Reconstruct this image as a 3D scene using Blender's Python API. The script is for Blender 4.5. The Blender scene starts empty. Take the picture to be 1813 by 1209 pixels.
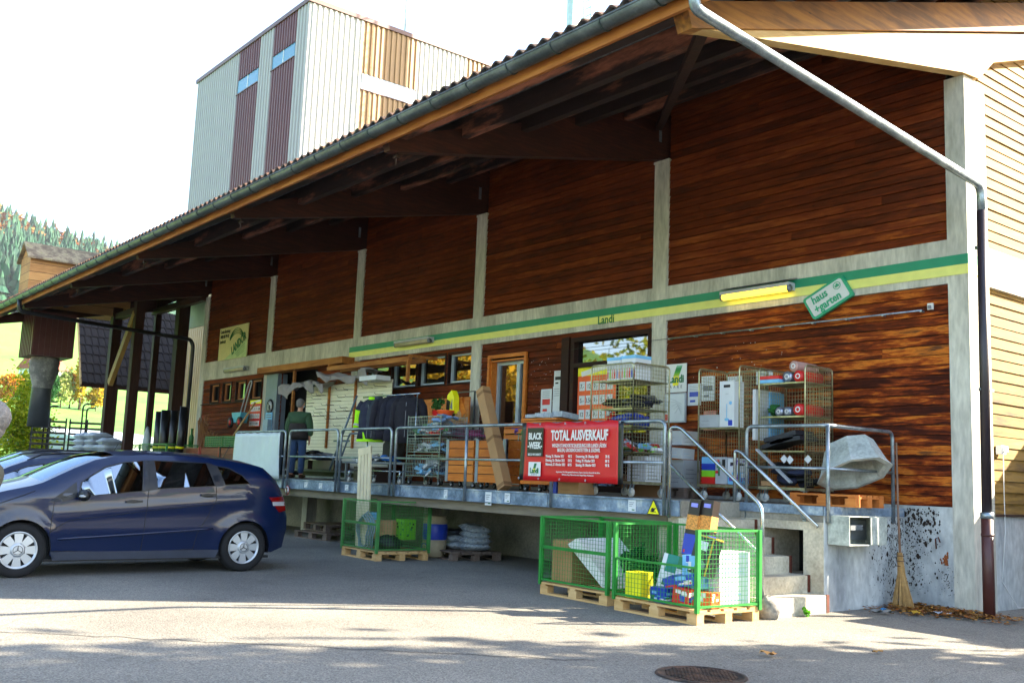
import bpy, math, random, colorsys
import numpy as np
from mathutils import Vector, Matrix, Euler
from mathutils.geometry import delaunay_2d_cdt
random.seed(7)
rng = np.random.default_rng(7)
S = bpy.context.scene
COL = S.collection
R = math.radians

# ---------------------------------------------------------------- camera, sky, sun, exposure
cam = bpy.data.cameras.new('camera'); cam.lens = 34.99; cam.sensor_width = 36; cam.clip_end = 4000; cam.clip_start = .05
cam_o = bpy.data.objects.new('camera', cam); COL.objects.link(cam_o); S.camera = cam_o
_X = np.array([.626777, .081179, .774959])
def _n(a): return a / np.linalg.norm(a)
_vl = _n(np.array([(-526 - 906.5) / 1762, -(790 - 604.5) / 1762, -1.])); _X = -_vl
_vz = np.array([(1439 - 906.5) / 1762, -(-12400 - 604.5) / 1762, -1.]); _Z = _n(_vz - _X * np.dot(_vz, _X)); _Y = np.cross(_Z, _X)
_M = Matrix([list(_X), list(_Y), list(_Z)]).to_4x4(); _M.translation = Vector((0, 0, 1.365))
cam_o.matrix_world = _M

SUN_DIR = Vector((.475 * math.cos(R(30)), .88 * math.cos(R(30)), math.sin(R(30)))).normalized()
W = bpy.data.worlds.new("World"); S.world = W; W.use_nodes = True
nt = W.node_tree; bg = nt.nodes['Background']
sky = nt.nodes.new('ShaderNodeTexSky'); sky.sky_type = 'NISHITA'; sky.sun_disc = False
sky.sun_elevation = R(30); sky.sun_rotation = math.atan2(SUN_DIR.x, SUN_DIR.y); sky.air_density = 1.0; sky.dust_density = 2.5; sky.ozone_density = .6; sky.altitude = 700
nt.links.new(sky.outputs[0], bg.inputs[0]); bg.inputs[1].default_value = .12
sl = bpy.data.lights.new('sun', 'SUN'); sl.energy = 5.0; sl.angle = R(.5); sl.color = (1, .885, .70)
so = bpy.data.objects.new('sun', sl); COL.objects.link(so); so.rotation_euler = SUN_DIR.to_track_quat('Z', 'Y').to_euler(); so.location = (20, 20, 40)
S.view_settings.view_transform = 'Standard'; S.view_settings.look = 'None'; S.view_settings.gamma = 1; S.view_settings.exposure = 2.82

# ---------------------------------------------------------------- materials
MATS = {}
def srgb(c):
    if isinstance(c, str):
        c = [int(c[i:i + 2], 16) / 255 for i in (0, 2, 4)]
        c = [x / 12.92 if x < .04045 else ((x + .055) / 1.055) ** 2.4 for x in c]
    return tuple(c) + (1,)
def base_mat(name):
    m = bpy.data.materials.new(name); m.use_nodes = True
    return m, m.node_tree, m.node_tree.nodes['Principled BSDF']
def mat(name, col, rough=.6, metal=0, noise=.12, scale=6, bump=0, spec=.5, island=0, emit=0, stretch=None, alpha=None, trans=0):
    """plain surface with colour noise, optional bump and per-piece variation"""
    if name in MATS: return MATS[name]
    m, t, p = base_mat(name); N = t.nodes; L = t.links
    tc = N.new('ShaderNodeTexCoord'); mp = N.new('ShaderNodeMapping'); L.new(tc.outputs['Object'], mp.inputs[0])
    if stretch: mp.inputs['Scale'].default_value = stretch
    nz = N.new('ShaderNodeTexNoise'); nz.inputs['Scale'].default_value = scale; nz.inputs['Detail'].default_value = 5; L.new(mp.outputs[0], nz.inputs[0])
    hv = N.new('ShaderNodeHueSaturation'); hv.inputs['Color'].default_value = srgb(col)
    mr = N.new('ShaderNodeMapRange'); mr.inputs[1].default_value = .3; mr.inputs[2].default_value = .7
    mr.inputs[3].default_value = 1 - noise; mr.inputs[4].default_value = 1 + noise; L.new(nz.outputs[0], mr.inputs[0])
    out = mr.outputs[0]
    if island:
        g = N.new('ShaderNodeNewGeometry'); m2 = N.new('ShaderNodeMapRange'); m2.inputs[3].default_value = 1 - island; m2.inputs[4].default_value = 1 + island
        L.new(g.outputs['Random Per Island'], m2.inputs[0]); mm = N.new('ShaderNodeMath'); mm.operation = 'MULTIPLY'
        L.new(out, mm.inputs[0]); L.new(m2.outputs[0], mm.inputs[1]); out = mm.outputs[0]
    L.new(out, hv.inputs['Value']); L.new(hv.outputs[0], p.inputs['Base Color'])
    p.inputs['Roughness'].default_value = rough; p.inputs['Metallic'].default_value = metal; p.inputs['Specular IOR Level'].default_value = spec
    if bump:
        b = N.new('ShaderNodeBump'); b.inputs['Strength'].default_value = bump; b.inputs['Distance'].default_value = .02
        L.new(nz.outputs[0], b.inputs['Height']); L.new(b.outputs[0], p.inputs['Normal'])
    if emit: p.inputs['Emission Color'].default_value = srgb(col); p.inputs['Emission Strength'].default_value = emit
    if trans: p.inputs['Transmission Weight'].default_value = trans
    if alpha is not None: p.inputs['Alpha'].default_value = alpha
    MATS[name] = m; return m
def ramp(N, stops):
    r = N.new('ShaderNodeValToRGB'); e = r.color_ramp.elements
    while len(e) < len(stops): e.new(.5)
    for k, (pos, c) in enumerate(stops): e[k].position = pos; e[k].color = srgb(c)
    return r
def wood(name, stops, axis='X', rough=.65, grain=26, weather=None, knots=True, big=.8, spec=.3):
    """board surface: grain stretched along axis, per-board tone, knots; weather=(stops, x0, x1, z0, z1) adds rain-worn patches"""
    if name in MATS: return MATS[name]
    m, t, p = base_mat(name); N = t.nodes; L = t.links
    tc = N.new('ShaderNodeTexCoord'); mp = N.new('ShaderNodeMapping'); L.new(tc.outputs['Object'], mp.inputs[0])
    sc = {'X': (.1, 1, 1), 'Y': (1, .1, 1), 'Z': (1, 1, .1)}[axis]; mp.inputs['Scale'].default_value = sc
    g = N.new('ShaderNodeNewGeometry')
    ad = N.new('ShaderNodeVectorMath'); ad.operation = 'MULTIPLY_ADD'; ad.inputs[1].default_value = (17, 31, 23)
    L.new(g.outputs['Random Per Island'], ad.inputs[0]); L.new(mp.outputs[0], ad.inputs[2])
    n1 = N.new('ShaderNodeTexNoise'); n1.inputs['Scale'].default_value = grain; n1.inputs['Detail'].default_value = 6; n1.inputs['Distortion'].default_value = .6; L.new(ad.outputs[0], n1.inputs[0])
    n2 = N.new('ShaderNodeTexNoise'); n2.inputs['Scale'].default_value = 2.2; n2.inputs['Detail'].default_value = 4; L.new(ad.outputs[0], n2.inputs[0])
    n3 = N.new('ShaderNodeTexNoise'); n3.inputs['Scale'].default_value = big; n3.inputs['Detail'].default_value = 5; n3.inputs['Roughness'].default_value = .65; L.new(tc.outputs['Object'], n3.inputs[0])
    def mth(op, a, b, c=None):
        q = N.new('ShaderNodeMath'); q.operation = op
        for k, x in enumerate((a, b, c)):
            if x is None: continue
            if isinstance(x, (int, float)): q.inputs[k].default_value = x
            else: L.new(x, q.inputs[k])
        return q.outputs[0]
    v = mth('ADD', mth('MULTIPLY', n1.outputs[0], .56), mth('MULTIPLY', n2.outputs[0], .30))
    v = mth('ADD', v, mth('MULTIPLY', g.outputs['Random Per Island'], .14))
    v = mth('ADD', v, mth('MULTIPLY', mth('SUBTRACT', n3.outputs[0], .5), .35))
    r = ramp(N, stops); L.new(v, r.inputs[0]); colr = r.outputs[0]
    if weather:
        ws, x0, x1, z0, z1 = weather
        sx = N.new('ShaderNodeSeparateXYZ'); L.new(g.outputs['Position'], sx.inputs[0])
        a = N.new('ShaderNodeMapRange'); a.inputs[1].default_value = x0; a.inputs[2].default_value = x1; L.new(sx.outputs[0], a.inputs[0])
        b = N.new('ShaderNodeMapRange'); b.inputs[1].default_value = z0; b.inputs[2].default_value = z1; L.new(sx.outputs[2], b.inputs[0])
        mpw = N.new('ShaderNodeMapping'); mpw.inputs['Scale'].default_value = (4.5, 1, 2.2); L.new(ad.outputs[0], mpw.inputs[0])
        nw = N.new('ShaderNodeTexNoise'); nw.inputs['Scale'].default_value = 2.4; nw.inputs['Detail'].default_value = 7; nw.inputs['Roughness'].default_value = .7; L.new(mpw.outputs[0], nw.inputs[0])
        f = mth('ADD', mth('MULTIPLY', a.outputs[0], b.outputs[0]), mth('MULTIPLY', mth('SUBTRACT', nw.outputs[0], .5), 1.1))
        f = mth('MULTIPLY', mth('GREATER_THAN', mth('MULTIPLY', a.outputs[0], b.outputs[0]), .001), mth('MULTIPLY', mth('SUBTRACT', f, .28), 2.6))
        cl = N.new('ShaderNodeClamp'); L.new(f, cl.inputs[0])
        rw = ramp(N, ws); L.new(mth('ADD', v, mth('MULTIPLY', mth('SUBTRACT', nw.outputs[0], .5), .9)), rw.inputs[0])
        mx = N.new('ShaderNodeMix'); mx.data_type = 'RGBA'; L.new(cl.outputs[0], mx.inputs[0]); L.new(colr, mx.inputs[6]); L.new(rw.outputs[0], mx.inputs[7]); colr = mx.outputs[2]
    if knots:
        vo = N.new('ShaderNodeTexVoronoi'); vo.inputs['Scale'].default_value = 3.2; vo.inputs['Randomness'].default_value = 1
        mk = N.new('ShaderNodeMapping'); mk.inputs['Scale'].default_value = {'X': (.5, 1, 1.4), 'Y': (1, .5, 1.4), 'Z': (1.4, 1.4, .5)}[axis]; L.new(tc.outputs['Object'], mk.inputs[0]); L.new(mk.outputs[0], vo.inputs[0])
        k = N.new('ShaderNodeMapRange'); k.inputs[1].default_value = .025; k.inputs[2].default_value = .055; k.inputs[3].default_value = .35; k.inputs[4].default_value = 1; L.new(vo.outputs['Distance'], k.inputs[0])
        hk = N.new('ShaderNodeHueSaturation'); L.new(k.outputs[0], hk.inputs['Value']); L.new(colr, hk.inputs['Color']); colr = hk.outputs[0]
    L.new(colr, p.inputs['Base Color']); p.inputs['Roughness'].default_value = rough; p.inputs['Specular IOR Level'].default_value = spec
    bp = N.new('ShaderNodeBump'); bp.inputs['Strength'].default_value = .35; bp.inputs['Distance'].default_value = .006
    L.new(n1.outputs[0], bp.inputs['Height']); L.new(bp.outputs[0], p.inputs['Normal'])
    MATS[name] = m; return m
def blotch(name, c1, c2, scale=2, lo=.45, hi=.6, rough=.85, metal=0, bump=.2, fine=30, third=None, stretch=None):
    """two tone worn surface (concrete, zinc, asphalt, painted steel)"""
    if name in MATS: return MATS[name]
    m, t, p = base_mat(name); N = t.nodes; L = t.links
    tc = N.new('ShaderNodeTexCoord'); mp = N.new('ShaderNodeMapping'); L.new(tc.outputs['Object'], mp.inputs[0])
    if stretch: mp.inputs['Scale'].default_value = stretch
    n1 = N.new('ShaderNodeTexNoise'); n1.inputs['Scale'].default_value = scale; n1.inputs['Detail'].default_value = 8; n1.inputs['Roughness'].default_value = .62; L.new(mp.outputs[0], n1.inputs[0])
    n2 = N.new('ShaderNodeTexNoise'); n2.inputs['Scale'].default_value = fine; n2.inputs['Detail'].default_value = 4; L.new(mp.outputs[0], n2.inputs[0])
    r = ramp(N, [(lo, c1), (hi, c2)] + ([(min(.99, hi + .12), third)] if third else [])); L.new(n1.outputs[0], r.inputs[0])
    h = N.new('ShaderNodeHueSaturation'); mr = N.new('ShaderNodeMapRange'); mr.inputs[1].default_value = .3; mr.inputs[2].default_value = .7; mr.inputs[3].default_value = .82; mr.inputs[4].default_value = 1.18
    L.new(n2.outputs[0], mr.inputs[0]); L.new(mr.outputs[0], h.inputs['Value']); L.new(r.outputs[0], h.inputs['Color']); L.new(h.outputs[0], p.inputs['Base Color'])
    p.inputs['Roughness'].default_value = rough; p.inputs['Metallic'].default_value = metal
    b = N.new('ShaderNodeBump'); b.inputs['Strength'].default_value = bump; b.inputs['Distance'].default_value = .01; L.new(n2.outputs[0], b.inputs['Height']); L.new(b.outputs[0], p.inputs['Normal'])
    MATS[name] = m; return m
def leaves(name, cols, trans=.35):
    if name in MATS: return MATS[name]
    m, t, p = base_mat(name); N = t.nodes; L = t.links
    g = N.new('ShaderNodeNewGeometry'); r = ramp(N, [(k / max(1, len(cols) - 1), c) for k, c in enumerate(cols)]); L.new(g.outputs['Random Per Island'], r.inputs[0])
    L.new(r.outputs[0], p.inputs['Base Color']); p.inputs['Roughness'].default_value = .7; p.inputs['Specular IOR Level'].default_value = .15
    tr = N.new('ShaderNodeBsdfTranslucent'); L.new(r.outputs[0], tr.inputs[0]); mx = N.new('ShaderNodeMixShader'); mx.inputs[0].default_value = trans
    L.new(p.outputs[0], mx.inputs[1]); L.new(tr.outputs[0], mx.inputs[2]); L.new(mx.outputs[0], N['Material Output'].inputs[0])
    MATS[name] = m; return m

BROWN = wood('stained_boards', [(.22, '240d05'), (.42, '4e2009'), (.56, '6c2d0f'), (.78, '955022')], 'X', knots=True, spec=.15, weather=([(.2, '1c0c05'), (.42, '441808'), (.54, '8a3a10'), (.63, 'c87024'), (.74, '643a1e'), (.9, '564438')], -14.5, -6.0, 6.0, 2.2), rough=.75, big=.5)
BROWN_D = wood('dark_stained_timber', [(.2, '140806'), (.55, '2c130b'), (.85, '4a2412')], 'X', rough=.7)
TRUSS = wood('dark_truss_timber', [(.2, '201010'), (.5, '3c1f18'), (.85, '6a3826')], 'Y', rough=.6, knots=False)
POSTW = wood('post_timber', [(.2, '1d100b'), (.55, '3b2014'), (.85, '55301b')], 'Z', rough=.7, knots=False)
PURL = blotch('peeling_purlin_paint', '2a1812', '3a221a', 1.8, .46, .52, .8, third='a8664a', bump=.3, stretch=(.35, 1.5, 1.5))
GOLD = wood('raw_weathered_boards', [(.25, '34240f'), (.42, '6e5220'), (.56, '8c6c2c'), (.8, '786844')], 'Y', rough=.8, big=1.2)
BEAMY = wood('pale_haunch_timber', [(.2, '8a6838'), (.5, 'b8965e'), (.8, 'cbb284')], 'Y', rough=.7, grain=14)
BEAMD = wood('rafter_timber', [(.25, '2e1c10'), (.45, '6b4520'), (.62, 'a06c2c'), (.82, '5a4a30')], 'Y', rough=.7, grain=14)
FASC = wood('fascia_orange_timber', [(.25, '44280f'), (.46, '905422'), (.75, 'bd8040')], 'X', rough=.7, grain=14)
ORANGE = wood('oiled_larch', [(.2, '8a3f10'), (.5, 'c06a22'), (.8, 'd98a3a')], 'X', rough=.5)
PALW = wood('pallet_timber', [(.2, '8d6b40'), (.5, 'c29a62'), (.8, 'd8b784')], 'X', rough=.8, grain=18)
PALG = wood('old_pallet_timber', [(.2, '3b2f28'), (.5, '66564b'), (.8, '85756a')], 'X', rough=.85, grain=18)
PALO = wood('orange_pallet_timber', [(.2, '8a4a1c'), (.5, 'b96a2c'), (.8, 'd08a48')], 'X', rough=.8, grain=18)
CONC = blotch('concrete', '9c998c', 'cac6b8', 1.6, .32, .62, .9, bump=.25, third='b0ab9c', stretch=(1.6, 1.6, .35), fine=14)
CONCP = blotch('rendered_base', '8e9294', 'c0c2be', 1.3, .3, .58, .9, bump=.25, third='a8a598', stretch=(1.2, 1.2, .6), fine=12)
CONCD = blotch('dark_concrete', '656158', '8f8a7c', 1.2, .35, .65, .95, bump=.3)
STAIRC = blotch('stair_concrete', '9c9380', 'c9c0aa', 2.2, .35, .65, .95, bump=.5)
TILE = blotch('roof_tile', '2d2018', '5c4030', 3, .4, .6, .95, third='6d6a3a', bump=.3)
TILEU = blotch('tile_underside', '5c6066', '84888c', 2, .4, .6, .95)
ZINC = blotch('patinated_zinc', '4a5254', '6a7476', 2.5, .4, .65, .42, .55, .1)
GALV = blotch('galvanised_steel', '7b878f', 'a7b1b8', 5, .4, .65, .38, .75, .08, fine=60)
CHRM = mat('polished_tube', 'a8b0b6', .22, .9, .05)
FASCS = blotch('painted_channel_steel', '5a6c7e', '8294a6', 3.2, .4, .55, .6, .3, .15, third='b8c0c0')
WHITEC = mat('white_cladding', 'a8a49a', .5, 0, .04, 2)
GREYC = mat('grey_cladding', '989690', .5, 0, .04, 2)
BRNC = mat('brown_cladding', '582a26', .5, 0, .06, 2)
TANC = mat('tan_cladding', '8c6a3c', .5, 0, .06, 2)
BOUNCEC = mat('bounce_tinted_cladding', 'cdb384', .55, 0, .06, 2)  # warm bounce under the eaves put into the cladding colour
TRIM = mat('brown_trim', '5b3c34', .5)
BLACK = mat('black_rubber', '0a0a0b', .6)
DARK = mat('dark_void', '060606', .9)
GREY = mat('grey_plastic', '6c7075', .5)
LGREY = mat('light_grey_plastic', 'a9adb0', .5)
WHITE = mat('white_paint', 'd8d8d4', .5, noise=.04)
PAPER = mat('white_paper', 'cfd2d2', .7, noise=.05)
GREEN = mat('stripe_green', '1f8a66', .5, noise=.06); YEL = mat('stripe_yellow', 'dfe07c', .5, noise=.06)
LGREEN = mat('logo_green', '0f6a3c', .5); LYEL = mat('logo_yellow', 'f0e020', .5)
CAGEG = mat('cage_green_paint', '207c2c', .45, .0, .2); CAGED = mat('dull_green_paint', '3c7a3a', .5, .0, .2)
YZINC = blotch('yellow_zinc', '8c8a66', 'b4b090', 6, .4, .6, .35, .7, .05)
CARD = mat('cardboard', 'a07a50', .8, 0, .08, 4); CARDD = mat('dark_cardboard', '7c5a38', .8)
RED = mat('red_plastic', 'c81a16', .45); BLUE = mat('blue_plastic', '1838a8', .4); LBLUE = mat('light_blue', '6fb0d8', .5); YELP = mat('yellow_plastic', 'e8e000', .5)
ORNG = mat('orange_plastic', 'e4581a', .5); LIME = mat('lime_plastic', '7fc81e', .5); NAVY = mat('navy_cloth', '20243a', .9, 0, .2, 12, .3); LIMEC = mat('lime_cloth', 'a8f000', .8)
PINK = mat('pink_card', 'd08878', .7); PURP = mat('purple_card', '6a4a9a', .6); MAGE = mat('magenta_cloth', 'a04070', .8)
GLASSD = None
def glass(name, col, rough=.03, ior=2.1, tc=None):
    if name in MATS: return MATS[name]
    m, t, p = base_mat(name); p.inputs['Base Color'].default_value = srgb(col); p.inputs['Roughness'].default_value = rough; p.inputs['IOR'].default_value = ior
    MATS[name] = m; return m
GLASSD = glass('window_glass', '0c0f0f', .02, 2.3); GLASSB = glass('tower_glass', '2a6f86', .25, 1.6); CARGL = glass('car_glass', '20292e', .02, 2.0)

# ---------------------------------------------------------------- mesh helper
class MB:
    def __init__(s): s.v = []; s.f = []; s.fm = []; s.sm = []; s.mats = []; s.M = Matrix.Identity(4)
    def mi(s, m):
        if m not in s.mats: s.mats.append(m)
        return s.mats.index(m)
    def add(s, vs, fs, m, smooth=False):
        b = len(s.v); k = s.mi(m); M = s.M
        s.v += [tuple(M @ Vector(q)) for q in vs]
        for f in fs: s.f.append(tuple(b + i for i in f)); s.fm.append(k); s.sm.append(smooth)
        return s
    def box(s, x0, x1, y0, y1, z0, z1, m):
        v = [(x, y, z) for x in (x0, x1) for y in (y0, y1) for z in (z0, z1)]
        return s.add(v, [(0, 1, 3, 2), (4, 6, 7, 5), (0, 4, 5, 1), (2, 3, 7, 6), (0, 2, 6, 4), (1, 5, 7, 3)], m)
    def bar(s, p0, p1, w, h, m, up=(0, 0, 1)):
        p0 = Vector(p0); p1 = Vector(p1); d = (p1 - p0).normalized(); a = d.cross(Vector(up))
        if a.length < 1e-4: a = d.cross(Vector((1, 0, 0)))
        a.normalize(); b = a.cross(d).normalized(); a *= w / 2; b *= h / 2
        v = [p0 - a - b, p0 + a - b, p0 + a + b, p0 - a + b, p1 - a - b, p1 + a - b, p1 + a + b, p1 - a + b]
        return s.add(v, [(3, 2, 1, 0), (4, 5, 6, 7), (0, 1, 5, 4), (1, 2, 6, 5), (2, 3, 7, 6), (3, 0, 4, 7)], m)
    def tube(s, pts, r, m, n=8, closed=False, smooth=True, cap=True):
        pts = [Vector(p) for p in pts]; rs = r if isinstance(r, (list, tuple)) else [r] * len(pts)
        N = len(pts); prev = None; vs = []
        for i, p in enumerate(pts):
            if closed: d = (pts[(i + 1) % N] - pts[i - 1])
            else: d = (pts[min(i + 1, N - 1)] - pts[max(i - 1, 0)])
            d = d.normalized()
            if prev is None:
                a = d.cross(Vector((0, 0, 1)));
                if a.length < 1e-3: a = d.cross(Vector((1, 0, 0)))
                a.normalize()
            else:
                a = prev - d * prev.dot(d); a.normalize()
            prev = a; b = d.cross(a)
            for k in range(n):
                t = 2 * math.pi * k / n + math.pi / n; vs.append(p + (a * math.cos(t) + b * math.sin(t)) * rs[i])
        fs = []
        for i in range(N if closed else N - 1):
            j = (i + 1) % N
            for k in range(n):
                l = (k + 1) % n; fs.append((i * n + k, i * n + l, j * n + l, j * n + k))
        if not closed and cap: fs += [tuple(range(n))[::-1], tuple((N - 1) * n + k for k in range(n))]
        return s.add(vs, fs, m, smooth and n > 4)
    def cyl(s, p0, p1, r, m, n=12, r1=None): return s.tube([p0, p1], [r, r if r1 is None else r1], m, n)
    def lathe(s, prof, m, n=16, axis='Z', c=(0, 0, 0), smooth=True, cap=False):
        vs = []; fs = []; c = Vector(c)
        for r, h in prof:
            for k in range(n):
                t = 2 * math.pi * k / n; q = (r * math.cos(t), r * math.sin(t), h)
                if axis == 'X': q = (q[2], q[0], q[1])
                if axis == 'Y': q = (q[0], -q[2], q[1])
                vs.append(c + Vector(q))
        for i in range(len(prof) - 1):
            for k in range(n): l = (k + 1) % n; fs.append((i * n + k, i * n + l, (i + 1) * n + l, (i + 1) * n + k))
        if cap: fs += [tuple(range(n))[::-1], tuple((len(prof) - 1) * n + k for k in range(n))]
        return s.add(vs, fs, m, smooth)
    def prism(s, poly, d0, d1, m, plane='YZ', smooth=False):
        f = {'YZ': lambda a, b, d: (d, a, b), 'XZ': lambda a, b, d: (a, d, b), 'XY': lambda a, b, d: (a, b, d)}[plane]
        n = len(poly); v = [f(a, b, d0) for a, b in poly] + [f(a, b, d1) for a, b in poly]
        return s.add(v, [tuple(range(n)), tuple(range(2 * n - 1, n - 1, -1))] + [(i, i + n, (i + 1) % n + n, (i + 1) % n) for i in range(n)], m, smooth)
    def quad(s, a, b, c, d, m): return s.add([a, b, c, d], [(0, 1, 2, 3)], m)
    def ell(s, c, r, m, nu=12, nv=8, jitter=0, power=1):
        vs = []; fs = []; c = Vector(c)
        for i in range(nv + 1):
            ph = math.pi * i / nv
            for k in range(nu):
                t = 2 * math.pi * k / nu
                def sp(x): return math.copysign(abs(x) ** power, x)
                j = 1 + random.uniform(-jitter, jitter)
                vs.append(c + Vector((r[0] * sp(math.sin(ph)) * sp(math.cos(t)) * j, r[1] * sp(math.sin(ph)) * sp(math.sin(t)) * j, r[2] * sp(math.cos(ph)) * j)))
        for i in range(nv):
            for k in range(nu): l = (k + 1) % nu; fs.append((i * nu + k, (i + 1) * nu + k, (i + 1) * nu + l, i * nu + l))
        return s.add(vs, fs, m, True)
    def text(s, txt, size, m, M, sx=1.0, bold=0, align='CENTER', shear=0, depth=.0015):
        cu = bpy.data.curves.new('txt', 'FONT'); cu.body = txt; cu.size = size; cu.align_x = align; cu.align_y = 'CENTER'; cu.offset = bold; cu.shear = shear; cu.resolution_u = 2; cu.extrude = depth
        ob = bpy.data.objects.new('txt', cu); COL.objects.link(ob); bpy.context.view_layer.update()
        me = bpy.data.meshes.new_from_object(ob.evaluated_get(bpy.context.evaluated_depsgraph_get()))
        vs = [M @ Vector((q.co.x * sx, q.co.y, q.co.z)) for q in me.vertices]; fs = [tuple(p.vertices) for p in me.polygons]
        bpy.data.objects.remove(ob); bpy.data.curves.remove(cu); bpy.data.meshes.remove(me)
        return s.add(vs, fs, m)
    def mesh(s, name):
        me = bpy.data.meshes.new(name); me.from_pydata(s.v, [], s.f)
        for m in s.mats: me.materials.append(m)
        me.polygons.foreach_set('material_index', s.fm); me.polygons.foreach_set('use_smooth', s.sm); me.update(); return me
    def build(s, name, parent=None, loc=None, rot=None, **kw):
        o = bpy.data.objects.new(name, s.mesh(name)); COL.objects.link(o)
        if parent: o.parent = parent
        if loc: o.location = loc
        if rot: o.rotation_euler = rot
        for k, v in kw.items(): o[{'cat': 'category'}.get(k, k)] = v
        return o
def thing(name, label, cat, loc=(0, 0, 0), rz=0, group=None):
    o = bpy.data.objects.new(name, None); COL.objects.link(o); o.location = loc; o.rotation_euler = (0, 0, rz); o.empty_display_size = .2
    o['label'] = label; o['category'] = cat
    if group: o['group'] = group
    return o
def dup(root, loc, rz=0, label=None, group=None, parent=None, scale=None):
    r = root.copy(); COL.objects.link(r); r.location = loc; r.rotation_euler = (0, 0, rz)
    if label: r['label'] = label
    if group: r['group'] = group
    for ch in list(root.children):
        c = ch.copy(); COL.objects.link(c); c.parent = r
        for g in ch.children: d = g.copy(); COL.objects.link(d); d.parent = c
    return r
def part(name, parent, fn, *a, **kw):
    b = MB(); fn(b, *a); return b.build(name, parent, **kw)
def FM(x, y, z, rz=0): return Matrix.Translation((x, y, z)) @ Matrix.Rotation(rz, 4, 'Z') @ Matrix(((1, 0, 0, 0), (0, 0, -1, 0), (0, 1, 0, 0), (0, 0, 0, 1)))   # text on a face looking -Y
def arc(cx, cy, r, a0, a1, n): return [(cx + r * math.cos(R(a0 + (a1 - a0) * k / n)), cy + r * math.sin(R(a0 + (a1 - a0) * k / n))) for k in range(n + 1)]

def foliage(b, c, rad, n, size, m, clumps=14, flat=.8):
    c = np.array(c); rad = np.array(rad); cl = []
    for _ in range(clumps):
        v = rng.normal(size=3); v /= np.linalg.norm(v); cl.append(c + v * rad * rng.uniform(.25, .8))
    cl = np.array(cl); idx = rng.integers(0, clumps, n); P = cl[idx] + rng.normal(size=(n, 3)) * rad * .19
    A = rng.normal(size=(n, 3)); A /= np.linalg.norm(A, axis=1)[:, None]; B = rng.normal(size=(n, 3)); B -= A * (A * B).sum(1)[:, None]; B /= np.linalg.norm(B, axis=1)[:, None]
    s = size * rng.uniform(.6, 1.4, (n, 1)); V = np.stack([P - A * s, P - B * s * .55, P + A * s, P + B * s * .55], 1).reshape(-1, 3)
    base = len(b.v); b.v += [tuple(q) for q in V]; k = b.mi(m); b.f += [(base + 4 * i, base + 4 * i + 1, base + 4 * i + 2, base + 4 * i + 3) for i in range(n)]; b.fm += [k] * n; b.sm += [False] * n
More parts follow.
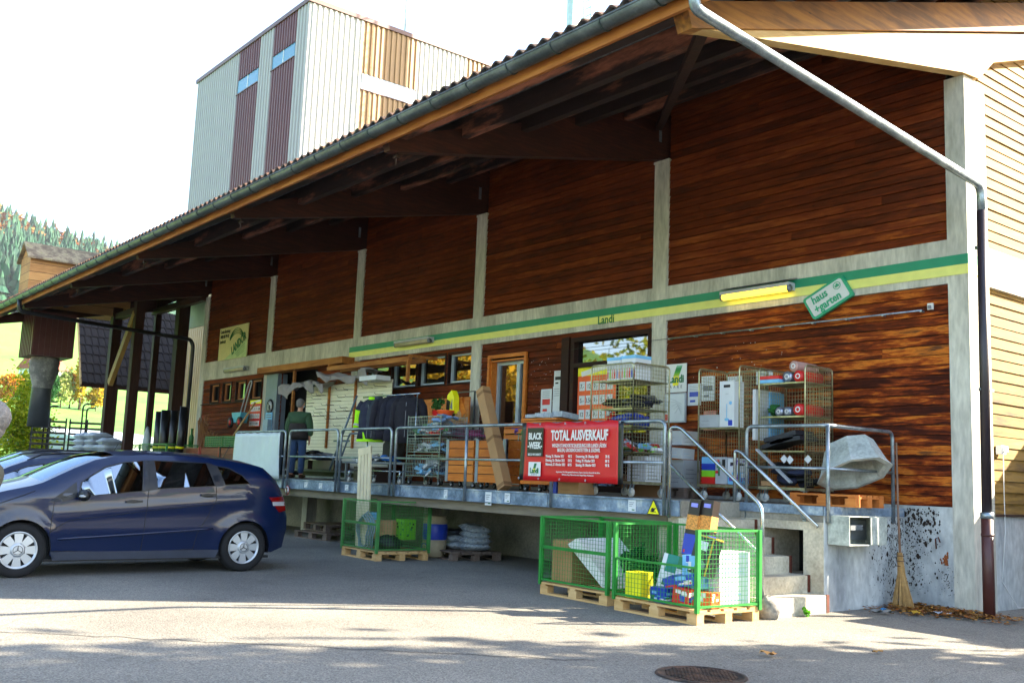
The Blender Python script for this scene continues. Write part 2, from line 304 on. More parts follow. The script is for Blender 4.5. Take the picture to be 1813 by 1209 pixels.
# ================================================================ SETTING
D = 11.82
def asphalt():
    m, t, p = base_mat('asphalt'); N = t.nodes; L = t.links; MATS['asphalt'] = m
    tc = N.new('ShaderNodeTexCoord')
    v = N.new('ShaderNodeTexVoronoi'); v.inputs['Scale'].default_value = 95; L.new(tc.outputs['Object'], v.inputs[0])
    n = N.new('ShaderNodeTexNoise'); n.inputs['Scale'].default_value = .45; n.inputs['Detail'].default_value = 7; L.new(tc.outputs['Object'], n.inputs[0])
    n2 = N.new('ShaderNodeTexNoise'); n2.inputs['Scale'].default_value = 60; n2.inputs['Detail'].default_value = 3; L.new(tc.outputs['Object'], n2.inputs[0])
    r = ramp(N, [(.3, '64605a'), (.55, '79756c'), (.75, '857f74')]); L.new(n.outputs[0], r.inputs[0])
    h = N.new('ShaderNodeHueSaturation'); L.new(r.outputs[0], h.inputs['Color'])
    sp = N.new('ShaderNodeSeparateColor'); L.new(v.outputs['Color'], sp.inputs[0])
    ma = N.new('ShaderNodeMapRange'); ma.inputs[3].default_value = .6; ma.inputs[4].default_value = 1.45; L.new(sp.outputs[0], ma.inputs[0])
    # cracks
    mpc = N.new('ShaderNodeMapping'); mpc.inputs['Scale'].default_value = (.22, .22, .22); L.new(tc.outputs['Object'], mpc.inputs[0])
    nd = N.new('ShaderNodeTexNoise'); nd.inputs['Scale'].default_value = 1.6; nd.inputs['Detail'].default_value = 6; L.new(mpc.outputs[0], nd.inputs[0])
    ax = N.new('ShaderNodeVectorMath'); ax.operation = 'MULTIPLY_ADD'; ax.inputs[1].default_value = (.5, .5, 0); L.new(nd.outputs['Color'], ax.inputs[0]); L.new(mpc.outputs[0], ax.inputs[2])
    vc = N.new('ShaderNodeTexVoronoi'); vc.feature = 'DISTANCE_TO_EDGE'; vc.inputs['Scale'].default_value = 1.0; L.new(ax.outputs[0], vc.inputs[0])
    mc = N.new('ShaderNodeMapRange'); mc.inputs[1].default_value = .0008; mc.inputs[2].default_value = .003; mc.inputs[3].default_value = .8; mc.inputs[4].default_value = 1; L.new(vc.outputs[0], mc.inputs[0])
    mm = N.new('ShaderNodeMath'); mm.operation = 'MULTIPLY'; L.new(ma.outputs[0], mm.inputs[0]); L.new(mc.outputs[0], mm.inputs[1]); L.new(mm.outputs[0], h.inputs['Value'])
    L.new(h.outputs[0], p.inputs['Base Color']); p.inputs['Roughness'].default_value = .85; p.inputs['Specular IOR Level'].default_value = .3
    n5 = N.new('ShaderNodeTexNoise'); n5.inputs['Scale'].default_value = 1.7; n5.inputs['Detail'].default_value = 6; n5.inputs['Roughness'].default_value = .7; L.new(tc.outputs['Object'], n5.inputs[0])
    m5 = N.new('ShaderNodeMapRange'); m5.inputs[1].default_value = .58; m5.inputs[2].default_value = .72; m5.inputs[3].default_value = 1; m5.inputs[4].default_value = .72; L.new(n5.outputs[0], m5.inputs[0])
    h2 = N.new('ShaderNodeHueSaturation'); L.new(h.outputs[0], h2.inputs['Color']); L.new(m5.outputs[0], h2.inputs['Value']); L.new(h2.outputs[0], p.inputs['Base Color'])
    b = N.new('ShaderNodeBump'); b.inputs['Strength'].default_value = .7; b.inputs['Distance'].default_value = .012; L.new(n2.outputs[0], b.inputs['Height']); L.new(b.outputs[0], p.inputs['Normal'])
    return m
b = MB(); ASPH = asphalt()
nx, ny = 40, 30
b.box(-44, 30, -40, 45, -.3, 0, ASPH)
b.build('asphalt_yard', kind='structure')
# terrain: one sheet around the yard that rises to the meadow and the wooded hill
GRASS = blotch('meadow_grass', '3f6e1c', '5f8f2a', .05, .35, .65, .95, third='82a43a', bump=0, fine=.6)
def gh(x, y):
    r = math.hypot(x, y); a = math.degrees(math.atan2(y, -x))   # 0 = straight along the facade to the left
    if x > -43: return -.06
    d = max(0, -x - 43)
    h = .09 * min(d, 75) + max(0, min(d - 75, 330)) * .15 + max(0, min(d - 405, 210)) * .42 * (1 - max(0, min(1, (a - 8) / 26)) * .65) + max(0, d - 615) * .02
    h += 4 * math.sin(x * .013 + y * .01) * min(1, d / 300) + 2.2 * math.sin(y * .031 + x * .02) * min(1, d / 150)
    return -.06 + h
b = MB(); xs = [200, 60, 0, -43] + [-43 - 6 * k for k in range(1, 14)] + [-125 - 22 * k for k in range(1, 34)]; ys = [-500 + 25 * k for k in range(60)]
b.add([(x, y, gh(x, y)) for x in xs for y in ys], [(i * len(ys) + j, i * len(ys) + j + 1, (i + 1) * len(ys) + j + 1, (i + 1) * len(ys) + j) for i in range(len(xs) - 1) for j in range(len(ys) - 1)], GRASS, True)
b.build('meadow', kind='structure')
b = MB(); pts = [(-9.6 + 3.9 * k / 40 + .03 * math.sin(k * 1.7), 1.2 + 4.35 * k / 40 + .04 * math.sin(k * 2.3), .003) for k in range(41)]
for k in range(40): b.add([(pts[k][0], pts[k][1], .004), (pts[k][0] + .012, pts[k][1] - .008, .004), (pts[k + 1][0] + .012, pts[k + 1][1] - .008, .004), (pts[k + 1][0], pts[k + 1][1], .004)], [(0, 1, 2, 3)], mat('tar_seam', '2a2a2a', .8))
b.build('asphalt_seam', kind='structure')
# wooded hill as one mass
CON = leaves('conifer_green', ['122a20', '1e4030', '2a5038', '1c3c34'], .1); AUT = leaves('autumn_wood', ['5a2e16', '7a4420', '5a5224', '84602c', '6a3a1c'], .15)
def blob_tree(b, x, y, z, h, r, m, n=7, con=True):
    if con:
        k = 9; lv = 5; vs = []; fs = []
        for l in range(lv):
            z0 = z + h * (.08 + .92 * l / lv); z1 = z + h * min(1, (.08 + .92 * (l + 1.7) / lv)); rr = r * (1 - l / lv) ** .85
            base = len(vs)
            for q in range(k):
                t = 6.283 * (q + random.random() * .6) / k; rj = rr * random.uniform(.6, 1.15); vs.append((x + rj * math.cos(t), y + rj * math.sin(t), z0 + random.uniform(-.04, .03) * h))
            vs.append((x, y, z1)); fs += [(base + q, base + (q + 1) % k, base + k) for q in range(k)]
        b.add(vs, fs, m)
    else:
        foliage(b, (x, y, z + h * .55), (r, r, h * .45), 70, 1.5, m, 7)
        for _ in range(0): b.ell((x + random.uniform(-.5, .5) * r, y + random.uniform(-.5, .5) * r, z + h * random.uniform(.4, .85)), (r * random.uniform(.4, .7),) * 2 + (h * .22,), m, 7, 5, .18)
b = MB()
for k in range(5200):
    d = random.uniform(385, 640); a = R(random.uniform(3, 34)); x = -43 - d; y = -x * math.tan(a)
    hx = gh(x, y)
    ridge = d > 540 and random.random() < .55; au = ridge or (math.sin(x * .02) + math.sin(y * .035 + 1) > 1.1)
    if au: blob_tree(b, x, y, hx, random.uniform(15, 21), random.uniform(5, 7), AUT, 5, False)
    else: blob_tree(b, x, y, hx, random.uniform(15, 25), random.uniform(3.6, 5.4), CON)
b.build('hillside_forest', kind='stuff', label='autumn mixed forest of dark conifers and russet broadleaf trees on the hill', cat='forest')

# ---------------------------------------------------------------- warehouse
WH = thing('warehouse', 'long dark timber-clad warehouse with concrete frame and deep tiled eaves', 'warehouse', (-5.86, D, 0))
def wpart(name, b, **kw):
    b2 = b.build(name, None, **kw); b2.parent = WH; b2.location = (5.86, -D, 0); return b2
def sub(name, b, par, **kw):
    o = b.build(name, None, **kw); o.parent = par; return o
XS = [-10.97, -15.9, -20.7, -25.5, -30.15]
def zch(y): return 5.74 + .345 * (y - 6.5)      # top of the main rafters
def ztl(y): return zch(y) + .19                 # tiles
def planks(b, x0, x1, z0, z1, m, y=D + .03, w=.125, step=1, holes=(), tilt=.004):
    z = z0
    while z < z1 - .01:
        zz = min(z + w - .008, z1)
        segs = [(x0, x1)]
        for hx0, hx1, hz0, hz1 in holes:
            if hz0 < (z + zz) / 2 < hz1:
                ns = []
                for a, c in segs:
                    if hx1 <= a or hx0 >= c: ns.append((a, c)); continue
                    if hx0 > a: ns.append((a, hx0))
                    if hx1 < c: ns.append((hx1, c))
                segs = ns
        s2 = []
        for a, c in segs:
            cuts = sorted(random.uniform(a + .2, c - .2) for _ in range(random.choice((0, 0, 1)))) if c - a > 2.5 else []
            for q0, q1 in zip([a] + [q + .002 for q in cuts], [q - .002 for q in cuts] + [c]): s2.append((q0, q1))
        for a, c in s2:
            j = random.uniform(-.003, .003); q = random.uniform(.003, .011)
            b.add([(a, y + j, z), (c, y + j, z), (c, y + j + q + .006, zz), (a, y + j + q + .006, zz), (a, y + .03, z), (c, y + .03, z), (c, y + .03, zz), (a, y + .03, zz)],
                  [(0, 1, 2, 3), (4, 7, 6, 5), (0, 4, 5, 1), (3, 2, 6, 7), (1, 5, 6, 2), (0, 3, 7, 4)], m)
        z += w
# concrete frame
for k, x in enumerate(XS):
    b = MB(); b.box(x - .155, x + .155, D, D + .3, 0, 6.64, CONC)
    if k < 4: b.box(x - .17, x + .17, D - .012, D + .3, 6.64, 6.68, CONC)
    wpart('pillar', b)
b = MB(); b.box(-6.12, -5.86, D, D + .53, 0, 6.63, CONC); wpart('pillar', b)
b = MB()
ed = [-6.12] + XS
for k in range(5): b.box(ed[k + 1] + .155, (ed[k] - .155) if k else -6.12, D + .004, D + .28, 3.98, 4.54, CONC)
wpart('concrete_beam', b)
b = MB()
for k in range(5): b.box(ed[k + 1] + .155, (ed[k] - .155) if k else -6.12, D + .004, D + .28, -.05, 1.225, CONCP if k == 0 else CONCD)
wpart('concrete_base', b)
b = MB(); HO = dict()
door = (-15.47, -14.28, 1.2, 3.7); big = (-13.12, -11.12, 1.2, 3.9)
smw = [(-20.05, -19.2), (-19.07, -18.08), (-17.97, -16.99), (-16.86, -16.04)]; smw2 = [(-29.45, -28.75), (-28.5, -27.85), (-27.55, -26.85), (-26.55, -25.8)]
bays = [(-10.815, -6.12, ()), (-15.745, -11.125, (door, big)), (-20.545, -16.055, [(a, c, 3.24, 3.9) for a, c in smw]), (-25.345, -20.855, [(-24.6, -22.6, 1, 4.0)]), (-29.995, -25.655, [(a, c, 3.28, 3.84) for a, c in smw2])]
for x0, x1, h in bays:
    b.box(x0, x1, D + .065, D + .085, 1.226, 3.98, DARK) if not h else None
    planks(b, x0, x1, 1.23, 3.975, BROWN, holes=h)
wpart('lower_board_wall', b)
b = MB()
for x0, x1, h in bays:
    planks(b, x0, x1, 4.545, 7.9, BROWN); b.box(x0, x1, D + .07, D + .09, 4.545, 8.0, DARK)
wpart('upper_board_wall', b)
# dark interior box behind openings
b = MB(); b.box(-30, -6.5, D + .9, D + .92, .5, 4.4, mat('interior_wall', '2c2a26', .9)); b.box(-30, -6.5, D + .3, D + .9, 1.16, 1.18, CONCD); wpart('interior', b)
# windows
def window(x0, x1, z0, z1, fm, fw=.05, dep=.1, mull=None, name='window', rev=BROWN_D):
    w = MB(); y0 = D + dep
    w.box(x0, x1, y0 + .03, y0 + .036, z0, z1, GLASSD); o = wpart(name, w)
    f = MB()
    for a, c, e, g in ((x0, x1, z0, z0 + fw), (x0, x1, z1 - fw, z1), (x0, x0 + fw, z0 + fw, z1 - fw), (x1 - fw, x1, z0 + fw, z1 - fw)): f.box(a, c, y0 - .01, y0 + .05, e, g, fm)
    if mull: f.box(mull - fw * .8, mull + fw * .8, y0 - .008, y0 + .05, z0 + fw, z1 - fw, fm)
    sub('frame', f, o)
    r = MB(); t = .03   # reveal
    for a, c, e, g in ((x0 - t, x1 + t, z0 - t, z0), (x0 - t, x1 + t, z1, z1 + t), (x0 - t, x0, z0, z1), (x1, x1 + t, z0, z1)): r.box(a, c, D + .012, y0 + .06, e, g, rev)
    sub('reveal', r, o); return o
ALU = mat('window_aluminium', 'a8b4bc', .45, .2); WOODF = mat('window_wood', 'a86a3c', .6)
for a, c in smw: window(a, c, 3.26, 3.87, ALU, .045)
for a, c in smw2: window(a + .03, c - .03, 3.3, 3.82, WOODF, .04)
window(-15.38, -14.38, 1.25, 3.6, ALU, .06, .16, -14.72, 'door_window', ORANGE)
b = MB()   # outer larch casing of the door window
for a, c, e, g in ((-15.47, -15.41, 1.2, 3.66), (-14.35, -14.28, 1.2, 3.66), (-15.47, -14.28, 3.66, 3.73)): b.box(a, c, D - .03, D + .012, e, g, ORANGE)
wpart('larch_casing', b)
w = MB(); w.box(-13.0, -11.16, D + .1, D + .106, 1.25, 3.84, GLASSD); bw = wpart('shop_window', w)
f = MB()
for a, c, e, g in ((-13.07, -11.12, 1.2, 1.3), (-13.07, -11.12, 3.8, 3.88), (-13.07, -12.98, 1.3, 3.8), (-11.2, -11.12, 1.3, 3.8), (-12.98, -11.2, 3.34, 3.42), (-13.32, -13.12, 1.23, 3.9)): f.box(a, c, D - .01, D + .15, e, g, BROWN_D)
sub('frame', f, bw)
b = MB(); b.box(-29.99, -25.66, D - .03, D + .02, 3.215, 3.245, BROWN_D); wpart('window_ledge', b)
# entrance recess: grey steel column, timber header
b = MB(); b.box(-25.3, -24.62, D - .08, D + .2, 1.18, 3.9, mat('grey_door_jamb', '6d7884', .5, 0, .1)); wpart('entrance_column', b)
b = MB(); b.box(-25.36, -20.7, D - .35, D - .02, 3.9, 4.06, FASC);  wpart('entrance_header', b)
b = MB()
for yy in (D - .35, D - .7): b.bar((-20.7, yy, 3.72), (-17.2, yy, 3.72), .07, .1, FASC)
for xx in (-20.6, -19.4, -18.3, -17.2): b.bar((xx, D - .05, 3.78), (xx, D - .75, 3.78), .05, .06, FASC)
for xx, z0 in ((-17.25, 3.25),): b.box(xx - .03, xx + .03, D - .75, D - .69, z0, 3.7, FASC)
b.box(-23.5, -23.42, D - .2, D - .14, 1.18, 3.9, FASC)
wpart('canopy_frame', b)
# trusses: main rafter + haunch
for k, x in enumerate(XS + [-34.9]):
    b = MB(); w = .075
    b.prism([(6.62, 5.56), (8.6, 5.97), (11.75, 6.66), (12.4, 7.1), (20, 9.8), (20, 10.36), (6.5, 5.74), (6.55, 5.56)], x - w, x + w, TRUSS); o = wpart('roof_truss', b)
    h = MB(); TB_ = mat('rusty_bolt', '3c2a24', .7, .3); h.cyl((x, 6.7, 5.6), (x, 6.7, 5.40), .012, TB_, 6); h.box(x - .04, x + .04, 6.67, 6.73, 5.5, 5.53, TB_); sub('tie_bolt', h, o)
    if 0 < k + 1 < 6:
        p_ = MB(); p_.box(x - .05, x + .05, D - .1, D - .02, 6.7, 7.5, BROWN_D); p_.box(x - .08, x + .08, D - .16, D - .1, 6.95, 7.2, GALV); sub('tie_plate', p_, o)
b = MB(); b.prism([(6.6, 5.51), (20, 9.8), (20, 10.36), (6.5, 5.74)], -5.96, -5.78, BEAMD); o = wpart('gable_rafter', b)
b = MB(); b.prism([(6.9, 5.6), (11.72, 6.62), (12.15, 6.66), (12.55, 7.0), (16, 8.2), (16, 8.48), (6.75, 5.56)], -5.97, -5.80 - .02, BEAMY); sub('haunch', b, o)
b = MB(); b.bar((-5.98, 7.0, 5.72), (-10.95, D - .12, 7.2), .11, .09, BROWN_D);  wpart('wind_brace', b)
# purlins
for k, y in enumerate((6.75, 7.75, 8.8, 9.85, 10.9, 12.0)):
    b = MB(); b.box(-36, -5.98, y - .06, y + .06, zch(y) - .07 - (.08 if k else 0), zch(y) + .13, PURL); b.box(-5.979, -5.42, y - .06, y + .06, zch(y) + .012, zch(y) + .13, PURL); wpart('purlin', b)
# tiles
def tiles():
    b = MB(); step = .335; per = .2; n = 6; x0, x1 = -36.1, -5.36; nxs = int((x1 - x0) / per * n); y = 6.30; row = 0
    s_ = math.cos(math.atan(.345))
    while y < 20.2:
        xo = random.uniform(-.01, .01); rough = row < 1
        ns = nxs if y < 13 else nxs // 3
        dy = step * s_; vs = []
        for i in range(ns + 1):
            x = x0 + (x1 - x0) * i / ns; ph = (x / per) * 2 * math.pi; wz = .024 * math.sin(ph) + (.016 * abs(math.sin(ph / 2 + 1.1)) if rough else 0) + random.uniform(-.003, .003)
            z = ztl(y); z2 = ztl(y + dy + .04)
            vs += [(x + xo, y, z + wz + .018), (x + xo, y + dy + .04, z2 + wz - .012), (x + xo, y, z + wz - .004), (x + xo, y + dy + .04, z2 + wz - .03)]
        fs = []; fs2 = []
        for i in range(ns):
            a = i * 4; c = a + 4; fs += [(a, c, c + 1, a + 1), (a, a + 2, c + 2, c)]; fs2.append((a + 2, a + 3, c + 3, c + 2))
        b.add(vs, fs, TILE, False); b.add(vs, fs2, TILEU, False)
        y += dy; row += 1
    return b
rf = wpart('tiled_roof', tiles())
b = MB(); b.prism([(20.1, 10.4), (20.1, 10.55), (34, 5.7), (34, 5.55)], -36.1, -5.36, TILE); wpart('rear_roof', b)
# fascia, soffit lath
b = MB(); b.box(-36.1, -5.38, 6.40, 6.44, 5.60, 5.80, FASC); b.box(-36.1, -5.38, 6.44, 6.56, 5.72, 5.78, FASC); wpart('fascia_board', b)
b = MB(); b.prism([(6.4, 5.6), (20, 10.3), (20, 10.575), (6.4, 5.885)], -5.395, -5.352, BEAMD); wpart('barge_board', b)
# gutter
b = MB(); n = 12; g = []; r = .088; yc, zc = 6.30, 5.765
for rr in (r, r - .006):
    for x in (-36.2, -5.33): g += [(x, yc + rr * math.cos(R(180 + 180 * k / n)), zc + rr * math.sin(R(180 + 180 * k / n))) for k in range(n + 1)]
m_ = n + 1
b.add(g, [(k, k + 1, m_ + k + 1, m_ + k) for k in range(n)] + [(2 * m_ + k, 3 * m_ + k, 3 * m_ + k + 1, 2 * m_ + k + 1) for k in range(n)], ZINC, True)
b.cyl((-36.2, yc - r, zc), (-5.33, yc - r, zc), .011, ZINC, 8)
for x in (-36.2, -5.33): b.prism([(yc + r * math.cos(R(180 + 180 * k / n)), zc + r * math.sin(R(180 + 180 * k / n))) for k in range(n + 1)], x - .003, x + .003, ZINC)
gt = wpart('gutter', b)
x = -5.9; BRK = blotch('bracket_zinc', '2e3836', '4a5654', 4, .4, .6, .5, .4)
while x > -36:
    b = MB(); b.tube([(x, yc + (r + .004) * math.cos(R(180 + 180 * k / 10)), zc + (r + .004) * math.sin(R(180 + 180 * k / 10))) for k in range(11)], .011, BRK, 4, smooth=False); x -= .72; sub('bracket', b, gt)
# gable side
b = MB(); z = 1.15
def gplanks(b, z0, z1, y0, y1fn):
    z = z0
    while z < z1:
        j = random.uniform(-.004, .004); y1 = y1fn(z)
        if y1 <= y0: break
        b.add([(-5.94 + j, y0, z), (-5.94 + j, y1, z), (-5.955 + j, y1, z + .135), (-5.955 + j, y0, z + .135), (-6, y0, z), (-6, y1, z), (-6, y1, z + .135), (-6, y0, z + .135)], [(0, 1, 2, 3), (0, 4, 5, 1), (3, 2, 6, 7), (0, 3, 7, 4)], GOLD); z += .14
gplanks(b, 1.15, 4.0, 12.36, lambda z: 33); gplanks(b, 4.5, 10.3, 12.36, lambda z: 33.5)
b.prism([(12.36, 1.2), (33, 1.2), (33, 5.8), (20, 10.2), (12.36, 7.6)], -6.05, -6.02, DARK)
wpart('gable_board_wall', b)
b = MB(); b.box(-6.1, -5.9, 12.352, 33, -.05, 1.13, CONCP); b.box(-6.1, -5.885, 12.352, 33, 4.0, 4.5, CONC); b.box(-5.95, -5.87, 12.352, 33, 1.131, 1.16, BROWN_D); wpart('gable_concrete', b)
# far end wall + rear
b = MB(); b.box(-30.3, -30.1, D + .3, 33, 0, 7.5, CONCD); b.box(-30.3, -6.1, 32.9, 33, 0, 5.5, CONCD); wpart('rear_wall', b)
# downpipes
def pipe(name, pts, r, m, par=None): b = MB(); b.tube(pts, r, m, 12); return wpart(name, b)
def smooth(pts, rad=.12, n=5):
    out = [Vector(pts[0])]
    for i in range(1, len(pts) - 1):
        p = Vector(pts[i]); a = (Vector(pts[i - 1]) - p); c = (Vector(pts[i + 1]) - p); ra = min(rad, a.length * .45, c.length * .45)
        a = p + a.normalized() * ra; c = p + c.normalized() * ra
        for k in range(n + 1): t = k / n; out.append((1 - t) ** 2 * a + 2 * t * (1 - t) * p + t * t * c)
    return out + [Vector(pts[-1])]
pipe('downpipe', smooth([(-5.5, 6.30, 5.70), (-5.5, 6.30, 5.50), (-5.56, 11.58, 5.07), (-5.565, 11.585, 4.75)], .16), .052, GALV)
pipe('downpipe', [(-5.565, 11.585, 4.76), (-5.60, 11.60, 1.14)], .056, mat('dark_downpipe', '2e2428', .4))
pipe('standpipe', [(-5.60, 11.60, 1.15), (-5.60, 11.60, 0)], .066, mat('brown_pipe', '4a2622', .45)).hide_render = False
b = MB(); b.cyl((-5.60, 11.60, 1.12), (-5.60, 11.60, 1.19), .074, GALV, 12); b.cyl((-5.60, 11.60, .92), (-5.60, 11.60, .95), .072, mat('brown_pipe', '4a2622'), 12)
for z in (4.3, 2.6): b.cyl((-5.60, 11.60, z), (-5.60, 11.60, z + .03), .06, GALV, 12); b.box(-5.62, -5.58, 11.6, D, z, z + .03, GALV)
wpart('pipe_bracket', b)
pipe('lit_strip_tube', smooth([(-5.62, 11.78, 4.9), (-5.70, 11.9, 4.6), (-5.76, 11.95, 1.2)], .1), .03, WHITE)  # white tube stands in for the sunlit strip of the pillar's side
DPIPE = mat('dark_pipe', '1c1a1c', .4)
pipe('downpipe', smooth([(-29.6, 6.30, 5.70), (-29.6, 6.32, 5.38), (-30.5, 11.5, 5.28), (-30.5, 11.6, 5.1), (-30.5, 11.6, 1.2)], .2), .06, DPIPE)
# open hall on the left: timber posts, brace, ceiling lamp panel
for (x, y, w, zt) in ((-34.8, 10.5, .30, 6.6), (-32.5, 10.5, .28, 6.7), (-34.8, 11.9, .2, 7.2), (-32.7, 12.0, .36, 7.4)):
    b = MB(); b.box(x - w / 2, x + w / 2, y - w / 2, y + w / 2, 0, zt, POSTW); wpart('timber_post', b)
b = MB(); b.bar((-34.6, 10.42, 4.0), (-32.6, 10.42, 6.2), .14, .24, wood('brace_timber', [(.2, '8a6a34'), (.6, 'b08a4a')], 'X')); wpart('knee_brace', b)
b = MB(); b.box(-35, -30.4, D - .1, D + .1, 6.55, 6.75, TRUSS); b.box(-35, -32.6, 10.4, 10.6, 6.2, 6.4, TRUSS); wpart('tie_beam', b)
b = MB(); b.box(-34.2, -30.4, D + .9, D + 1.0, 6.1, 6.95, WHITE); wpart('white_soffit_panel', b)

# ---------------------------------------------------------------- loading dock
DK = thing('loading_dock', 'concrete loading dock with blue-grey steel edge along the facade', 'loading dock', (-20, 9, 0))
def dpart(name, b, par=None, **kw):
    o = b.build(name, None, **kw); o.parent = DK; o.location = (20, -9, 0); return o
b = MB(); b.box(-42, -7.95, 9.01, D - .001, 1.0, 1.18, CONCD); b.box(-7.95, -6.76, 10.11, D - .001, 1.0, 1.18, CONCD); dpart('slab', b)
b = MB()
for x0 in [-42 + 4.0 * k for k in range(8)] + [-10.3]:
    x1 = min(x0 + 3.98, -7.97) if x0 > -11 else min(x0 + 3.98, -10.32); b.box(x0, x1, 8.985, 9.009, 1.0, 1.175, FASCS); b.box(x0, x1, 8.96, 8.985, 1.0, 1.012, FASCS); b.box(x0, x1, 8.965, 9.05, 1.165, 1.184, FASCS)
dpart('steel_edge', b)
b = MB(); b.box(-7.95, -6.75, 10.085, 10.109, 1.08, 1.184, FASCS); b.box(-6.759, -6.735, 10.085, D - .02, 1.08, 1.184, FASCS); dpart('steel_edge', b)
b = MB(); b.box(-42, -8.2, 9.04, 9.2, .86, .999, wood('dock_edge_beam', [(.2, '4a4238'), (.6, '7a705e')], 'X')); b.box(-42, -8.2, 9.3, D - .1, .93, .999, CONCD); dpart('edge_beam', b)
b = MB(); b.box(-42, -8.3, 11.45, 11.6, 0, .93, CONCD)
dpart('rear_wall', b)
for x in (-9.9, -15.93, -20.9, -25.7, -30.5):
    b = MB(); b.box(x - .12, x + .12, 10.85, 11.1, 0, .93, CONC); dpart('pillar', b)
b = MB()
b.box(-8.35, -7.96, 9.06, D - .02, 0, .999, STAIRC)
b.box(-7.955, -7.65, 10.11, D - .02, 0, .999, STAIRC); b.box(-7.04, -6.762, 10.11, D - .02, 0, .999, STAIRC)
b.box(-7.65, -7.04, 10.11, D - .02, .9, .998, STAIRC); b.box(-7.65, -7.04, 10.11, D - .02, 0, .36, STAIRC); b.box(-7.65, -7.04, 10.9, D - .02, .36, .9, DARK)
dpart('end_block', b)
b = MB(); b.box(-6.761, -6.75, 10.1, D - .005, 0, 1.079, CONCP); dpart('end_render', b)
st = MB(); rust = mat('rusty_angle', '5a2a1a', .8, .2, .3, 20)
for k in range(5):
    z = 1.18 - .197 * (k + 1); x1 = -7.70 + .25 * k; st.box(-7.955, x1, 8.97 + .002 * k, 10.105, max(0, z - .2), z, STAIRC)
    st.box(x1 - .03, x1 + .006, 10.06, 10.109, z - .19, z + .004, rust)
dpart('stair', st)
# ---------------------------------------------------------------- tower
TW = thing('silo_tower', 'tall ribbed-metal tower in white and grey with brown vertical bands', 'tower', (-35, 20, 0))
def tpart(name, b, par=None):
    o = b.build(name, None)
    if par: o.parent = par
    else: o.parent = TW; o.location = (35, -20, 0)
    return o
TX0, TX1, TY0, TY1, TZ = -40.3, -30.16, 14.6, 27, 17.45
def ribs(b, a0, a1, z0, z1, m, face, pitch=.21, d=.04):
    n = max(1, round((a1 - a0) / pitch)); p = (a1 - a0) / n; pr = []
    for k in range(n): s = a0 + k * p; pr += [(s, 0), (s + p * .42, 0), (s + p * .52, d), (s + p * .9, d)]
    pr.append((a1, 0)); f = (lambda a, o, z: (a, TY0 - o, z)) if face == 'F' else (lambda a, o, z: (TX1 + o, a, z))
    vs = [f(a, o, z) for a, o in pr for z in (z0, z1)]; b.add(vs, [(2 * i, 2 * i + 2, 2 * i + 3, 2 * i + 1) for i in range(len(pr) - 1)], m)
b = MB(); b.box(TX0 + .02, TX1 - .02, TY0 + .02, TY1, 0, TZ, GREYC)
ribs(b, TX0, -36.0, 8, TZ, GREYC, 'F'); ribs(b, -34.1, -32.95, 8, TZ, GREYC, 'F'); ribs(b, -31.1, TX1, 8, TZ, GREYC, 'F')
ribs(b, TX0, TX1, 0, 8, BOUNCEC, 'F')  # lower front carries the bounced light in its colour
ribs(b, TY0, 16.75, 5, TZ, WHITEC, 'S'); ribs(b, 19.1, 21.35, 5, TZ, WHITEC, 'S'); ribs(b, 23.7, TY1, 5, TZ, WHITEC, 'S'); tpart('cladding', b)
for a0, a1, w0, w1 in ((-36.0, -34.1, 15.72, 16.28), (-32.95, -31.1, 15.77, 16.3)):
    b = MB(); ribs(b, a0, a1, 8, w0 - .04, BRNC, 'F'); ribs(b, a0, a1, w1, TZ, BRNC, 'F'); tpart('brown_band', b)
    w = MB(); w.box(a0 + .03, a1 - .03, TY0 + .0, TY0 + .015, w0, w1, GLASSB); w.box(a0, a1, TY0 - .06, TY0 + .0, w0 - .04, w0 - .005, TRIM); w.box((a0 + a1) / 2 - .02, (a0 + a1) / 2 + .02, TY0 - .012, TY0, w0, w1, WHITE); tpart('window', w)
b = MB(); ribs(b, 16.75, 19.1, 5, 14.9, TANC, 'S'); ribs(b, 16.75, 19.1, 15.5, TZ, TANC, 'S'); ribs(b, 21.35, 23.7, 5, TZ, TANC, 'S'); tpart('tan_band', b)
w = MB(); w.box(TX1 - .01, TX1 + .01, 16.8, 19.05, 14.92, 15.5, mat('pale_window', 'b8c4d0', .2)); w.box(TX1, TX1 + .02, 17.9, 17.95, 14.92, 15.5, WHITE); w.box(TX1, TX1 + .06, 16.75, 19.1, 14.88, 14.915, TRIM); tpart('window', w)
b = MB(); b.box(TX0 - .06, TX1 + .08, TY0 - .08, TY0 + .1, TZ, TZ + .16, TRIM); b.box(TX1 - .1, TX1 + .08, TY0 + .1, TY1, TZ, TZ + .16, TRIM); b.box(TX0, TX1 - .1, TY0 + .1, TY1, TZ - .02, TZ + .05, GREY); tpart('roof_edge', b)
b = MB(); b.cyl((-31.5, 19.3, TZ), (-31.5, 19.3, TZ + .45), .35, GALV, 16); b.ell((-31.5, 19.3, TZ + .45), (.42, .42, .12), GALV); b.cyl((-31.5, 19.3, TZ + .5), (-31.5, 19.3, TZ + 3), .03, GALV, 6); tpart('roof_vent', b)
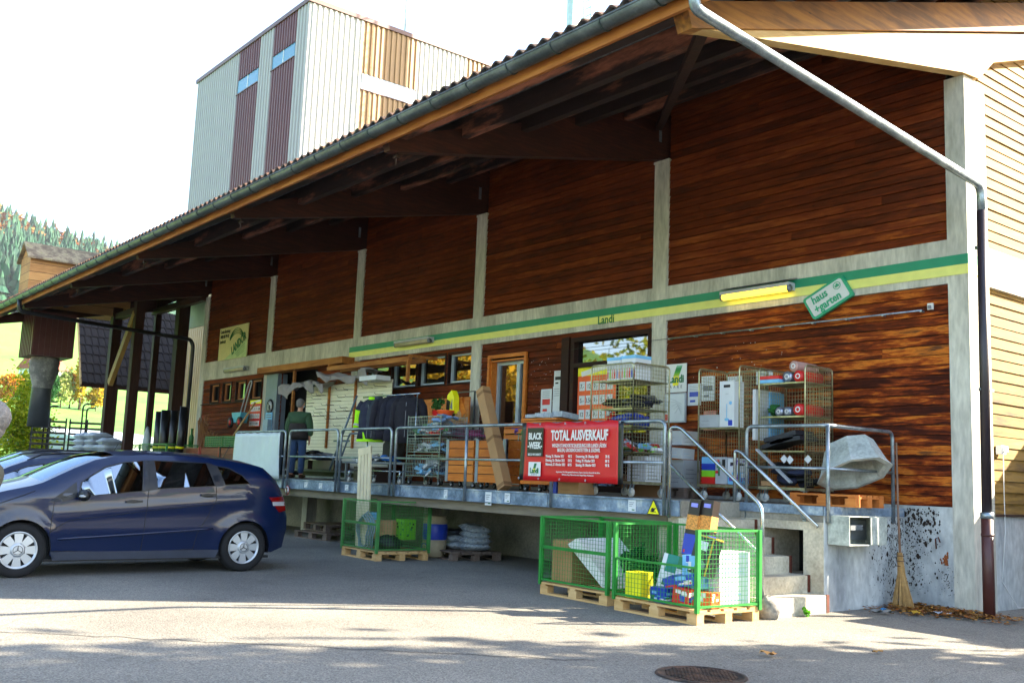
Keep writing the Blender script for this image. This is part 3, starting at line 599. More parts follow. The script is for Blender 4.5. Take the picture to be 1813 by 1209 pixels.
# pale far tower with ladder
T2 = thing('ladder_tower', 'slender pale teal steel tower with caged ladder behind the roof ridge', 'tower', (-26.5, 24, 0))
TEAL = mat('pale_teal_steel', '9fb8b4', .5)
b = MB(); b.box(-.65, -.3, -.2, .2, 8, 23, TEAL); b.build('column', T2)
b = MB(); 
for x in (.1, .5): b.cyl((x, 0, 8), (x, 0, 23), .03, TEAL, 6)
for k in range(50): b.cyl((.1, 0, 8.2 + k * .3), (.5, 0, 8.2 + k * .3), .018, TEAL, 5)
b.build('ladder', T2)
b = MB()
for k in range(16): b.tube([(.3 + .33 * math.cos(R(a)), -.05 - .45 * math.sin(R(a)), 8.5 + k * .9) for a in range(0, 181, 30)], .016, TEAL, 4)
b.build('safety_cage', T2)
# wooden turret on the roof and the brown spout box below it
TU = thing('spout_turret', 'boarded turret with tiled gable roof above eaves and brown metal spout box below', 'turret', (-34.75, 7.6, 0))
TURW = wood('turret_boards', [(.2, '7a5230'), (.5, 'b0804c'), (.8, 'c89a5e')], 'Y', rough=.8)
b = MB(); z = 6.3
while z < 8.0: b.box(-1.25, .0, 0, 3.3, z, z + .27, TURW); b.box(-1.25, -.0, 0, 3.3, z + .27, z + .285, BROWN_D); z += .285
b.prism([(-1.25, 7.96), (0, 7.96), (-.62, 8.42)], 0.01, 3.29, TURW, 'XZ'); b.build('boarding', TU)
b = MB()
for sgn in (0, 1):
    xa, xb = (-.62, .16) if sgn else (-.62, -1.41); b.add([(xa, -.12, 8.5), (xb, -.12, 7.9), (xb, 3.5, 7.9), (xa, 3.5, 8.5), (xa, -.12, 8.44), (xb, -.12, 7.84), (xb, 3.5, 7.84), (xa, 3.5, 8.44)], [(0, 1, 2, 3), (4, 7, 6, 5), (0, 4, 5, 1), (1, 5, 6, 2), (2, 6, 7, 3), (3, 7, 4, 0)], blotch('turret_roof', '6a5a48', '9a8a6c', 4, .4, .6, .95, third='7a7a40'))
b.build('roof', TU)
SPB = mat('spout_brown', '5c302a', .5)
b = MB(); b.M = Matrix.Translation((1.3, 0, 0)); b.box(-1.5, 0, 0, 1.25, 4.6, 6.0, SPB)
for k in range(7): b.box(.0, .025, .03 + k * .17, .09 + k * .17, 4.6, 5.95, SPB); b.box(-1.45 + k * .2, -1.38 + k * .2, -.025, 0, 4.6, 5.9, SPB)
b.build('spout_box', TU)
b = MB(); b.M = Matrix.Translation((1.3, 0, 0)); b.lathe([(.42, 4.6), (.46, 4.45), (.43, 4.3), (.45, 4.2), (.3, 3.7), (.32, 3.62)], blotch('canvas_sleeve', '6a6862', '8d8a80', 4), 16, c=(-.7, .6, 0)); b.lathe([(.3, 3.62), (.33, 2.4), (.31, 2.4)], mat('rubber_spout', '3c4044', .4), 16, c=(-.74, .6, 0)); b.build('spout', TU)
# neighbouring open shed roof with tiles
SH = thing('open_shed', 'open shed with steep dark tiled roof behind the timber posts', 'shed', (-40, 14, 0))
b = MB(); DT = mat('dark_tiles', '30241e', .9, 0, .2, 20); L_ = 9
for k in range(L_):
    x0, x1 = -.36 * k, -.36 * (k + 1); z0, z1 = 4.35 + .40 * k, 4.35 + .4 * (k + 1)
    y = -3.0 + .045 * k
    while y < 8: b.add([(x0, y, z0 + .05), (x0, y + .17, z0 + .05), (x0, y + .23, z0), (x0, y + .26, z0 + .02), (x1, y, z1), (x1, y + .17, z1), (x1, y + .23, z1 - .04), (x1, y + .26, z1 - .02), (x0, y, z0 - .04), (x0, y + .26, z0 - .04)], [(0, 1, 5, 4), (1, 2, 6, 5), (2, 3, 7, 6), (8, 9, 3, 2, 1, 0)], DT); y += .26
b.add([(-.02, -3, 4.28), (-.02, 8, 4.28), (-3.3, 8, 7.92), (-3.3, -2.6, 7.92)], [(0, 1, 2, 3)], DT); b.build('roof', SH)
b = MB(); b.box(-.05, .0, -3.05, 8, 4.2, 4.34, POSTW); b.bar((0, -3.03, 4.25), (-3.3, -2.6, 7.95), .05, .16, PALW)
for y in (-1.6, 3, 7): b.box(-.6, -.4, y - .1, y + .1, 0, 4.5, POSTW)
b.build('frame', SH)
# pale low building in the meadow
for (nm, lab, x, y, w, d, h, rh, m1, m2) in (('farmhouse', 'small white house with a red gable roof on the meadow', -190, 45.5, 5, 6, 3, 2.2, WHITE, mat('red_tiles', '8a4a3a', .9)), ('greenhouse', 'long low pale-roofed greenhouse on the meadow below the yard', -76, 21.2, 16, 8, .5, .9, LGREY, mat('pale_roof_sheet', '9aa4ac', .5, noise=.1))):
    t = thing(nm, lab, 'house' if nm == 'farmhouse' else 'greenhouse', (x, y, gh(x, y)), .35)
    b = MB(); b.box(-w / 2, w / 2, -d / 2, d / 2, -1, h, m1); b.build('wall', t)
    b = MB(); b.prism([(-w / 2 - .4, h - .1), (w / 2 + .4, h - .1), (0, h + rh)], -d / 2 - .4, d / 2 + .4, m2, 'XZ'); b.build('roof', t)
    b = MB()
    for k in range(3): b.box(w / 2, w / 2 + .05, -d / 2 + 1 + k * d / 3, -d / 2 + 2 + k * d / 3, h * .4, h * .75, DARK)
    b.build('window', t)
# ---------------------------------------------------------------- trees
BARK = blotch('bark', '3a2e24', '5a4a3a', 6, .4, .6, .95)
def tree(name, label, x, y, h, rad, m, n=3000, size=.16, crown0=.3, group=None, z=None):
    z = gh(x, y) if z is None else z
    t = thing(name, label, 'tree' if 'bush' not in name else 'bush', (x, y, z), 0, group)
    b = MB(); th = h * (crown0 + .25); b.tube([(0, 0, -.3), (.05 * h * .3, 0, th * .5), (0, .02 * h, th)], [h * .022, h * .016, h * .010], BARK, 8)
    for k in range(6):
        a = k * 1.05 + random.random(); z0 = th * random.uniform(.55, .95); b.tube([(0, 0, z0), (math.cos(a) * rad * .4, math.sin(a) * rad * .4, z0 + h * .15), (math.cos(a) * rad * .7, math.sin(a) * rad * .7, z0 + h * .28)], [h * .009, h * .006, h * .002], BARK, 6)
    b.build('trunk', t)
    b = MB(); hc = h * (1 - crown0); foliage(b, (0, 0, h * crown0 + hc / 2), (rad, rad, hc / 2), n, size, m, max(8, int(n / 160))); b.build('crown', t); return t
YG = leaves('yellow_green_leaves', ['9aa018', '6f8a1c', 'c0b828', '557818', 'd8c840'], .5); YE = leaves('yellow_leaves', ['c89a20', 'd8b838', 'a08028', '8a8a28'], .4); DG = leaves('dark_green_leaves', ['1c4a1c', '2a5a24', '18401c'], .3); OR = leaves('orange_leaves', ['a8601c', 'c88a30', '8a7a28'], .4)
tree('garden_bush', 'tall sunlit yellow-green bush beyond the parked cars', -44.5, 10.2, 5.2, 1.15, YG, 8000, .08, .0)
tree('poplar_tree', 'slim yellow poplar on the meadow', -150, 41.2, 9, .75, YE, 2500, .25, .05)
for k, (x, y, h, r_, m, lab, nm) in enumerate([(-150, 37.2, 5.5, 1.4, DG, 'dark green conifer clump left of the pale willow', 'conifer_tree'), (-151, 38.9, 6, 1.9, leaves('pale_willow_leaves', ['8a9a50', 'a8a868', '6a8a4a'], .4), 'pale grey-green willow in the middle of the meadow grove', 'willow_tree'), (-152, 40.4, 6, 1.5, OR, 'orange-brown autumn tree beside the poplar', 'autumn_tree'), (-150, 34.2, 5.5, 1.8, DG, 'round dark green tree over the small house', 'broadleaf_tree'), (-150, 32.0, 4.5, 1.8, OR, 'russet tree at the left edge of the meadow grove', 'autumn_tree'), (-150, 43.5, 4.5, 1.5, YE, 'yellow autumn tree right of the poplar', 'autumn_tree')]):
    tree(nm, lab, x, y, h, r_, m, 2600, .22, .1)
# trees across the street (they stand behind the photographer and show in the window panes)
for k, (x, y, h, r_, m, lab) in enumerate([(-33, -13, 11, 4.6, YG, 'yellow-green tree across the street farthest to the left'), (-24, -12, 12, 5, YG, 'broad yellow-green tree across the street second from the left'), (-43, -9, 11, 4.6, YE, 'golden tree across the street beyond the yard'), (-14, -14, 12, 5, YG, 'yellow-green tree across the street right behind the parked cars')]):
    tree('street_tree', lab, x, y, h, r_, m, 6000, .22, .12, 'trees across the street', z=0)
# trees beside the gable, outside the frame; both sheds are added to cast shade
tree('yard_tree', 'loose autumn tree standing by the gable side of the warehouse', 2.5, 15.6, 13.5, 3.3, OR, 30000, .18, .1, z=0)
tree('yard_tree', 'second autumn tree further from the gable wall', 7.2, 17.5, 13, 4.4, YG, 24000, .2, .15, z=0)
sh = thing('shade_shed', 'low grey board shed added unseen beside the gable to cast shade', 'shed', (-2.2, 13.9, 0))  # added out of view; its roof edge shades the ground by the wall
b = MB()
for k in range(13): b.box(-2.45, 2.45, -1.3, 1.3, k * .14, k * .14 + .13, mat('shed_board', '6f6a62', .8, island=.2))
b.build('wall', sh); b = MB(); b.box(-2.5, 2.5, -1.38, 1.38, 1.82, 1.88, GREY); b.build('roof', sh)
b = MB(); b.box(-1.2, -.3, -1.33, -1.3, .02, 1.75, BROWN_D); b.build('door', sh)
sh = thing('tall_shade_shed', 'taller board-clad shed added unseen behind the low one to shade the gable', 'shed', (-2.9, 17.6, 0)); b = MB()  # added out of view so the foot of the gable falls in shade
for k in range(22): b.box(-2.0, 2.0, -2.35, 2.35, k * .14, k * .14 + .13, GOLD)
b.build('wall', sh); b = MB(); b.prism([(-2.5, 3.08), (2.5, 3.08), (2.5, 3.2), (-2.5, 3.2)], -2.1, 2.1, GREY); b.build('roof', sh)

# ---------------------------------------------------------------- air
hm = bpy.data.materials.new('haze_air'); hm.use_nodes = True; hn = hm.node_tree; hn.nodes.clear(); ho = hn.nodes.new('ShaderNodeOutputMaterial'); hv_ = hn.nodes.new('ShaderNodeVolumePrincipled'); hv_.inputs['Density'].default_value = .00009; hv_.inputs['Color'].default_value = (.86, .93, 1, 1); hn.links.new(hv_.outputs[0], ho.inputs['Volume'])
b = MB(); b.box(-900, 210, -520, 1000, -2, 260, hm); b.build('haze', kind='stuff')
# ================================================================ THINGS ON AND AROUND THE DOCK
ZD = 1.185
def railing(label, pts, posts, mid=None, ends=(True, True), z0=1.0, h=2.12, zmid=1.62, r=.0235):
    """pts: plan polyline of the top tube; posts: plan points of uprights"""
    x, y = pts[0]; t = thing('railing', label, 'railing', (x, y, 1.18), 0, 'tube railings of the dock')
    def loc(p, z): return (p[0] - x, p[1] - y, z - 1.18)
    b = MB(); P = [loc(pts[0], z0)] if ends[0] else []
    P += [loc(p, h) for p in pts]
    if ends[1]: P.append(loc(pts[-1], z0))
    b.tube(smooth(P, .1, 6), r, GALV, 10); b.build('top_tube', t)
    b = MB(); b.tube([loc(p, zmid) for p in pts], r * .8, GALV, 8); b.build('mid_tube', t)
    for p in posts: b = MB(); b.tube([loc(p, z0), loc(p, h)], r, GALV, 10); b.build('post', t)
    return t
YR = 8.94
railing('leftmost dock railing carrying the white tarpaulin', [(-20.56, YR), (-18.2, YR)], [])
railing('short dock railing in front of the man in the green jacket', [(-18.02, YR), (-16.1, YR)], [])
railing('dock railing in front of the clothes rack', [(-15.98, YR), (-14.28, YR)], [])
railing('longest dock railing carrying the red sale banner', [(-14.14, YR), (-8.16, YR)], [(-12.16, YR), (-10.2, YR)])
railing('corner railing round the dock end beside the concrete trough', [(-7.88, 10.13), (-6.72, 10.13), (-6.72, 11.52)], [(-6.72, 10.13)], z0=1.0)
t = thing('handrail', 'outer stair handrail with its foot beside the right green cage', 'handrail', (-8.08, YR, 1.0)); o = (-8.08, YR, 1.0)
def rl(pts, o): return [(p[0] - o[0], p[1] - o[1], p[2] - o[2]) for p in pts]
b = MB(); b.tube(smooth(rl([(-8.08, YR, .98), (-8.08, YR, 2.04), (-7.93, YR, 2.04), (-6.74, YR, 1.17), (-6.74, YR, 0)], o), .12, 6), .022, CHRM, 12); b.build('tube', t)
b = MB(); b.tube(rl([(-8.08, YR, 1.6), (-6.74, YR, .64)], o), .018, CHRM, 10); b.build('mid_tube', t)
t = thing('handrail', 'inner stair handrail on the dock wall above the dark opening', 'handrail', (-7.99, 10.04, 1.0)); o = (-7.99, 10.04, 1.0)
b = MB(); b.tube(smooth(rl([(-7.99, 10.04, .98), (-7.99, 10.04, 1.82), (-7.9, 10.04, 1.8), (-6.80, 10.04, .95)], o), .08, 6), .022, CHRM, 12); b.build('tube', t)
b = MB(); b.tube(rl([(-7.02, 10.04, 1.1), (-7.02, 10.04, 1.03), (-7.02, 10.1, 1.03)], o), .008, GALV, 6); b.box(-7.04 + 7.99, -7.0 + 7.99, .055, .066, 0, .07, GALV); b.build('bracket', t)

def pallet(b_mat, loc, rz, label, L=1.2, Wd=.8, group=None, gap=5):
    t = thing('pallet', label, 'pallet', loc, rz, group)
    b = MB(); ws = (Wd - .02) / gap * .8
    for k in range(gap): y = -Wd / 2 + ws / 2 + (Wd - ws) * k / (gap - 1); b.box(-L / 2, L / 2, y - ws / 2, y + ws / 2, .122, .144, b_mat)
    for x in (-L / 2 + .05, 0, L / 2 - .05): b.box(x - .05, x + .05, -Wd / 2, Wd / 2, .1, .1215, b_mat)
    b.build('deck', t)
    for y in (-Wd / 2 + .05, 0, Wd / 2 - .05):
        b = MB(); b.box(-L / 2, L / 2, y - .05, y + .05, 0, .022, b_mat)
        for x in (-L / 2 + .07, 0, L / 2 - .07): b.box(x - .07, x + .07, y - .049, y + .049, .0225, .0995, b_mat)
        b.build('skid', t)
    return t
def meshpanel(b, p0, p1, z0, z1, m, nx, nz, w=.0034, fr=.016, frm=None):
    """wire panel between plan points p0, p1"""
    p0 = Vector((*p0, 0)); p1 = Vector((*p1, 0)); f = lambda t, z: tuple(p0.lerp(p1, t) + Vector((0, 0, z)))
    if fr:
        for a, c in (((0, z0), (1, z0)), ((0, z1), (1, z1)), ((0, z0), (0, z1)), ((1, z0), (1, z1))): b.bar(f(*a), f(*c), fr, fr, frm or m)
    for k in range(1, nx): b.bar(f(k / nx, z0), f(k / nx, z1), w, w, m)
    for k in range(1, nz): z = z0 + (z1 - z0) * k / nz; b.bar(f(0, z), f(1, z), w, w, m)
def cage(loc, rz, label, m, L=1.2, Wd=.9, H=.93, front_open=False, pm=PALW, plabel='', group='green mesh pallet cages', plabel_group=None, side_m=None):
    pallet(pm, loc, rz, plabel, L, Wd)
    t = thing('mesh_cage', label, 'cage', (loc[0], loc[1], loc[2] + .145), rz, group); h = H - .145
    C = [(-L / 2, -Wd / 2), (L / 2, -Wd / 2), (L / 2, Wd / 2), (-L / 2, Wd / 2)]
    for k in range(4):
        c = C[k]; b = MB(); b.box(c[0] - .02, c[0] + .02, c[1] - .02, c[1] + .02, -.03, h, m); b.build('corner_post', t)
        q = C[(k + 1) % 4]; n = int((L if k % 2 == 0 else Wd) / .05); b = MB()
        z1 = h - .01; 
        d = (Vector(q) - Vector(c)).normalized() * .025; a_ = Vector(c) + d; q_ = Vector(q) - d
        if k == 0:
            meshpanel(b, a_, q_, .03, h * .52, m, n, 8, fr=.022); b.build('drop_panel', t)
            if not front_open: b = MB(); meshpanel(b, a_, q_, h * .54, z1, m, n, 8, fr=.022); b.build('mesh_panel', t)
        else: meshpanel(b, a_, q_, .03, z1, m, n, 16, fr=.022); b.build('mesh_panel', t)
    return t
def carton(name, label, cat, loc, size, m, rz=0, tilt=(0, 0), deco=None, group=None, lid=True):
    """box with overlapping flaps; deco(b, w, d, h) adds print"""
    w, d, h = size; t = MB(); t.box(-w / 2, w / 2, -d / 2, d / 2, 0, h - .004, m)
    if lid: t.box(-w / 2 - .001, w / 2 + .001, -d / 2 - .001, -.002, h - .004, h, m); t.box(-w / 2 - .001, w / 2 + .001, .002, d / 2 + .001, h - .004, h, m)
    if deco: deco(t, w, d, h)
    o = t.build(name, None, loc, (tilt[0], tilt[1], rz), label=label, cat=cat)
    if group: o['group'] = group
    return o
def stripes(cols, z0=0, z1=1):
    def f(b, w, d, h):
        n = len(cols)
        for k, c in enumerate(cols):
            a, e = h * (z0 + (z1 - z0) * k / n), h * (z0 + (z1 - z0) * (k + 1) / n); b.box(-w / 2 - .002, w / 2 + .002, -d / 2 - .002, d / 2 + .002, a, e, c)
    return f
def blots(cols, n=6, s=.25, seed=1):
    def f(b, w, d, h):
        q = random.Random(seed)
        for k in range(n):
            c = cols[k % len(cols)]; x = q.uniform(-.35, .35) * w; z = q.uniform(.15, .8) * h; a = q.uniform(.3, 1) * s * w; e = q.uniform(.2, 1) * s * h
            b.box(max(-w / 2, x - a / 2), min(w / 2, x + a / 2), -d / 2 - .003 - .0002 * k, -d / 2, z, min(h, z + e), c)
            y = q.uniform(-.35, .35) * d; b.box(w / 2, w / 2 + .003 + .0002 * k, max(-d / 2, y - a / 2), min(d / 2, y + a / 2), z, min(h, z + e * .8), c)
    return f
def lines(m, n=5, z0=.2, z1=.8):
    def f(b, w, d, h):
        for k in range(n): z = h * (z0 + (z1 - z0) * k / n); b.box(-w * .35, w * random.uniform(.0, .35), -d / 2 - .003, -d / 2, z, z + h * .02, m); b.box(w / 2, w / 2 + .003, -d * .35, d * random.uniform(0, .35), z, z + h * .02, m)
    return f

# ---- caged pallets in the yard
cage((-8.72, 8.52, 0), R(-3), 'left bright green mesh cage of the pair, with a white slab leaning in it', CAGEG, 1.22, .95, .93, False, PALW, 'pallet under the green cage that holds the leaning white slab')
cage((-7.25, 8.30, 0), R(-3), 'bright green half-open mesh cage full of boxes at the foot of the stair', CAGEG, 1.22, .92, .93, True, PALW, 'sunlit pallet under the box-filled green cage at the stair foot')
cage((-14.22, 8.88, 0), R(-3), 'dull green mesh cage with hose coil and trellis behind the blue car', CAGED, 1.2, .95, .93, False, PALW, 'pale pallet under the dull green cage with the hose coil')
# contents: left bright cage
carton('cardboard_box', 'tall brown cardboard box in the left corner of the green cage with the white slab', 'box', (-9.08, 8.42, .15), (.36, .5, .5), CARD, 0)
b = MB(); b.prism([(-.1, 0), (.06, 0), (-.52, .52), (-.66, .44)], -.38, .38, WHITE, 'XZ'); b.build('foam_slab', None, (-8.25, 8.5, .18), (0, 0, R(4)), label='thick white foam slab leaning diagonally in the left green cage', cat='slab')
b = MB(); foliage(b, (0, 0, .22), (.22, .28, .22), 900, .04, leaves('plastic_fir', ['06281c', '0c3a26', '0a4a34'], .1), 12); b.build('artificial_fir', None, (-8.28, 8.72, .2), label='dark green artificial fir branches beside the white foam slab', cat='plant')
# contents: right cage
carton('yellow_box', 'bright yellow box in the front left corner of the open green cage', 'box', (-7.66, 8.02, .15), (.22, .2, .27), YELP, .1)
def pelletbag(b, w, d, h):
    b.box(-w / 2 - .002, w / 2 + .002, -d / 2 - .002, d / 2 + .002, h * .02, h * .38, BLUE); b.box(-w / 2 - .002, w / 2 + .002, -d / 2 - .002, d / 2 + .002, h * .46, h * .72, mat('wood_chips', 'c8883c', .8, 0, .5, 60)); b.box(-w * .3, w * .3, -d / 2 - .004, -d / 2, h * .86, h * .93, mat('pale_violet', '8888d8'))
    b.box(-w * .4, -w * .25, -d / 2 - .004, -d / 2, h * .05, h * .1, RED)
BROWNP = mat('dark_brown_print', '1e1410', .4)
carton('fuel_carton', 'left of two tall dark cartons of firelighter wood standing up out of the open cage', 'carton', (-7.19, 8.30, .62), (.15, .11, .60), BROWNP, 0, (R(-8), R(4)), pelletbag)
carton('fuel_carton', 'right of two tall dark cartons of firelighter wood standing up out of the open cage', 'carton', (-7.03, 8.33, .62), (.15, .11, .60), BROWNP, 0, (R(-8), R(3)), pelletbag)
def gold(b, w, d, h):
    b.box(-w / 2 - .003, w / 2 + .003, -d / 2 - .003, d / 2 + .003, h * .96, h, mat('gold_edge', 'c89a30')); b.box(w * .36, w * .44, -d / 2 - .003, -d / 2, 0, h * .96, mat('gold_edge', 'c89a30')); b.box(-w * .3, w * .2, -d / 2 - .004, -d / 2, h * .62, h * .85, PAPER); b.ell((0, -d / 2, h * .25), (w * .3, .004, h * .12), GREY)
carton('black_carton', 'black carton with golden edge tilted in the open green cage', 'carton', (-6.86, 8.08, .46), (.26, .12, .40), mat('black_print', '15181c', .4), 0, (R(-12), R(8)), gold)
carton('white_carton', 'white and green carton leaning in the middle of the open green cage', 'carton', (-7.28, 8.12, .2), (.36, .14, .42), PAPER, .05, (R(-14), R(6)), blots([LGREEN, mat('teal_print', '1a7a6a'), LGREEN], 5, .5, 4))
carton('blue_bag_box', 'blue patterned pack lying on the heap in the open green cage', 'pack', (-7.05, 8.06, .34), (.34, .26, .11), BLUE, .3, (.1, -.2), blots([LBLUE, WHITE, RED], 6, .4, 5))
carton('red_pack', 'small red pack low at the front of the open green cage', 'pack', (-6.98, 7.96, .15), (.2, .12, .18), RED, .1, (0, .1), blots([WHITE, BLUE], 5, .4, 6))
carton('dark_blue_pack', 'dark blue pack low between the yellow box and the red pack', 'pack', (-7.27, 7.97, .15), (.26, .14, .15), BLUE, -.2, (0, 0), blots([LBLUE, WHITE, LGREEN], 7, .3, 7))
for k, (z, h, c, lab) in enumerate([(.15, .30, PAPER, 'lowest'), (.45, .13, PAPER, 'middle'), (.58, .12, PAPER, 'topmost')]):
    carton('white_box', lab + ' white box of the stack against the sunlit side of the open cage', 'box', (-6.84, 8.45, z), (.26, .46, h - .003), c, R(-3), (0, 0), lines(LBLUE, 3), 'white boxes stacked in the sunlit cage')
carton('pale_blue_box', 'pale blue box behind the sunlit mesh beside the white stack', 'box', (-6.96, 8.12, .32), (.2, .18, .33), LBLUE, .1, (0, 0), blots([WHITE, BLUE], 4, .4, 8))
carton('orange_pack', 'orange and white pack at the bottom behind the sunlit mesh', 'pack', (-6.80, 8.12, .15), (.2, .2, .15), ORNG, .2, (0, 0), blots([WHITE, RED], 5, .4, 9))
carton('teal_pack', 'small teal pack wedged above the pale blue box', 'pack', (-7.0, 8.4, .62), (.16, .2, .12), mat('teal_print', '1a7a6a'), .2)
# contents: far dull cage
t = thing('garden_trellis', 'long beige plastic panel with slots standing upright in the dull green cage', 'panel', (-14.50, 8.62, .18)); b = MB()
PLB = mat('beige_plastic', 'cbbd9c', .6)
b.M = Matrix.Rotation(R(-3), 4, 'X') @ Matrix.Rotation(R(-8), 4, 'Y')
for k in range(4): b.box(-.2 + k * .105, -.2 + k * .105 + .088, -.012, .012, 0, 1.62, PLB)
for z0, z1 in ((0, .7), (1.5, 1.62)): b.box(-.2, .203, -.016, .016, z0, z1, PLB)
b.build('slotted_board', t)
b = MB(); HOSE = mat('grey_hose', '8494a0', .35)
for k in range(4):
    rr = .25 + .022 * k; b.tube([(rr * math.cos(a / 24 * 6.283), .03 * k + .02 * math.sin(a), .27 + rr * math.sin(a / 24 * 6.283)) for a in range(24)], .014, HOSE, 6, closed=True)
b.build('hose_coil', None, (-14.32, 8.50, .15), (0, 0, R(-12)), label='coil of grey garden hose standing in the dull green cage', cat='hose')
carton('lime_crate', 'lime green plastic crate in the right corner of the dull green cage', 'crate', (-13.88, 9.05, .32), (.26, .22, .32), mat('lime_crate', '5ca018', .5), 0, (0, 0), blots([LGREEN, BLACK], 8, .15, 3))
carton('blue_tub', 'pale blue box low in the left of the dull green cage', 'box', (-14.55, 8.75, .5), (.24, .2, .22), LBLUE)
carton('brown_carton', 'brown carton in the middle of the dull green cage', 'carton', (-14.2, 8.95, .3), (.4, .35, .3), CARD, .3)
b = MB(); b.ell((0, 0, .1), (.26, .22, .12), BLACK, 14, 9, .2); b.build('black_sheet', None, (-13.98, 8.8, .15), label='crumpled black plastic sheet at the bottom of the dull green cage', cat='sheet')
# sack beside the cage
t = thing('paper_sack', 'upright paper sack with a blue middle band beside the dull green cage', 'sack', (-14.05, 9.75, 0))
SK = mat('sack_paper', 'b0a080', .8, 0, .15, 8, .4)
b = MB(); b.lathe([(.01, 0), (.17, .02), (.20, .12), (.205, .3), (.2, .3)], SK, 16); b.lathe([(.2, .3), (.215, .4), (.21, .54), (.2, .56)], BLUE, 16); b.lathe([(.2, .56), (.2, .62), (.17, .66), (.19, .69), (.15, .66)], SK, 16); b.build('sack_body', t)
b = MB(); b.tube([(.08 * math.cos(a / 12 * 6.283), -.207, .18 + .06 * math.sin(a / 12 * 6.283)) for a in range(12)], .008, BLUE, 4, closed=True); b.build('print', t)
# bags on old pallet below the dock
pallet(PALG, (-13.95, 10.2, 0), R(-10), 'old grey pallet under the dock carrying the soil bags', 1.35, .9)
BAGM = blotch('soil_bag_film', '8fa0b0', 'c4ccd2', 9, .42, .58, .35, 0, .3, third='1e2226'); BAGD = blotch('soil_bag_dark', '1c1e22', '3a4048', 9, .45, .6, .35, 0, .3, third='9aa8b4')
def bag(name, label, cat, loc, size, m, rz, tilt=(0, 0), group=None, seed=0):
    q = random.Random(seed); b = MB(); nu, nv = 14, 9; w, d, h = size; vs = []; fs = []
    for s_ in (1, -1):
        base = len(vs)
        for i in range(nv + 1):
            for j in range(nu + 1):
                u = j / nu * 2 - 1; v = i / nv * 2 - 1; e = max(0, (1 - abs(u) ** 4)) ** .5 * max(0, (1 - abs(v) ** 3)) ** .5
                z = s_ * h / 2 * e * (1 + .25 * math.sin(u * 5 + seed) * math.cos(v * 4 + seed)) + q.uniform(-.006, .006)
                vs.append((u * w / 2 * (1 - .05 * abs(v)), v * d / 2 * (1 - .06 * abs(u) * abs(v)), z + h / 2))
        for i in range(nv):
            for j in range(nu): a = base + i * (nu + 1) + j; f = (a, a + 1, a + nu + 2, a + nu + 1); fs.append(f if s_ > 0 else f[::-1])
    b.add(vs, fs, m, True); o = b.build(name, None, loc, (tilt[0], tilt[1], rz), label=label, cat=cat)
    if group: o['group'] = group
    return o
pos = [('lowest', 0), ('second', 1), ('third', 2), ('topmost', 3)]
for lab, k in pos:
    bag('soil_bag', lab + ' silvery soil bag of the right stack on the old pallet', 'bag', (-13.62, 10.25, .145 + k * .1), (.62, .4, .12), BAGM if k % 2 == 0 else BAGM, R(-10 + 5 * math.sin(k * 2)), (0, R(3 * (k - 1))), 'soil bags on the old pallet', k)
    if k < 3: bag('soil_bag', lab.replace('third', 'topmost') + ' silvery soil bag of the left stack on the old pallet', 'bag', (-14.12, 10.2, .145 + k * .1), (.62, .42, .12), BAGM if k != 2 else BAGD, R(-14 + 8 * math.sin(k * 3)), (0, R(-4 * k)), 'soil bags on the old pallet', k + 9)
bag('soil_bag', 'flat half-empty soil bag hanging off the left end of the old pallet', 'bag', (-14.42, 10.02, .145), (.5, .38, .07), BAGM, R(-25), (0, 0), 'soil bags on the old pallet', 31)
pallet(PALG, (-18.4, 10.1, 0), R(4), 'lower grey pallet in the dark under the dock behind the blue car')
pallet(PALG, (-18.55, 10.3, .15), R(-6), 'upper grey pallet leaning on another in the dark under the dock')
# orange leaf litter bit
b = MB(); b.ell((0, 0, .03), (.06, .04, .03), ORNG, 8, 5, .3); b.build('orange_rag', None, (-9.75, 9.1, 0), label='small crumpled orange rag on the asphalt left of the green cages', cat='rag')

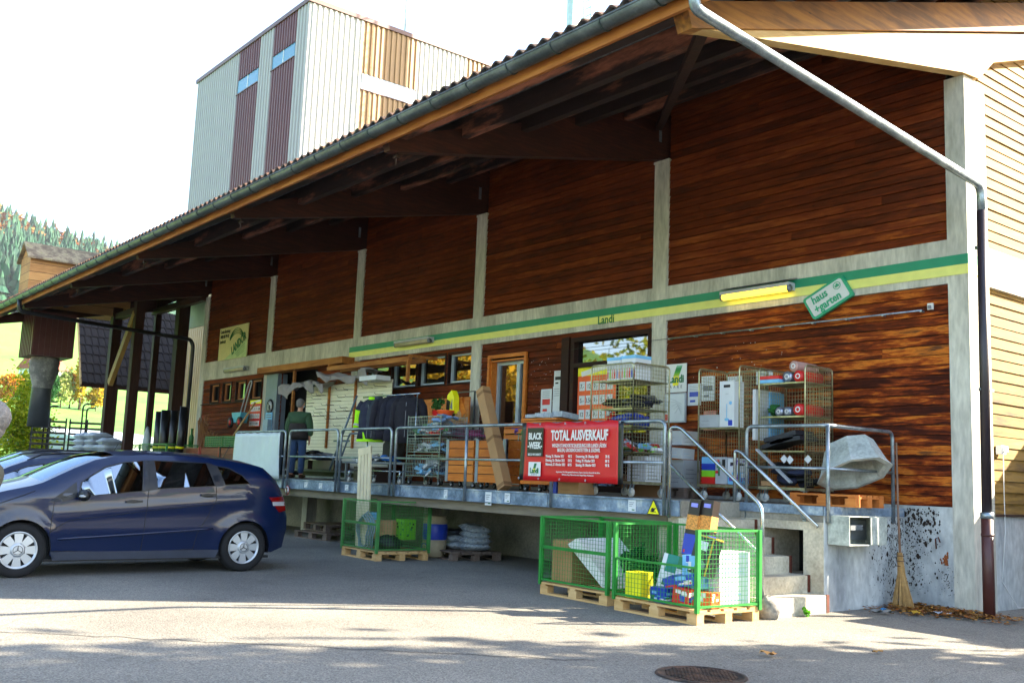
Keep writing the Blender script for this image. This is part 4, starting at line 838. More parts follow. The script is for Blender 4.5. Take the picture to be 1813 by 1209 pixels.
# ---- roll containers
def caster(t, x, y, r=.06, m=None):
    b = MB(); b.lathe([(.001, -.016), (r * .9, -.016), (r, -.01), (r, .01), (r * .9, .016), (.001, .016)], m or mat('grey_wheel', 'b4b4ae', .5), 18, 'Y', (x, y, r)); b.lathe([(.001, -.02), (r * .45, -.02), (r * .45, .02), (.001, .02)], LGREY, 12, 'Y', (x, y, r)); w = b.build('wheel', t)
    b = MB(); b.bar((x, y - .026, r), (x + .02, y - .026, r * 2 + .04), .03, .004, GALV); b.bar((x, y + .026, r), (x + .02, y + .026, r * 2 + .04), .03, .004, GALV); b.box(x - .03, x + .05, y - .035, y + .035, r * 2 + .04, r * 2 + .05, GALV); b.build('fork', w)
def rollcage(label, x0, x1, y0, y1, H, sides, shelves, m=YZINC, vert=True, group='wire roll containers on the dock', wheel=.06, nwx=15, nwz=30, mat_w=None):
    cx, cy = (x0 + x1) / 2, (y0 + y1) / 2; t = thing('roll_container', label, 'roll container', (cx, cy, ZD), 0, group); w, d = (x1 - x0) / 2, (y1 - y0) / 2
    for sx in (-1, 1):
        for sy in (-1, 1): caster(t, sx * (w - .06), sy * (d - .06), wheel)
    zb = wheel * 2 + .05; b = MB()
    for y in (-d, d): b.box(-w, w, y - .015, y + .015, zb, zb + .035, m)
    for x in (-w, w): b.box(x - .015, x + .015, -d + .015, d - .015, zb, zb + .035, m)
    for k in range(8): x = -w + (k + .5) * w / 4; b.box(x - .01, x + .01, -d + .015, d - .015, zb + .01, zb + .025, m)
    b.build('base_frame', t)
    for sd in sides:
        P = {'F': ((-w, -d), (w, -d)), 'B': ((-w, d), (w, d)), 'L': ((-w, -d), (-w, d)), 'R': ((w, -d), (w, d))}[sd]
        b = MB(); (ax, ay), (bx, by) = P; b.tube(smooth([(ax, ay, zb), (ax, ay, H), (bx, by, H), (bx, by, zb)], .06, 4), .012, m, 8)
        d_ = (Vector((bx, by, 0)) - Vector((ax, ay, 0))); L_ = d_.length; nv = max(4, int(L_ / .05)) if sd in 'LR' or not vert else nwx
        meshpanel(b, (ax, ay), (bx, by), zb + .06, H - .02, m, nv, nwz, .004, .006); b.build('side_panel' if sd in 'LR' else 'mesh_panel', t)
    for z in shelves:
        b = MB(); z -= ZD; b.box(-w + .01, w - .01, -d + .02, -d + .04, z - .02, z, m); b.box(-w + .01, w - .01, d - .04, d - .02, z - .02, z, m); b.box(-w + .01, w - .01, -d + .04, d - .04, z - .008, z - .002, mat('shelf_sheet', '8f8d6a', .5, .3, .1)); b.build('shelf', t)
    return t
rollcage('tall zinc roll container behind the right end of the red banner', -10.06, -9.25, 9.5, 10.2, 1.77, 'FR', [2.74, 2.36, 2.12, 1.78])
rollcage('roll container with a toilet-brush box, left of the pair on the right dock', -9.15, -8.45, 10.7, 11.3, 1.80, 'LRB', [2.16])
rollcage('right roll container with rolled cloths beside the concrete trough', -8.28, -7.56, 10.9, 11.5, 1.77, 'LRB', [2.75, 2.31, 1.86])
def bottles(b, w, d, h):
    for k in range(6):
        x = -w * .42 + w * .84 * k / 5; c = [RED, LIME, PINK, RED, BLUE, RED][k]; b.box(x - .012, x + .012, -d / 2 - .003, -d / 2, h * .08, h * .36, c); b.box(x - .005, x + .005, -d / 2 - .003, -d / 2, h * .36, h * .48, c)
    b.box(-w / 2 - .002, w / 2 + .002, -d / 2 - .004, d / 2 + .002, h * .86, h * .995, LBLUE)
carton('drink_carton', 'left white carton with printed bottles on top of the tall roll container', 'carton', (-9.72, 9.74, 2.745), (.26, .3, .32), PAPER, 0, (0, 0), bottles)
carton('drink_carton', 'right white carton with printed bottles on top of the tall roll container', 'carton', (-9.44, 9.74, 2.745), (.27, .3, .33), PAPER, 0, (0, 0), bottles)
def heap(name, label, cat, loc, size, m, n=6, seed=0, s=.5):
    """loose pile: crumpled pouches and small packets for goods, soft folded lumps for cloth"""
    q = random.Random(seed); b = MB(); ms = m if isinstance(m, list) else [m]; W_, D_, H_ = size; soft = cat in ('clothes', 'cloth', 'bundle', 'bag')
    N = n * (2 if soft else 5)
    for k in range(N):
        M0 = b.M; zc = H_ * (.12 + .75 * (k + .5) / N * q.uniform(.5, 1)); px, py = q.uniform(-.42, .42) * W_, q.uniform(-.4, .4) * D_
        b.M = Matrix.Translation((px, py, zc)) @ Matrix.Rotation(q.uniform(0, 3.14), 4, 'Z') @ Matrix.Rotation(q.uniform(-.5, .5) * (1 if soft else 1.6), 4, 'X')
        if soft:
            w, d, h = W_ * q.uniform(.22, .42), D_ * q.uniform(.2, .4), H_ * q.uniform(.08, .16); nn = 9; vs = []; fs = []; ph = q.uniform(0, 6)
            for sg in (1, -1):
                b0 = len(vs)
                for i_ in range(nn + 1):
                    for j_ in range(nn + 1):
                        u, v = i_ / nn * 2 - 1, j_ / nn * 2 - 1; e = max(0, 1 - u ** 4) ** .5 * max(0, 1 - v ** 4) ** .5
                        vs.append((u * w * .6, v * d * .6, sg * h * e + .25 * h * math.sin(u * 5 + ph) * math.cos(v * 6 + ph) + q.uniform(-.06, .06) * h))
                for i_ in range(nn):
                    for j_ in range(nn): a = b0 + i_ * (nn + 1) + j_; f = (a, a + 1, a + nn + 2, a + nn + 1); fs.append(f if sg < 0 else f[::-1])
            b.add(vs, fs, ms[k % len(ms)], True)
        else:
            w, d, h = q.uniform(.04, .11), q.uniform(.03, .08), q.uniform(.008, .035); w2 = w * q.uniform(.7, 1)
            b.add([(-w, -d, -h), (w, -d, -h), (w, d, -h), (-w, d, -h), (-w2, -d * .9, h), (w2, -d * .8, h), (w2, d * .9, h * .8), (-w2, d * .8, h)], [(3, 2, 1, 0), (4, 5, 6, 7), (0, 1, 5, 4), (1, 2, 6, 5), (2, 3, 7, 6), (3, 0, 4, 7)], ms[k % len(ms)])
            b.box(-w * .5, w * .4, -d * .5, d * .3, h + .001, h + .003, ms[(k + 1) % len(ms)])
        b.M = M0
    return b.build(name, None, loc, label=label, cat=cat)
heap('dark_cloth', 'heap of folded dark clothes on the second shelf of the tall roll container', 'clothes', (-9.6, 9.85, 2.365), (.7, .6, .22), [NAVY, BLACK, GREY], 8, 3)
heap('red_bundle', 'red plastic bundle on the third shelf of the tall roll container', 'bundle', (-9.72, 9.72, 2.125), (.34, .4, .2), RED, 4, 5)
heap('blue_bundle', 'blue plastic bundle beside the red one in the tall roll container', 'bundle', (-9.45, 9.8, 2.125), (.4, .5, .22), BLUE, 5, 6)
heap('mixed_goods', 'loose mixed packets on the lowest shelf of the tall roll container', 'goods', (-9.6, 9.85, 1.785), (.75, .6, .16), [LIME, GREY, RED, PAPER, LBLUE], 9, 7)
carton('white_goods_box', 'white printed box at the bottom of the tall roll container', 'box', (-9.45, 9.95, 1.35), (.3, .35, .38), PAPER, .1, (0, 0), lines(GREY, 5))
# between containers
carton('white_box', 'wide white box on top of the pile between the two roll containers', 'box', (-9.72, 10.95, 1.93), (.42, .35, .2), PAPER, 0, (0, 0), lines(GREY, 2))
carton('white_box', 'tilted pale box under the wide white box between the roll containers', 'box', (-9.66, 10.85, 1.74), (.36, .3, .15), PAPER, .1, (0, R(4)), lines(LBLUE, 2))
carton('grey_box', 'tall grey and white box at the bottom of the pile between the roll containers', 'box', (-9.68, 10.95, 1.32), (.4, .35, .4), LGREY, 0, (0, 0), lines(GREY, 4))
pallet(PALG, (-9.7, 10.95, ZD), 0, 'low dark pallet under the box pile between the roll containers', .6, .5)
# container B contents
carton('flat_box', 'flat grey and white box on the shelf of the left roll container', 'box', (-8.98, 10.82, 2.165), (.36, .22, .17), LGREY, 0, (0, 0), lines(GREY, 2))
def brushbox(b, w, d, h):
    b.box(-w * .22, w * .22, -d / 2 - .003, -d / 2, h * .86, h * .92, BLACK); b.box(-w * .02, w * .02, -d / 2 - .003, -d / 2, h * .2, h * .5, LBLUE); b.ell((0, -d / 2, h * .16), (w * .16, .003, h * .035), LBLUE)
    b.ell((w * .25, -d / 2, h * .52), (w * .1, .003, h * .04), LBLUE); b.box(w * .1, w * .38, -d / 2 - .003, -d / 2, h * .03, h * .15, BLUE); b.box(-w * .1, w * .12, -d / 2 - .003, -d / 2, h * .72, h * .725, GREY)
carton('brush_box', 'tall white box with carrying hole and blue brush print on the container shelf', 'box', (-8.66, 10.80, 2.165), (.25, .2, .62), PAPER, 0, (0, 0), brushbox)
carton('colour_box', 'colourful striped box at the bottom of the left roll container', 'box', (-8.98, 10.85, 1.4), (.22, .28, .36), RED, 0, (0, 0), stripes([RED, LIME, BLUE, LBLUE]))
carton('toy_box', 'grey box with green and black print at the bottom of the left roll container', 'box', (-8.76, 10.85, 1.4), (.2, .26, .36), LGREY, 0, (0, 0), blots([LGREEN, BLACK, RED], 6, .4, 21))
carton('lamp_box', 'lower purple and blue box in the right corner of the left roll container', 'box', (-8.56, 10.83, 1.4), (.18, .22, .16), LBLUE, 0, (0, 0), blots([PURP, WHITE], 5, .5, 22))
carton('lamp_box', 'upper white box with purple print in the right corner of the left roll container', 'box', (-8.56, 10.83, 1.562), (.18, .22, .18), PAPER, 0, (0, 0), blots([PURP, BLACK], 5, .5, 23))
carton('flat_pack', 'large white flat pack standing upright between the two right roll containers', 'box', (-8.38, 11.2, 2.0), (.05, .55, .68), PAPER)
carton('blue_pack', 'blue edge of a flat pack beside the large white one', 'box', (-8.33, 11.35, 2.0), (.04, .3, .66), LBLUE)
# container C contents
def roll(name, label, loc, L_, r, m, axis_rot=0, m2=None, tilt=0):
    b = MB(); b.lathe([(.001, 0), (r * .35, 0), (r * .4, .004), (r * .9, 0), (r, .01), (r * 1.02, L_ * .5), (r, L_ - .01), (r * .4, L_), (.001, L_)], m, 16, 'Y')
    if m2: b.lathe([(r * .75, -.001), (r * .9, -.003), (r * .92, .002)], m2, 16, 'Y')
    # lathe axis Y maps to -z; turn so that the roll lies along +Y
    return b.build(name, None, loc, (tilt, 0, axis_rot), label=label, cat='roll')
SILV = mat('silver_foil', '8a90a0', .3, .6, .4, 30)
rolls = [(-7.73, 10.98, 2.83, RED, 'red wrapped roll on the top shelf of the right roll container', .075), (-7.90, 10.98, 2.83, SILV, 'silver wrapped roll on the top shelf beside the red roll', .075), (-7.80, 10.98, 2.965, mat('pinkish_roll', 'b08a80', .4), 'pinkish roll lying on top of the red and silver rolls', .07),
         (-7.73, 10.98, 2.395, RED, 'red wrapped roll on the second shelf of the right roll container', .078), (-7.90, 10.98, 2.375, SILV, 'silver dotted roll next to the red roll on the second shelf', .062), (-8.03, 10.98, 2.375, SILV, 'silver dotted roll at the left on the second shelf', .062)]
for x, y, z, m, lab, r_ in rolls:
    b = MB(); b.lathe([(.001, 0), (r_ * .3, .0), (r_ * .34, -.01), (r_ * .9, -.004), (r_, -.015), (r_ * 1.02, -.25), (r_, -.47), (.001, -.48)], m, 16, 'Y'); b.lathe([(r_ * .3, .001), (r_ * .42, .004), (r_ * .5, .001)], WHITE, 16, 'Y'); b.build('cloth_roll', None, (x, y, z), label=lab, cat='roll')
carton('red_cloth', 'flat red folded cloth at the left of the top shelf', 'cloth', (-8.12, 11.05, 2.80), (.30, .3, .045), RED); carton('blue_cloth', 'flat light blue folded cloth under the red one on the top shelf', 'cloth', (-8.12, 11.05, 2.752), (.30, .3, .045), LBLUE)
heap('green_cloth', 'dark green cloth bundle on the second shelf of the right roll container', 'cloth', (-8.17, 11.1, 2.312), (.22, .3, .2), mat('green_cloth', '1e5a24', .9), 5, 11)
b = MB()
for k, (dx, dz) in enumerate(((0, .03), (.1, .09), (.18, .03))): b.M = Matrix.Rotation(R(-16 + k * 4), 4, 'Y'); b.box(-.34 + dx, .22 + dx * .5, -.2, .2, dz, dz + .055, mat('dark_grey_case', '23262e', .5))
b.build('dark_cases', None, (-7.98, 11.15, 1.93), label='three slanting dark cases on the third shelf of the right roll container', cat='case')
b = MB(); b.bar((-.3, 0, .42), (.25, -.02, .0), .06, .02, LGREY); b.build('metal_strip', None, (-7.98, 10.86, 1.45), label='pale metal strip hanging diagonally from the third shelf', cat='strip')
heap('black_bag', 'black sports bag at the bottom of the right roll container', 'bag', (-7.85, 11.15, 1.4), (.6, .5, .36), [NAVY, BLACK], 7, 12)
carton('brown_card_scrap', 'small brown card scrap at the bottom left of the right roll container', 'card', (-8.15, 10.98, 1.4), (.2, .15, .06), CARD, .3)
for k, (dx, dz) in enumerate(((0, 0), (.09, -.01), (.36, .0))):
    b = MB(); b.M = Matrix.Rotation(R(45), 4, 'Y'); b.box(-.04, .04, -.001, .001, -.04, .04, PAPER); b.build('hang_tag', None, (-7.86 + dx, 10.87, 1.75 + dz), label=['left', 'middle', 'right'][k] + ' white diamond tag hanging under the third shelf', cat='tag')
# trough on a pallet
pallet(PALO, (-7.0, 10.72, ZD), R(0), 'orange-brown pallet under the tipped concrete trough', .9, .6)
TRC = blotch('trough_concrete', '8f9590', 'b8bdb8', 2.5, .35, .65, .9, 0, .4, third='6f7068')
b = MB(); oc = [(math.cos(R(22.5 + 45 * k)), math.sin(R(22.5 + 45 * k))) for k in range(8)]
rings = [(.30, -.28), (.40, .02), (.46, .12), (.40, .12), (.36, .09), (.30, -.18)]
vs = [(x * r_ * 1.05, y * r_ * .78, z) for r_, z in rings for x, y in oc]
fs = [(i * 8 + k, i * 8 + (k + 1) % 8, (i + 1) * 8 + (k + 1) % 8, (i + 1) * 8 + k) for i in range(5) for k in range(8)] + [tuple(range(8))[::-1], tuple(40 + k for k in range(8))]
b.add(vs, fs, TRC); zz_ = Vector((.38, -.30, -.9)).normalized(); xx_ = (Vector((.80, .1, .5)) - zz_ * Vector((.80, .1, .5)).dot(zz_)).normalized(); yy_ = zz_.cross(xx_)
b.build('concrete_trough', None, (-6.90, 10.92, 1.68), Matrix((xx_, yy_, zz_)).transposed().to_euler(), label='tipped octagonal concrete planter trough resting on a pallet at the dock end', cat='planter')
# cabinet on end wall
t = thing('metal_cabinet', 'open grey metal cabinet fixed to the end wall of the dock', 'cabinet', (-6.74, 10.15, .76)); CBM = blotch('cabinet_paint', '8d948c', 'b2b8ae', 6, .4, .6, .5)
b = MB(); b.box(0, .28, 0, .01, 0, .33, CBM); b.box(0, .28, .75, .76, 0, .33, CBM); b.box(0, .28, .01, .75, .32, .33, CBM); b.box(0, .28, .01, .75, 0, .01, CBM); b.box(0, .01, .01, .75, .01, .32, CBM); b.build('housing', t)
b = MB(); b.box(.282, .292, .42, .76, .01, .32, CBM); b.build('door', t)
b = MB(); b.box(.06, .2, .15, .4, .17, .23, GREY); b.box(.03, .06, .1, .7, .05, .28, GREY); b.build('switch_unit', t)
# tarpaulin on the leftmost railing
b = MB(); nx_, nz_ = 26, 10; vs = []
for j in range(nz_ + 1):
    for i in range(nx_ + 1):
        u = i / nx_; v = j / nz_; vs.append((u * 2.2, -.03 - .012 * math.sin(u * 40) * (1 - v) - .02 * math.sin(u * 7 + v * 3), -.03 - v * .93 - (.018 * abs(math.sin(u * 22)) if j == 0 else 0)))
b.add(vs, [(j * (nx_ + 1) + i, j * (nx_ + 1) + i + 1, (j + 1) * (nx_ + 1) + i + 1, (j + 1) * (nx_ + 1) + i) for j in range(nz_) for i in range(nx_)], mat('white_tarp', 'b8c4c6', .5, 0, .04), True)
o = b.build('tarpaulin', None, (-20.5, YR - .02, 2.13), label='white tarpaulin tied to the leftmost dock railing', cat='tarpaulin')
sd_ = o.modifiers.new('s', 'SOLIDIFY'); sd_.thickness = .003
# banner
def banner():
    X0, X1, Z0, Z1 = -10.80, -8.83, 1.345, 2.135; w = X1 - X0; h = Z1 - Z0; t = thing('sale_banner', 'red sale banner with white lettering tied to the dock railing', 'banner', (X0, YR - .045, Z0))
    BR = mat('banner_red', 'c4161c', .45, 0, .05, 2); BK = mat('banner_black', '151518', .4)
    def fy(u, v): return -.012 * math.sin(u * 11) - .02 * math.exp(-((u - .46) / .05) ** 2) * v
    b = MB(); n = 60; m_ = 8
    for (ua, ub, m) in ((0, .05, BK), (.05, .955, BR), (.955, 1, BK)):
        k = max(2, int(n * (ub - ua))); vs = []
        for j in range(m_ + 1):
            for i in range(k + 1):
                u = ua + (ub - ua) * i / k; v = j / m_; sag = .0; vs.append((u * w + (-.035 * (1 - v) if u < .5 else .012 * (1 - v)) * (1 - abs(.5 - u) * 0), fy(u, v), v * h + .01 * math.sin(u * 30) * (v > .99)))
        b.add(vs, [(j * (k + 1) + i, j * (k + 1) + i + 1, (j + 1) * (k + 1) + i + 1, (j + 1) * (k + 1) + i) for j in range(m_) for i in range(k)], m, True)
    c = b.build('cloth', t); c.modifiers.new('s', 'SOLIDIFY').thickness = .0015
    p = MB(); yb = -.030
    def tx(s, size, x, z, sx=1, bold=0, al='CENTER', m=WHITE): p.text(s, size, m, FM(x, yb - .003, z), sx, bold, al)
    p.box(.155, .49, yb, yb + .002, .33 * h / .79 * 1.0, .91 * h, BK)
    tx('BLACK', .125, .322, .60, .72, .004); tx('-WEEK-', .125, .322, .475, .72, .004); tx('BIS ZU 90 % RABATT', .042, .322, .355, .72, .001)
    p.box(.2, .455, yb, yb + .002, .065, .245 * h / .79 + .01, WHITE)
    p.text('Landi', .10, LGREEN, FM(.327, yb - .004, .135), .85, .003); p.add([(.30, yb - .002, .165), (.35, yb - .002, .165), (.375, yb - .002, .235), (.325, yb - .002, .235)], [(0, 1, 2, 3)], LGREEN); p.add([(.30, yb - .0025, .115), (.35, yb - .0025, .115), (.352, yb - .0025, .165), (.302, yb - .0025, .165)], [(0, 1, 2, 3)], LYEL)
    p.text('A  A  R  E', .03, GREY, FM(.327, yb - .004, .085), .9)
    tx('TOTAL AUSVERKAUF', .185, 1.20, .605, .62, .006)
    tx('WEGEN STANDORTSCHLIESSUNG DER LANDI LÄDEN', .068, 1.20, .475, .63, .001); tx('BIGLEN, GROSSHÖCHSTETTEN & ZÄZIWIL', .068, 1.20, .415, .63, .001)
    for r_, (a, pa, c, pc) in enumerate((('Montag, 25. Oktober 2021', '40 %', 'Donnerstag, 28. Oktober 2021', '70 %'), ('Dienstag, 26. Oktober 2021', '50 %', 'Freitag, 29. Oktober 2021', '80 %'), ('Mittwoch, 27. Oktober 2021', '60 %', 'Samstag, 30. Oktober 2021', '90 %'))):
        z = .335 - .055 * r_; tx(a, .05, .56, z, .68, .001, 'LEFT'); tx(pa, .05, 1.08, z, .75, .001, 'RIGHT'); tx(c, .05, 1.16, z, .68, .001, 'LEFT'); tx(pc, .05, 1.78, z, .75, .001, 'RIGHT')
    tx('Ausgenommen: Oele, Nahrungsmittel, Raucherwaren, Vignette, Gutscheine, Brennstoffe, Gas, Bücher,', .03, 1.2, .13, .68); tx('SIM-Karten, Depot, Pflanzenschutzmittel, Saatgut, Dünger, Maschinen etc.', .03, 1.2, .095, .68)
    for x, z in ((.02, .77), (.42, .77), (.93, .77), (1.32, .77), (1.95, .77), (.0, .03), (.42, .03), (.85, .03), (1.35, .03)): p.tube([(x + .013 * math.cos(k), yb - .004, z + .013 * math.sin(k)) for k in (0, 1.05, 2.1, 3.14, 4.2, 5.24)], .004, LGREY, 5, closed=True)
    p.build('print', t)
banner()
# stickers and signs on the edge
def sign(name, label, cat, x, z, w, h, y=8.978, fn=None, m=PAPER):
    b = MB(); b.box(-w / 2, w / 2, -.002, .002, -h / 2, h / 2, m)
    if fn: fn(b, w, h)
    return b.build(name, None, (x, y, z), label=label, cat=cat)
def tl(b, w, h):
    for k in range(3): b.box(-w * .35, w * .3 - .02 * k, -.004, -.002, h * (.25 - .15 * k), h * (.3 - .15 * k), GREY)
    b.box(w * .0, w * .35, -.004, -.002, -h * .4, -h * .3, LGREEN)
for k, (x, w, h, lab) in enumerate([(-17.3, .12, .1, 'price label on the steel edge left of the slotted panel'), (-16.72, .12, .1, 'price label on the steel edge below the short railing'), (-15.75, .12, .1, 'price label on the steel edge just right of the slotted panel'), (-12.7, .09, .13, 'price label on the steel edge below the tall wire trolley'), (-11.62, .15, .19, 'largest white label on the steel edge, left of the banner'), (-11.18, .12, .13, 'price label on the steel edge below the left end of the banner'), (-8.72, .13, .14, 'price label on the steel edge beside the yellow warning triangle'), (-18.7, .13, .1, 'price label on the steel edge left of the round sign')]):
    sign('price_label', lab, 'label', x, 1.09 if w < .15 else 1.06, w, h, fn=tl)
b = MB(); b.prism([(-.1, -.075), (.1, -.075), (0, .1)], -.002, .002, YELP, 'XZ'); b.prism([(-.1, -.075), (.1, -.075), (0, .1)], -.001, .003, BLACK, 'XZ') if False else None
for a, c in (((-.1, -.075), (.1, -.075)), ((.1, -.075), (0, .1)), ((0, .1), (-.1, -.075))): b.bar((a[0], -.003, a[1]), (c[0], -.003, c[1]), .003, .008, BLACK)
b.box(-.045, .04, -.005, -.002, -.05, -.04, BLACK); b.ell((-.01, -.003, -.02), (.03, .002, .022), BLACK); b.bar((-.04, -.004, -.035), (.04, -.004, .0), .003, .012, BLACK)
b.build('warning_triangle', None, (-8.34, 8.955, 1.08), label='yellow triangular warning sign with black tripping figure on the dock edge', cat='sign')
b = MB(); b.lathe([(.001, -.002), (.095, -.002), (.095, .002), (.001, .002)], mat('sign_red', 'a01c20'), 24, 'Y'); b.lathe([(.001, .001), (.08, .004), (.001, .0045)], WHITE, 24, 'Y')
for s_, r_ in ((1, 0), (1, 1)): b.ell((-.005 + .01 * r_, -.006, .01 - .03 * r_), (.028, .002, .035), BLACK)
for k in range(4): b.bar((-.03 + k * .017, -.007, .02), (-.034 + k * .02, -.007, .055), .002, .009, BLACK)
b.bar((-.058, -.008, .058), (.058, -.008, -.058), .002, .012, mat('sign_red', 'a01c20')); b.build('round_sign', None, (-17.97, 8.93, .965), label='round red-rimmed no-access sign at the foot of a railing post', cat='sign')
# ---------------------------------------------------------------- wall stripe, signs, lamps
b = MB(); b.box(-21.0, -5.862, D - .008, D + .003, 4.20, 4.325, GREEN); b.box(-21.0, -5.862, D - .008, D + .003, 4.075, 4.1985, YEL)
b.box(-5.862, -5.853, D - .008, D + .35, 4.20, 4.325, GREEN); b.box(-5.862, -5.853, D - .008, D + .35, 4.075, 4.1985, YEL)
b.text('Landi', .20, LGREEN, FM(-12.19, D - .011, 4.125), .95, .004)
wpart('painted_stripe', b)
def lamp(label, x0, x1, z, lit=False, hood=False):
    t = thing('tube_lamp', label, 'lamp', ((x0 + x1) / 2, D - .12, z), 0, 'tube lamps on the concrete beam'); w = (x1 - x0) / 2
    b = MB(); b.box(-w, w, -.05, .116, .02, .07, LGREY); b.box(-w, w, .06, .116, -.04, .02, LGREY); b.build('housing', t)
    b = MB(); m = mat('lit_diffuser', 'f0c838', .4, emit=.75) if lit else mat('yellowed_diffuser', 'b8ac88', .4)
    b.tube([(-w + .02, 0, -.015), (w - .02, 0, -.015)], .045, m, 12); b.build('diffuser', t)
    for s_ in (-1, 1): b = MB(); b.cyl((s_ * w, 0, -.015), (s_ * (w - .03), 0, -.015), .052, GREY, 12); b.build('end_cap', t)
    if hood: b = MB(); b.add([(-w - .05, .11, .14), (w + .05, .11, .14), (w + .02, -.12, .075), (-w - .02, -.12, .075)], [(0, 1, 2, 3)], GREY); b.add([(-w - .05, .11, .145), (w + .05, .11, .145), (w + .02, -.12, .08), (-w - .02, -.12, .08)], [(0, 3, 2, 1)], GREY); b.build('hood', t)
lamp('lit yellow tube lamp with a grey hood over the green and yellow stripe', -9.59, -8.36, 4.20, True, True)
lamp('unlit tube lamp at the left end of the green and yellow stripe', -18.75, -17.4, 4.20)
lamp('unlit tube lamp under the cream agricultural advertising sign', -28.1, -26.7, 4.17)
def rrect(w, h, r, n=5): return [(sx * (w / 2 - r) + r * math.cos(R(a + 90 * k / n)), sz * (h / 2 - r) + r * math.sin(R(a + 90 * k / n))) for sx, sz, a in ((1, 1, 0), (-1, 1, 90), (-1, -1, 180), (1, -1, 270)) for k in range(n + 1)]
t = thing('garden_sign', 'tilted white and green sign reading haus+garten on the concrete beam', 'sign', (-7.80, D - .06, 3.99)); Mx = Matrix(((1, 0, -.12, 0), (0, 1, 0, 0), (0, 0, 1, 0), (0, 0, 0, 1)))
b = MB(); b.M = Matrix.Rotation(R(-25), 4, 'Y') @ Mx; TG = mat('sign_teal', '1a9a72', .4)
b.prism(rrect(.68, .36, .04), -.0, .05, TG, 'XZ'); b.prism(rrect(.61, .29, .03), -.004, 0, PAPER, 'XZ'); b.build('panel', t)
b = MB(); b.M = Matrix.Rotation(R(-25), 4, 'Y'); b.text('haus', .16, TG, FM(-.1, -.010, .07), .9, .004); b.text('+garten', .16, TG, FM(-.02, -.012, -.07), .88, .004)
b.tube([(.2 + .055 * math.cos(k / 16 * 6.283), -.008, .07 + .05 * math.sin(k / 16 * 6.283)) for k in range(16)], .005, TG, 4, closed=True); b.text('ufa', .07, TG, FM(.2, -.010, .072), .8, .003); b.build('lettering', t)
b = MB(); b.cyl((-10.71, 0, 0), (-6.43, 0, 0), .012, GALV, 8); b.cyl((-13.0, 0, -.0), (-10.71, 0, 0), .004, BLACK, 5)
for k in range(9): b.box(-10.7 + k * .53, -10.67 + k * .53, -.012, .06, -.02, .0, GALV)
b.build('wall_rod', None, (0, D - .06, 3.665), label='thin metal rod fixed along the boards under the stripe', cat='rod')
b = MB(); b.box(-.035, .035, -.03, 0, -.03, .05, WHITE); b.box(-.02, .02, -.05, -.03, -.02, .02, GREY); b.build('small_socket', None, (-6.34, D - .01, 3.70), label='small white socket on the boards at the right end of the metal rod', cat='socket')
# advertising sign
t = thing('advertising_sign', 'cream advertising board with a green swoosh on the upper boards', 'sign', (-27.87, D - .03, 5.0)); CRE = mat('sign_cream', 'd8c88c', .5, noise=.06)
b = MB(); b.box(-1.03, 1.0, 0, .025, -.48, .5, CRE); b.build('panel', t)
b = MB(); PG = mat('pale_green_print', 'b8c890', .5); b.add([(-.6, -.004, -.48), (1.0, -.004, -.48), (1.0, -.004, .05)], [(0, 1, 2)], PG)
for k, s_ in enumerate(('Gratis-Beratung', '0800 80 99 60', 'landor.ch')): b.text(s_, .15, BLACK, FM(-.95, -.008, .38 - .15 * k), .72, .002, 'LEFT')
b.text('LANDOR', .36, LGREEN, FM(.42, -.012, -.06) @ Matrix.Rotation(R(24), 4, 'Z'), .7, .012)
for k in range(4): b.tube([(.25 + .55 * math.cos(R(a)), -.01, -.12 + (.38 + .05 * k) * math.sin(R(a))) for a in range(40, 150, 12)], .009, LGREEN, 4)
for k in range(4): b.bar((.2 + .06 * k, -.006, -.34 - .03 * k), (.85, -.006, -.08 - .07 * k), .003, .012, LGREEN)
b.build('print', t)
# landi sign and poster on boards right of the shop window
b = MB(); b.box(-.21, .21, 0, .012, -.225, .225, WHITE); 
for k in range(6): z0 = .03 + k * .028; sh_ = .012 * k; b.add([(-.06 + sh_, -.002, z0), (.06 + sh_, -.002, z0), (.072 + sh_, -.002, z0 + .028), (-.048 + sh_, -.002, z0 + .028)], [(0, 1, 2, 3)], mat('grad%d' % k, ['9ab820', '6aa828', '3a9030', '1c7a38', '3a8a58', '7ab090'][k]))
b.add([(-.07, -.002, -.12), (.05, -.002, -.12), (.06, -.002, .028), (-.06, -.002, .028)], [(0, 1, 2, 3)], LYEL); b.text('Landi', .17, LGREEN, FM(0, -.006, -.02), .9, .005); b.text('A  A  R  E', .07, GREY, FM(.0, -.006, -.14), .9)
b.build('shop_sign', None, (-10.56, D - .02, 3.03), label='white sign with green Landi lettering beside the shop window', cat='sign')
b = MB(); b.box(-.21, .21, 0, .03, -.23, .23, LGREY); b.box(-.19, .19, -.004, 0, -.21, .21, PAPER); b.box(-.2, -.15, -.008, -.004, -.2, -.1, RED)
for k in range(5): b.tube([(-.12 + .03 * k, -.006, .15 - .06 * k), (.0 + .02 * k, -.008, .12 - .03 * k), (.14, -.006, .05 - .04 * k)], .003, LGREY, 4)
b.build('poster_frame', None, (-10.56, D - .035, 2.56), label='crumpled white poster in a grey frame under the green-lettered shop sign', cat='poster')
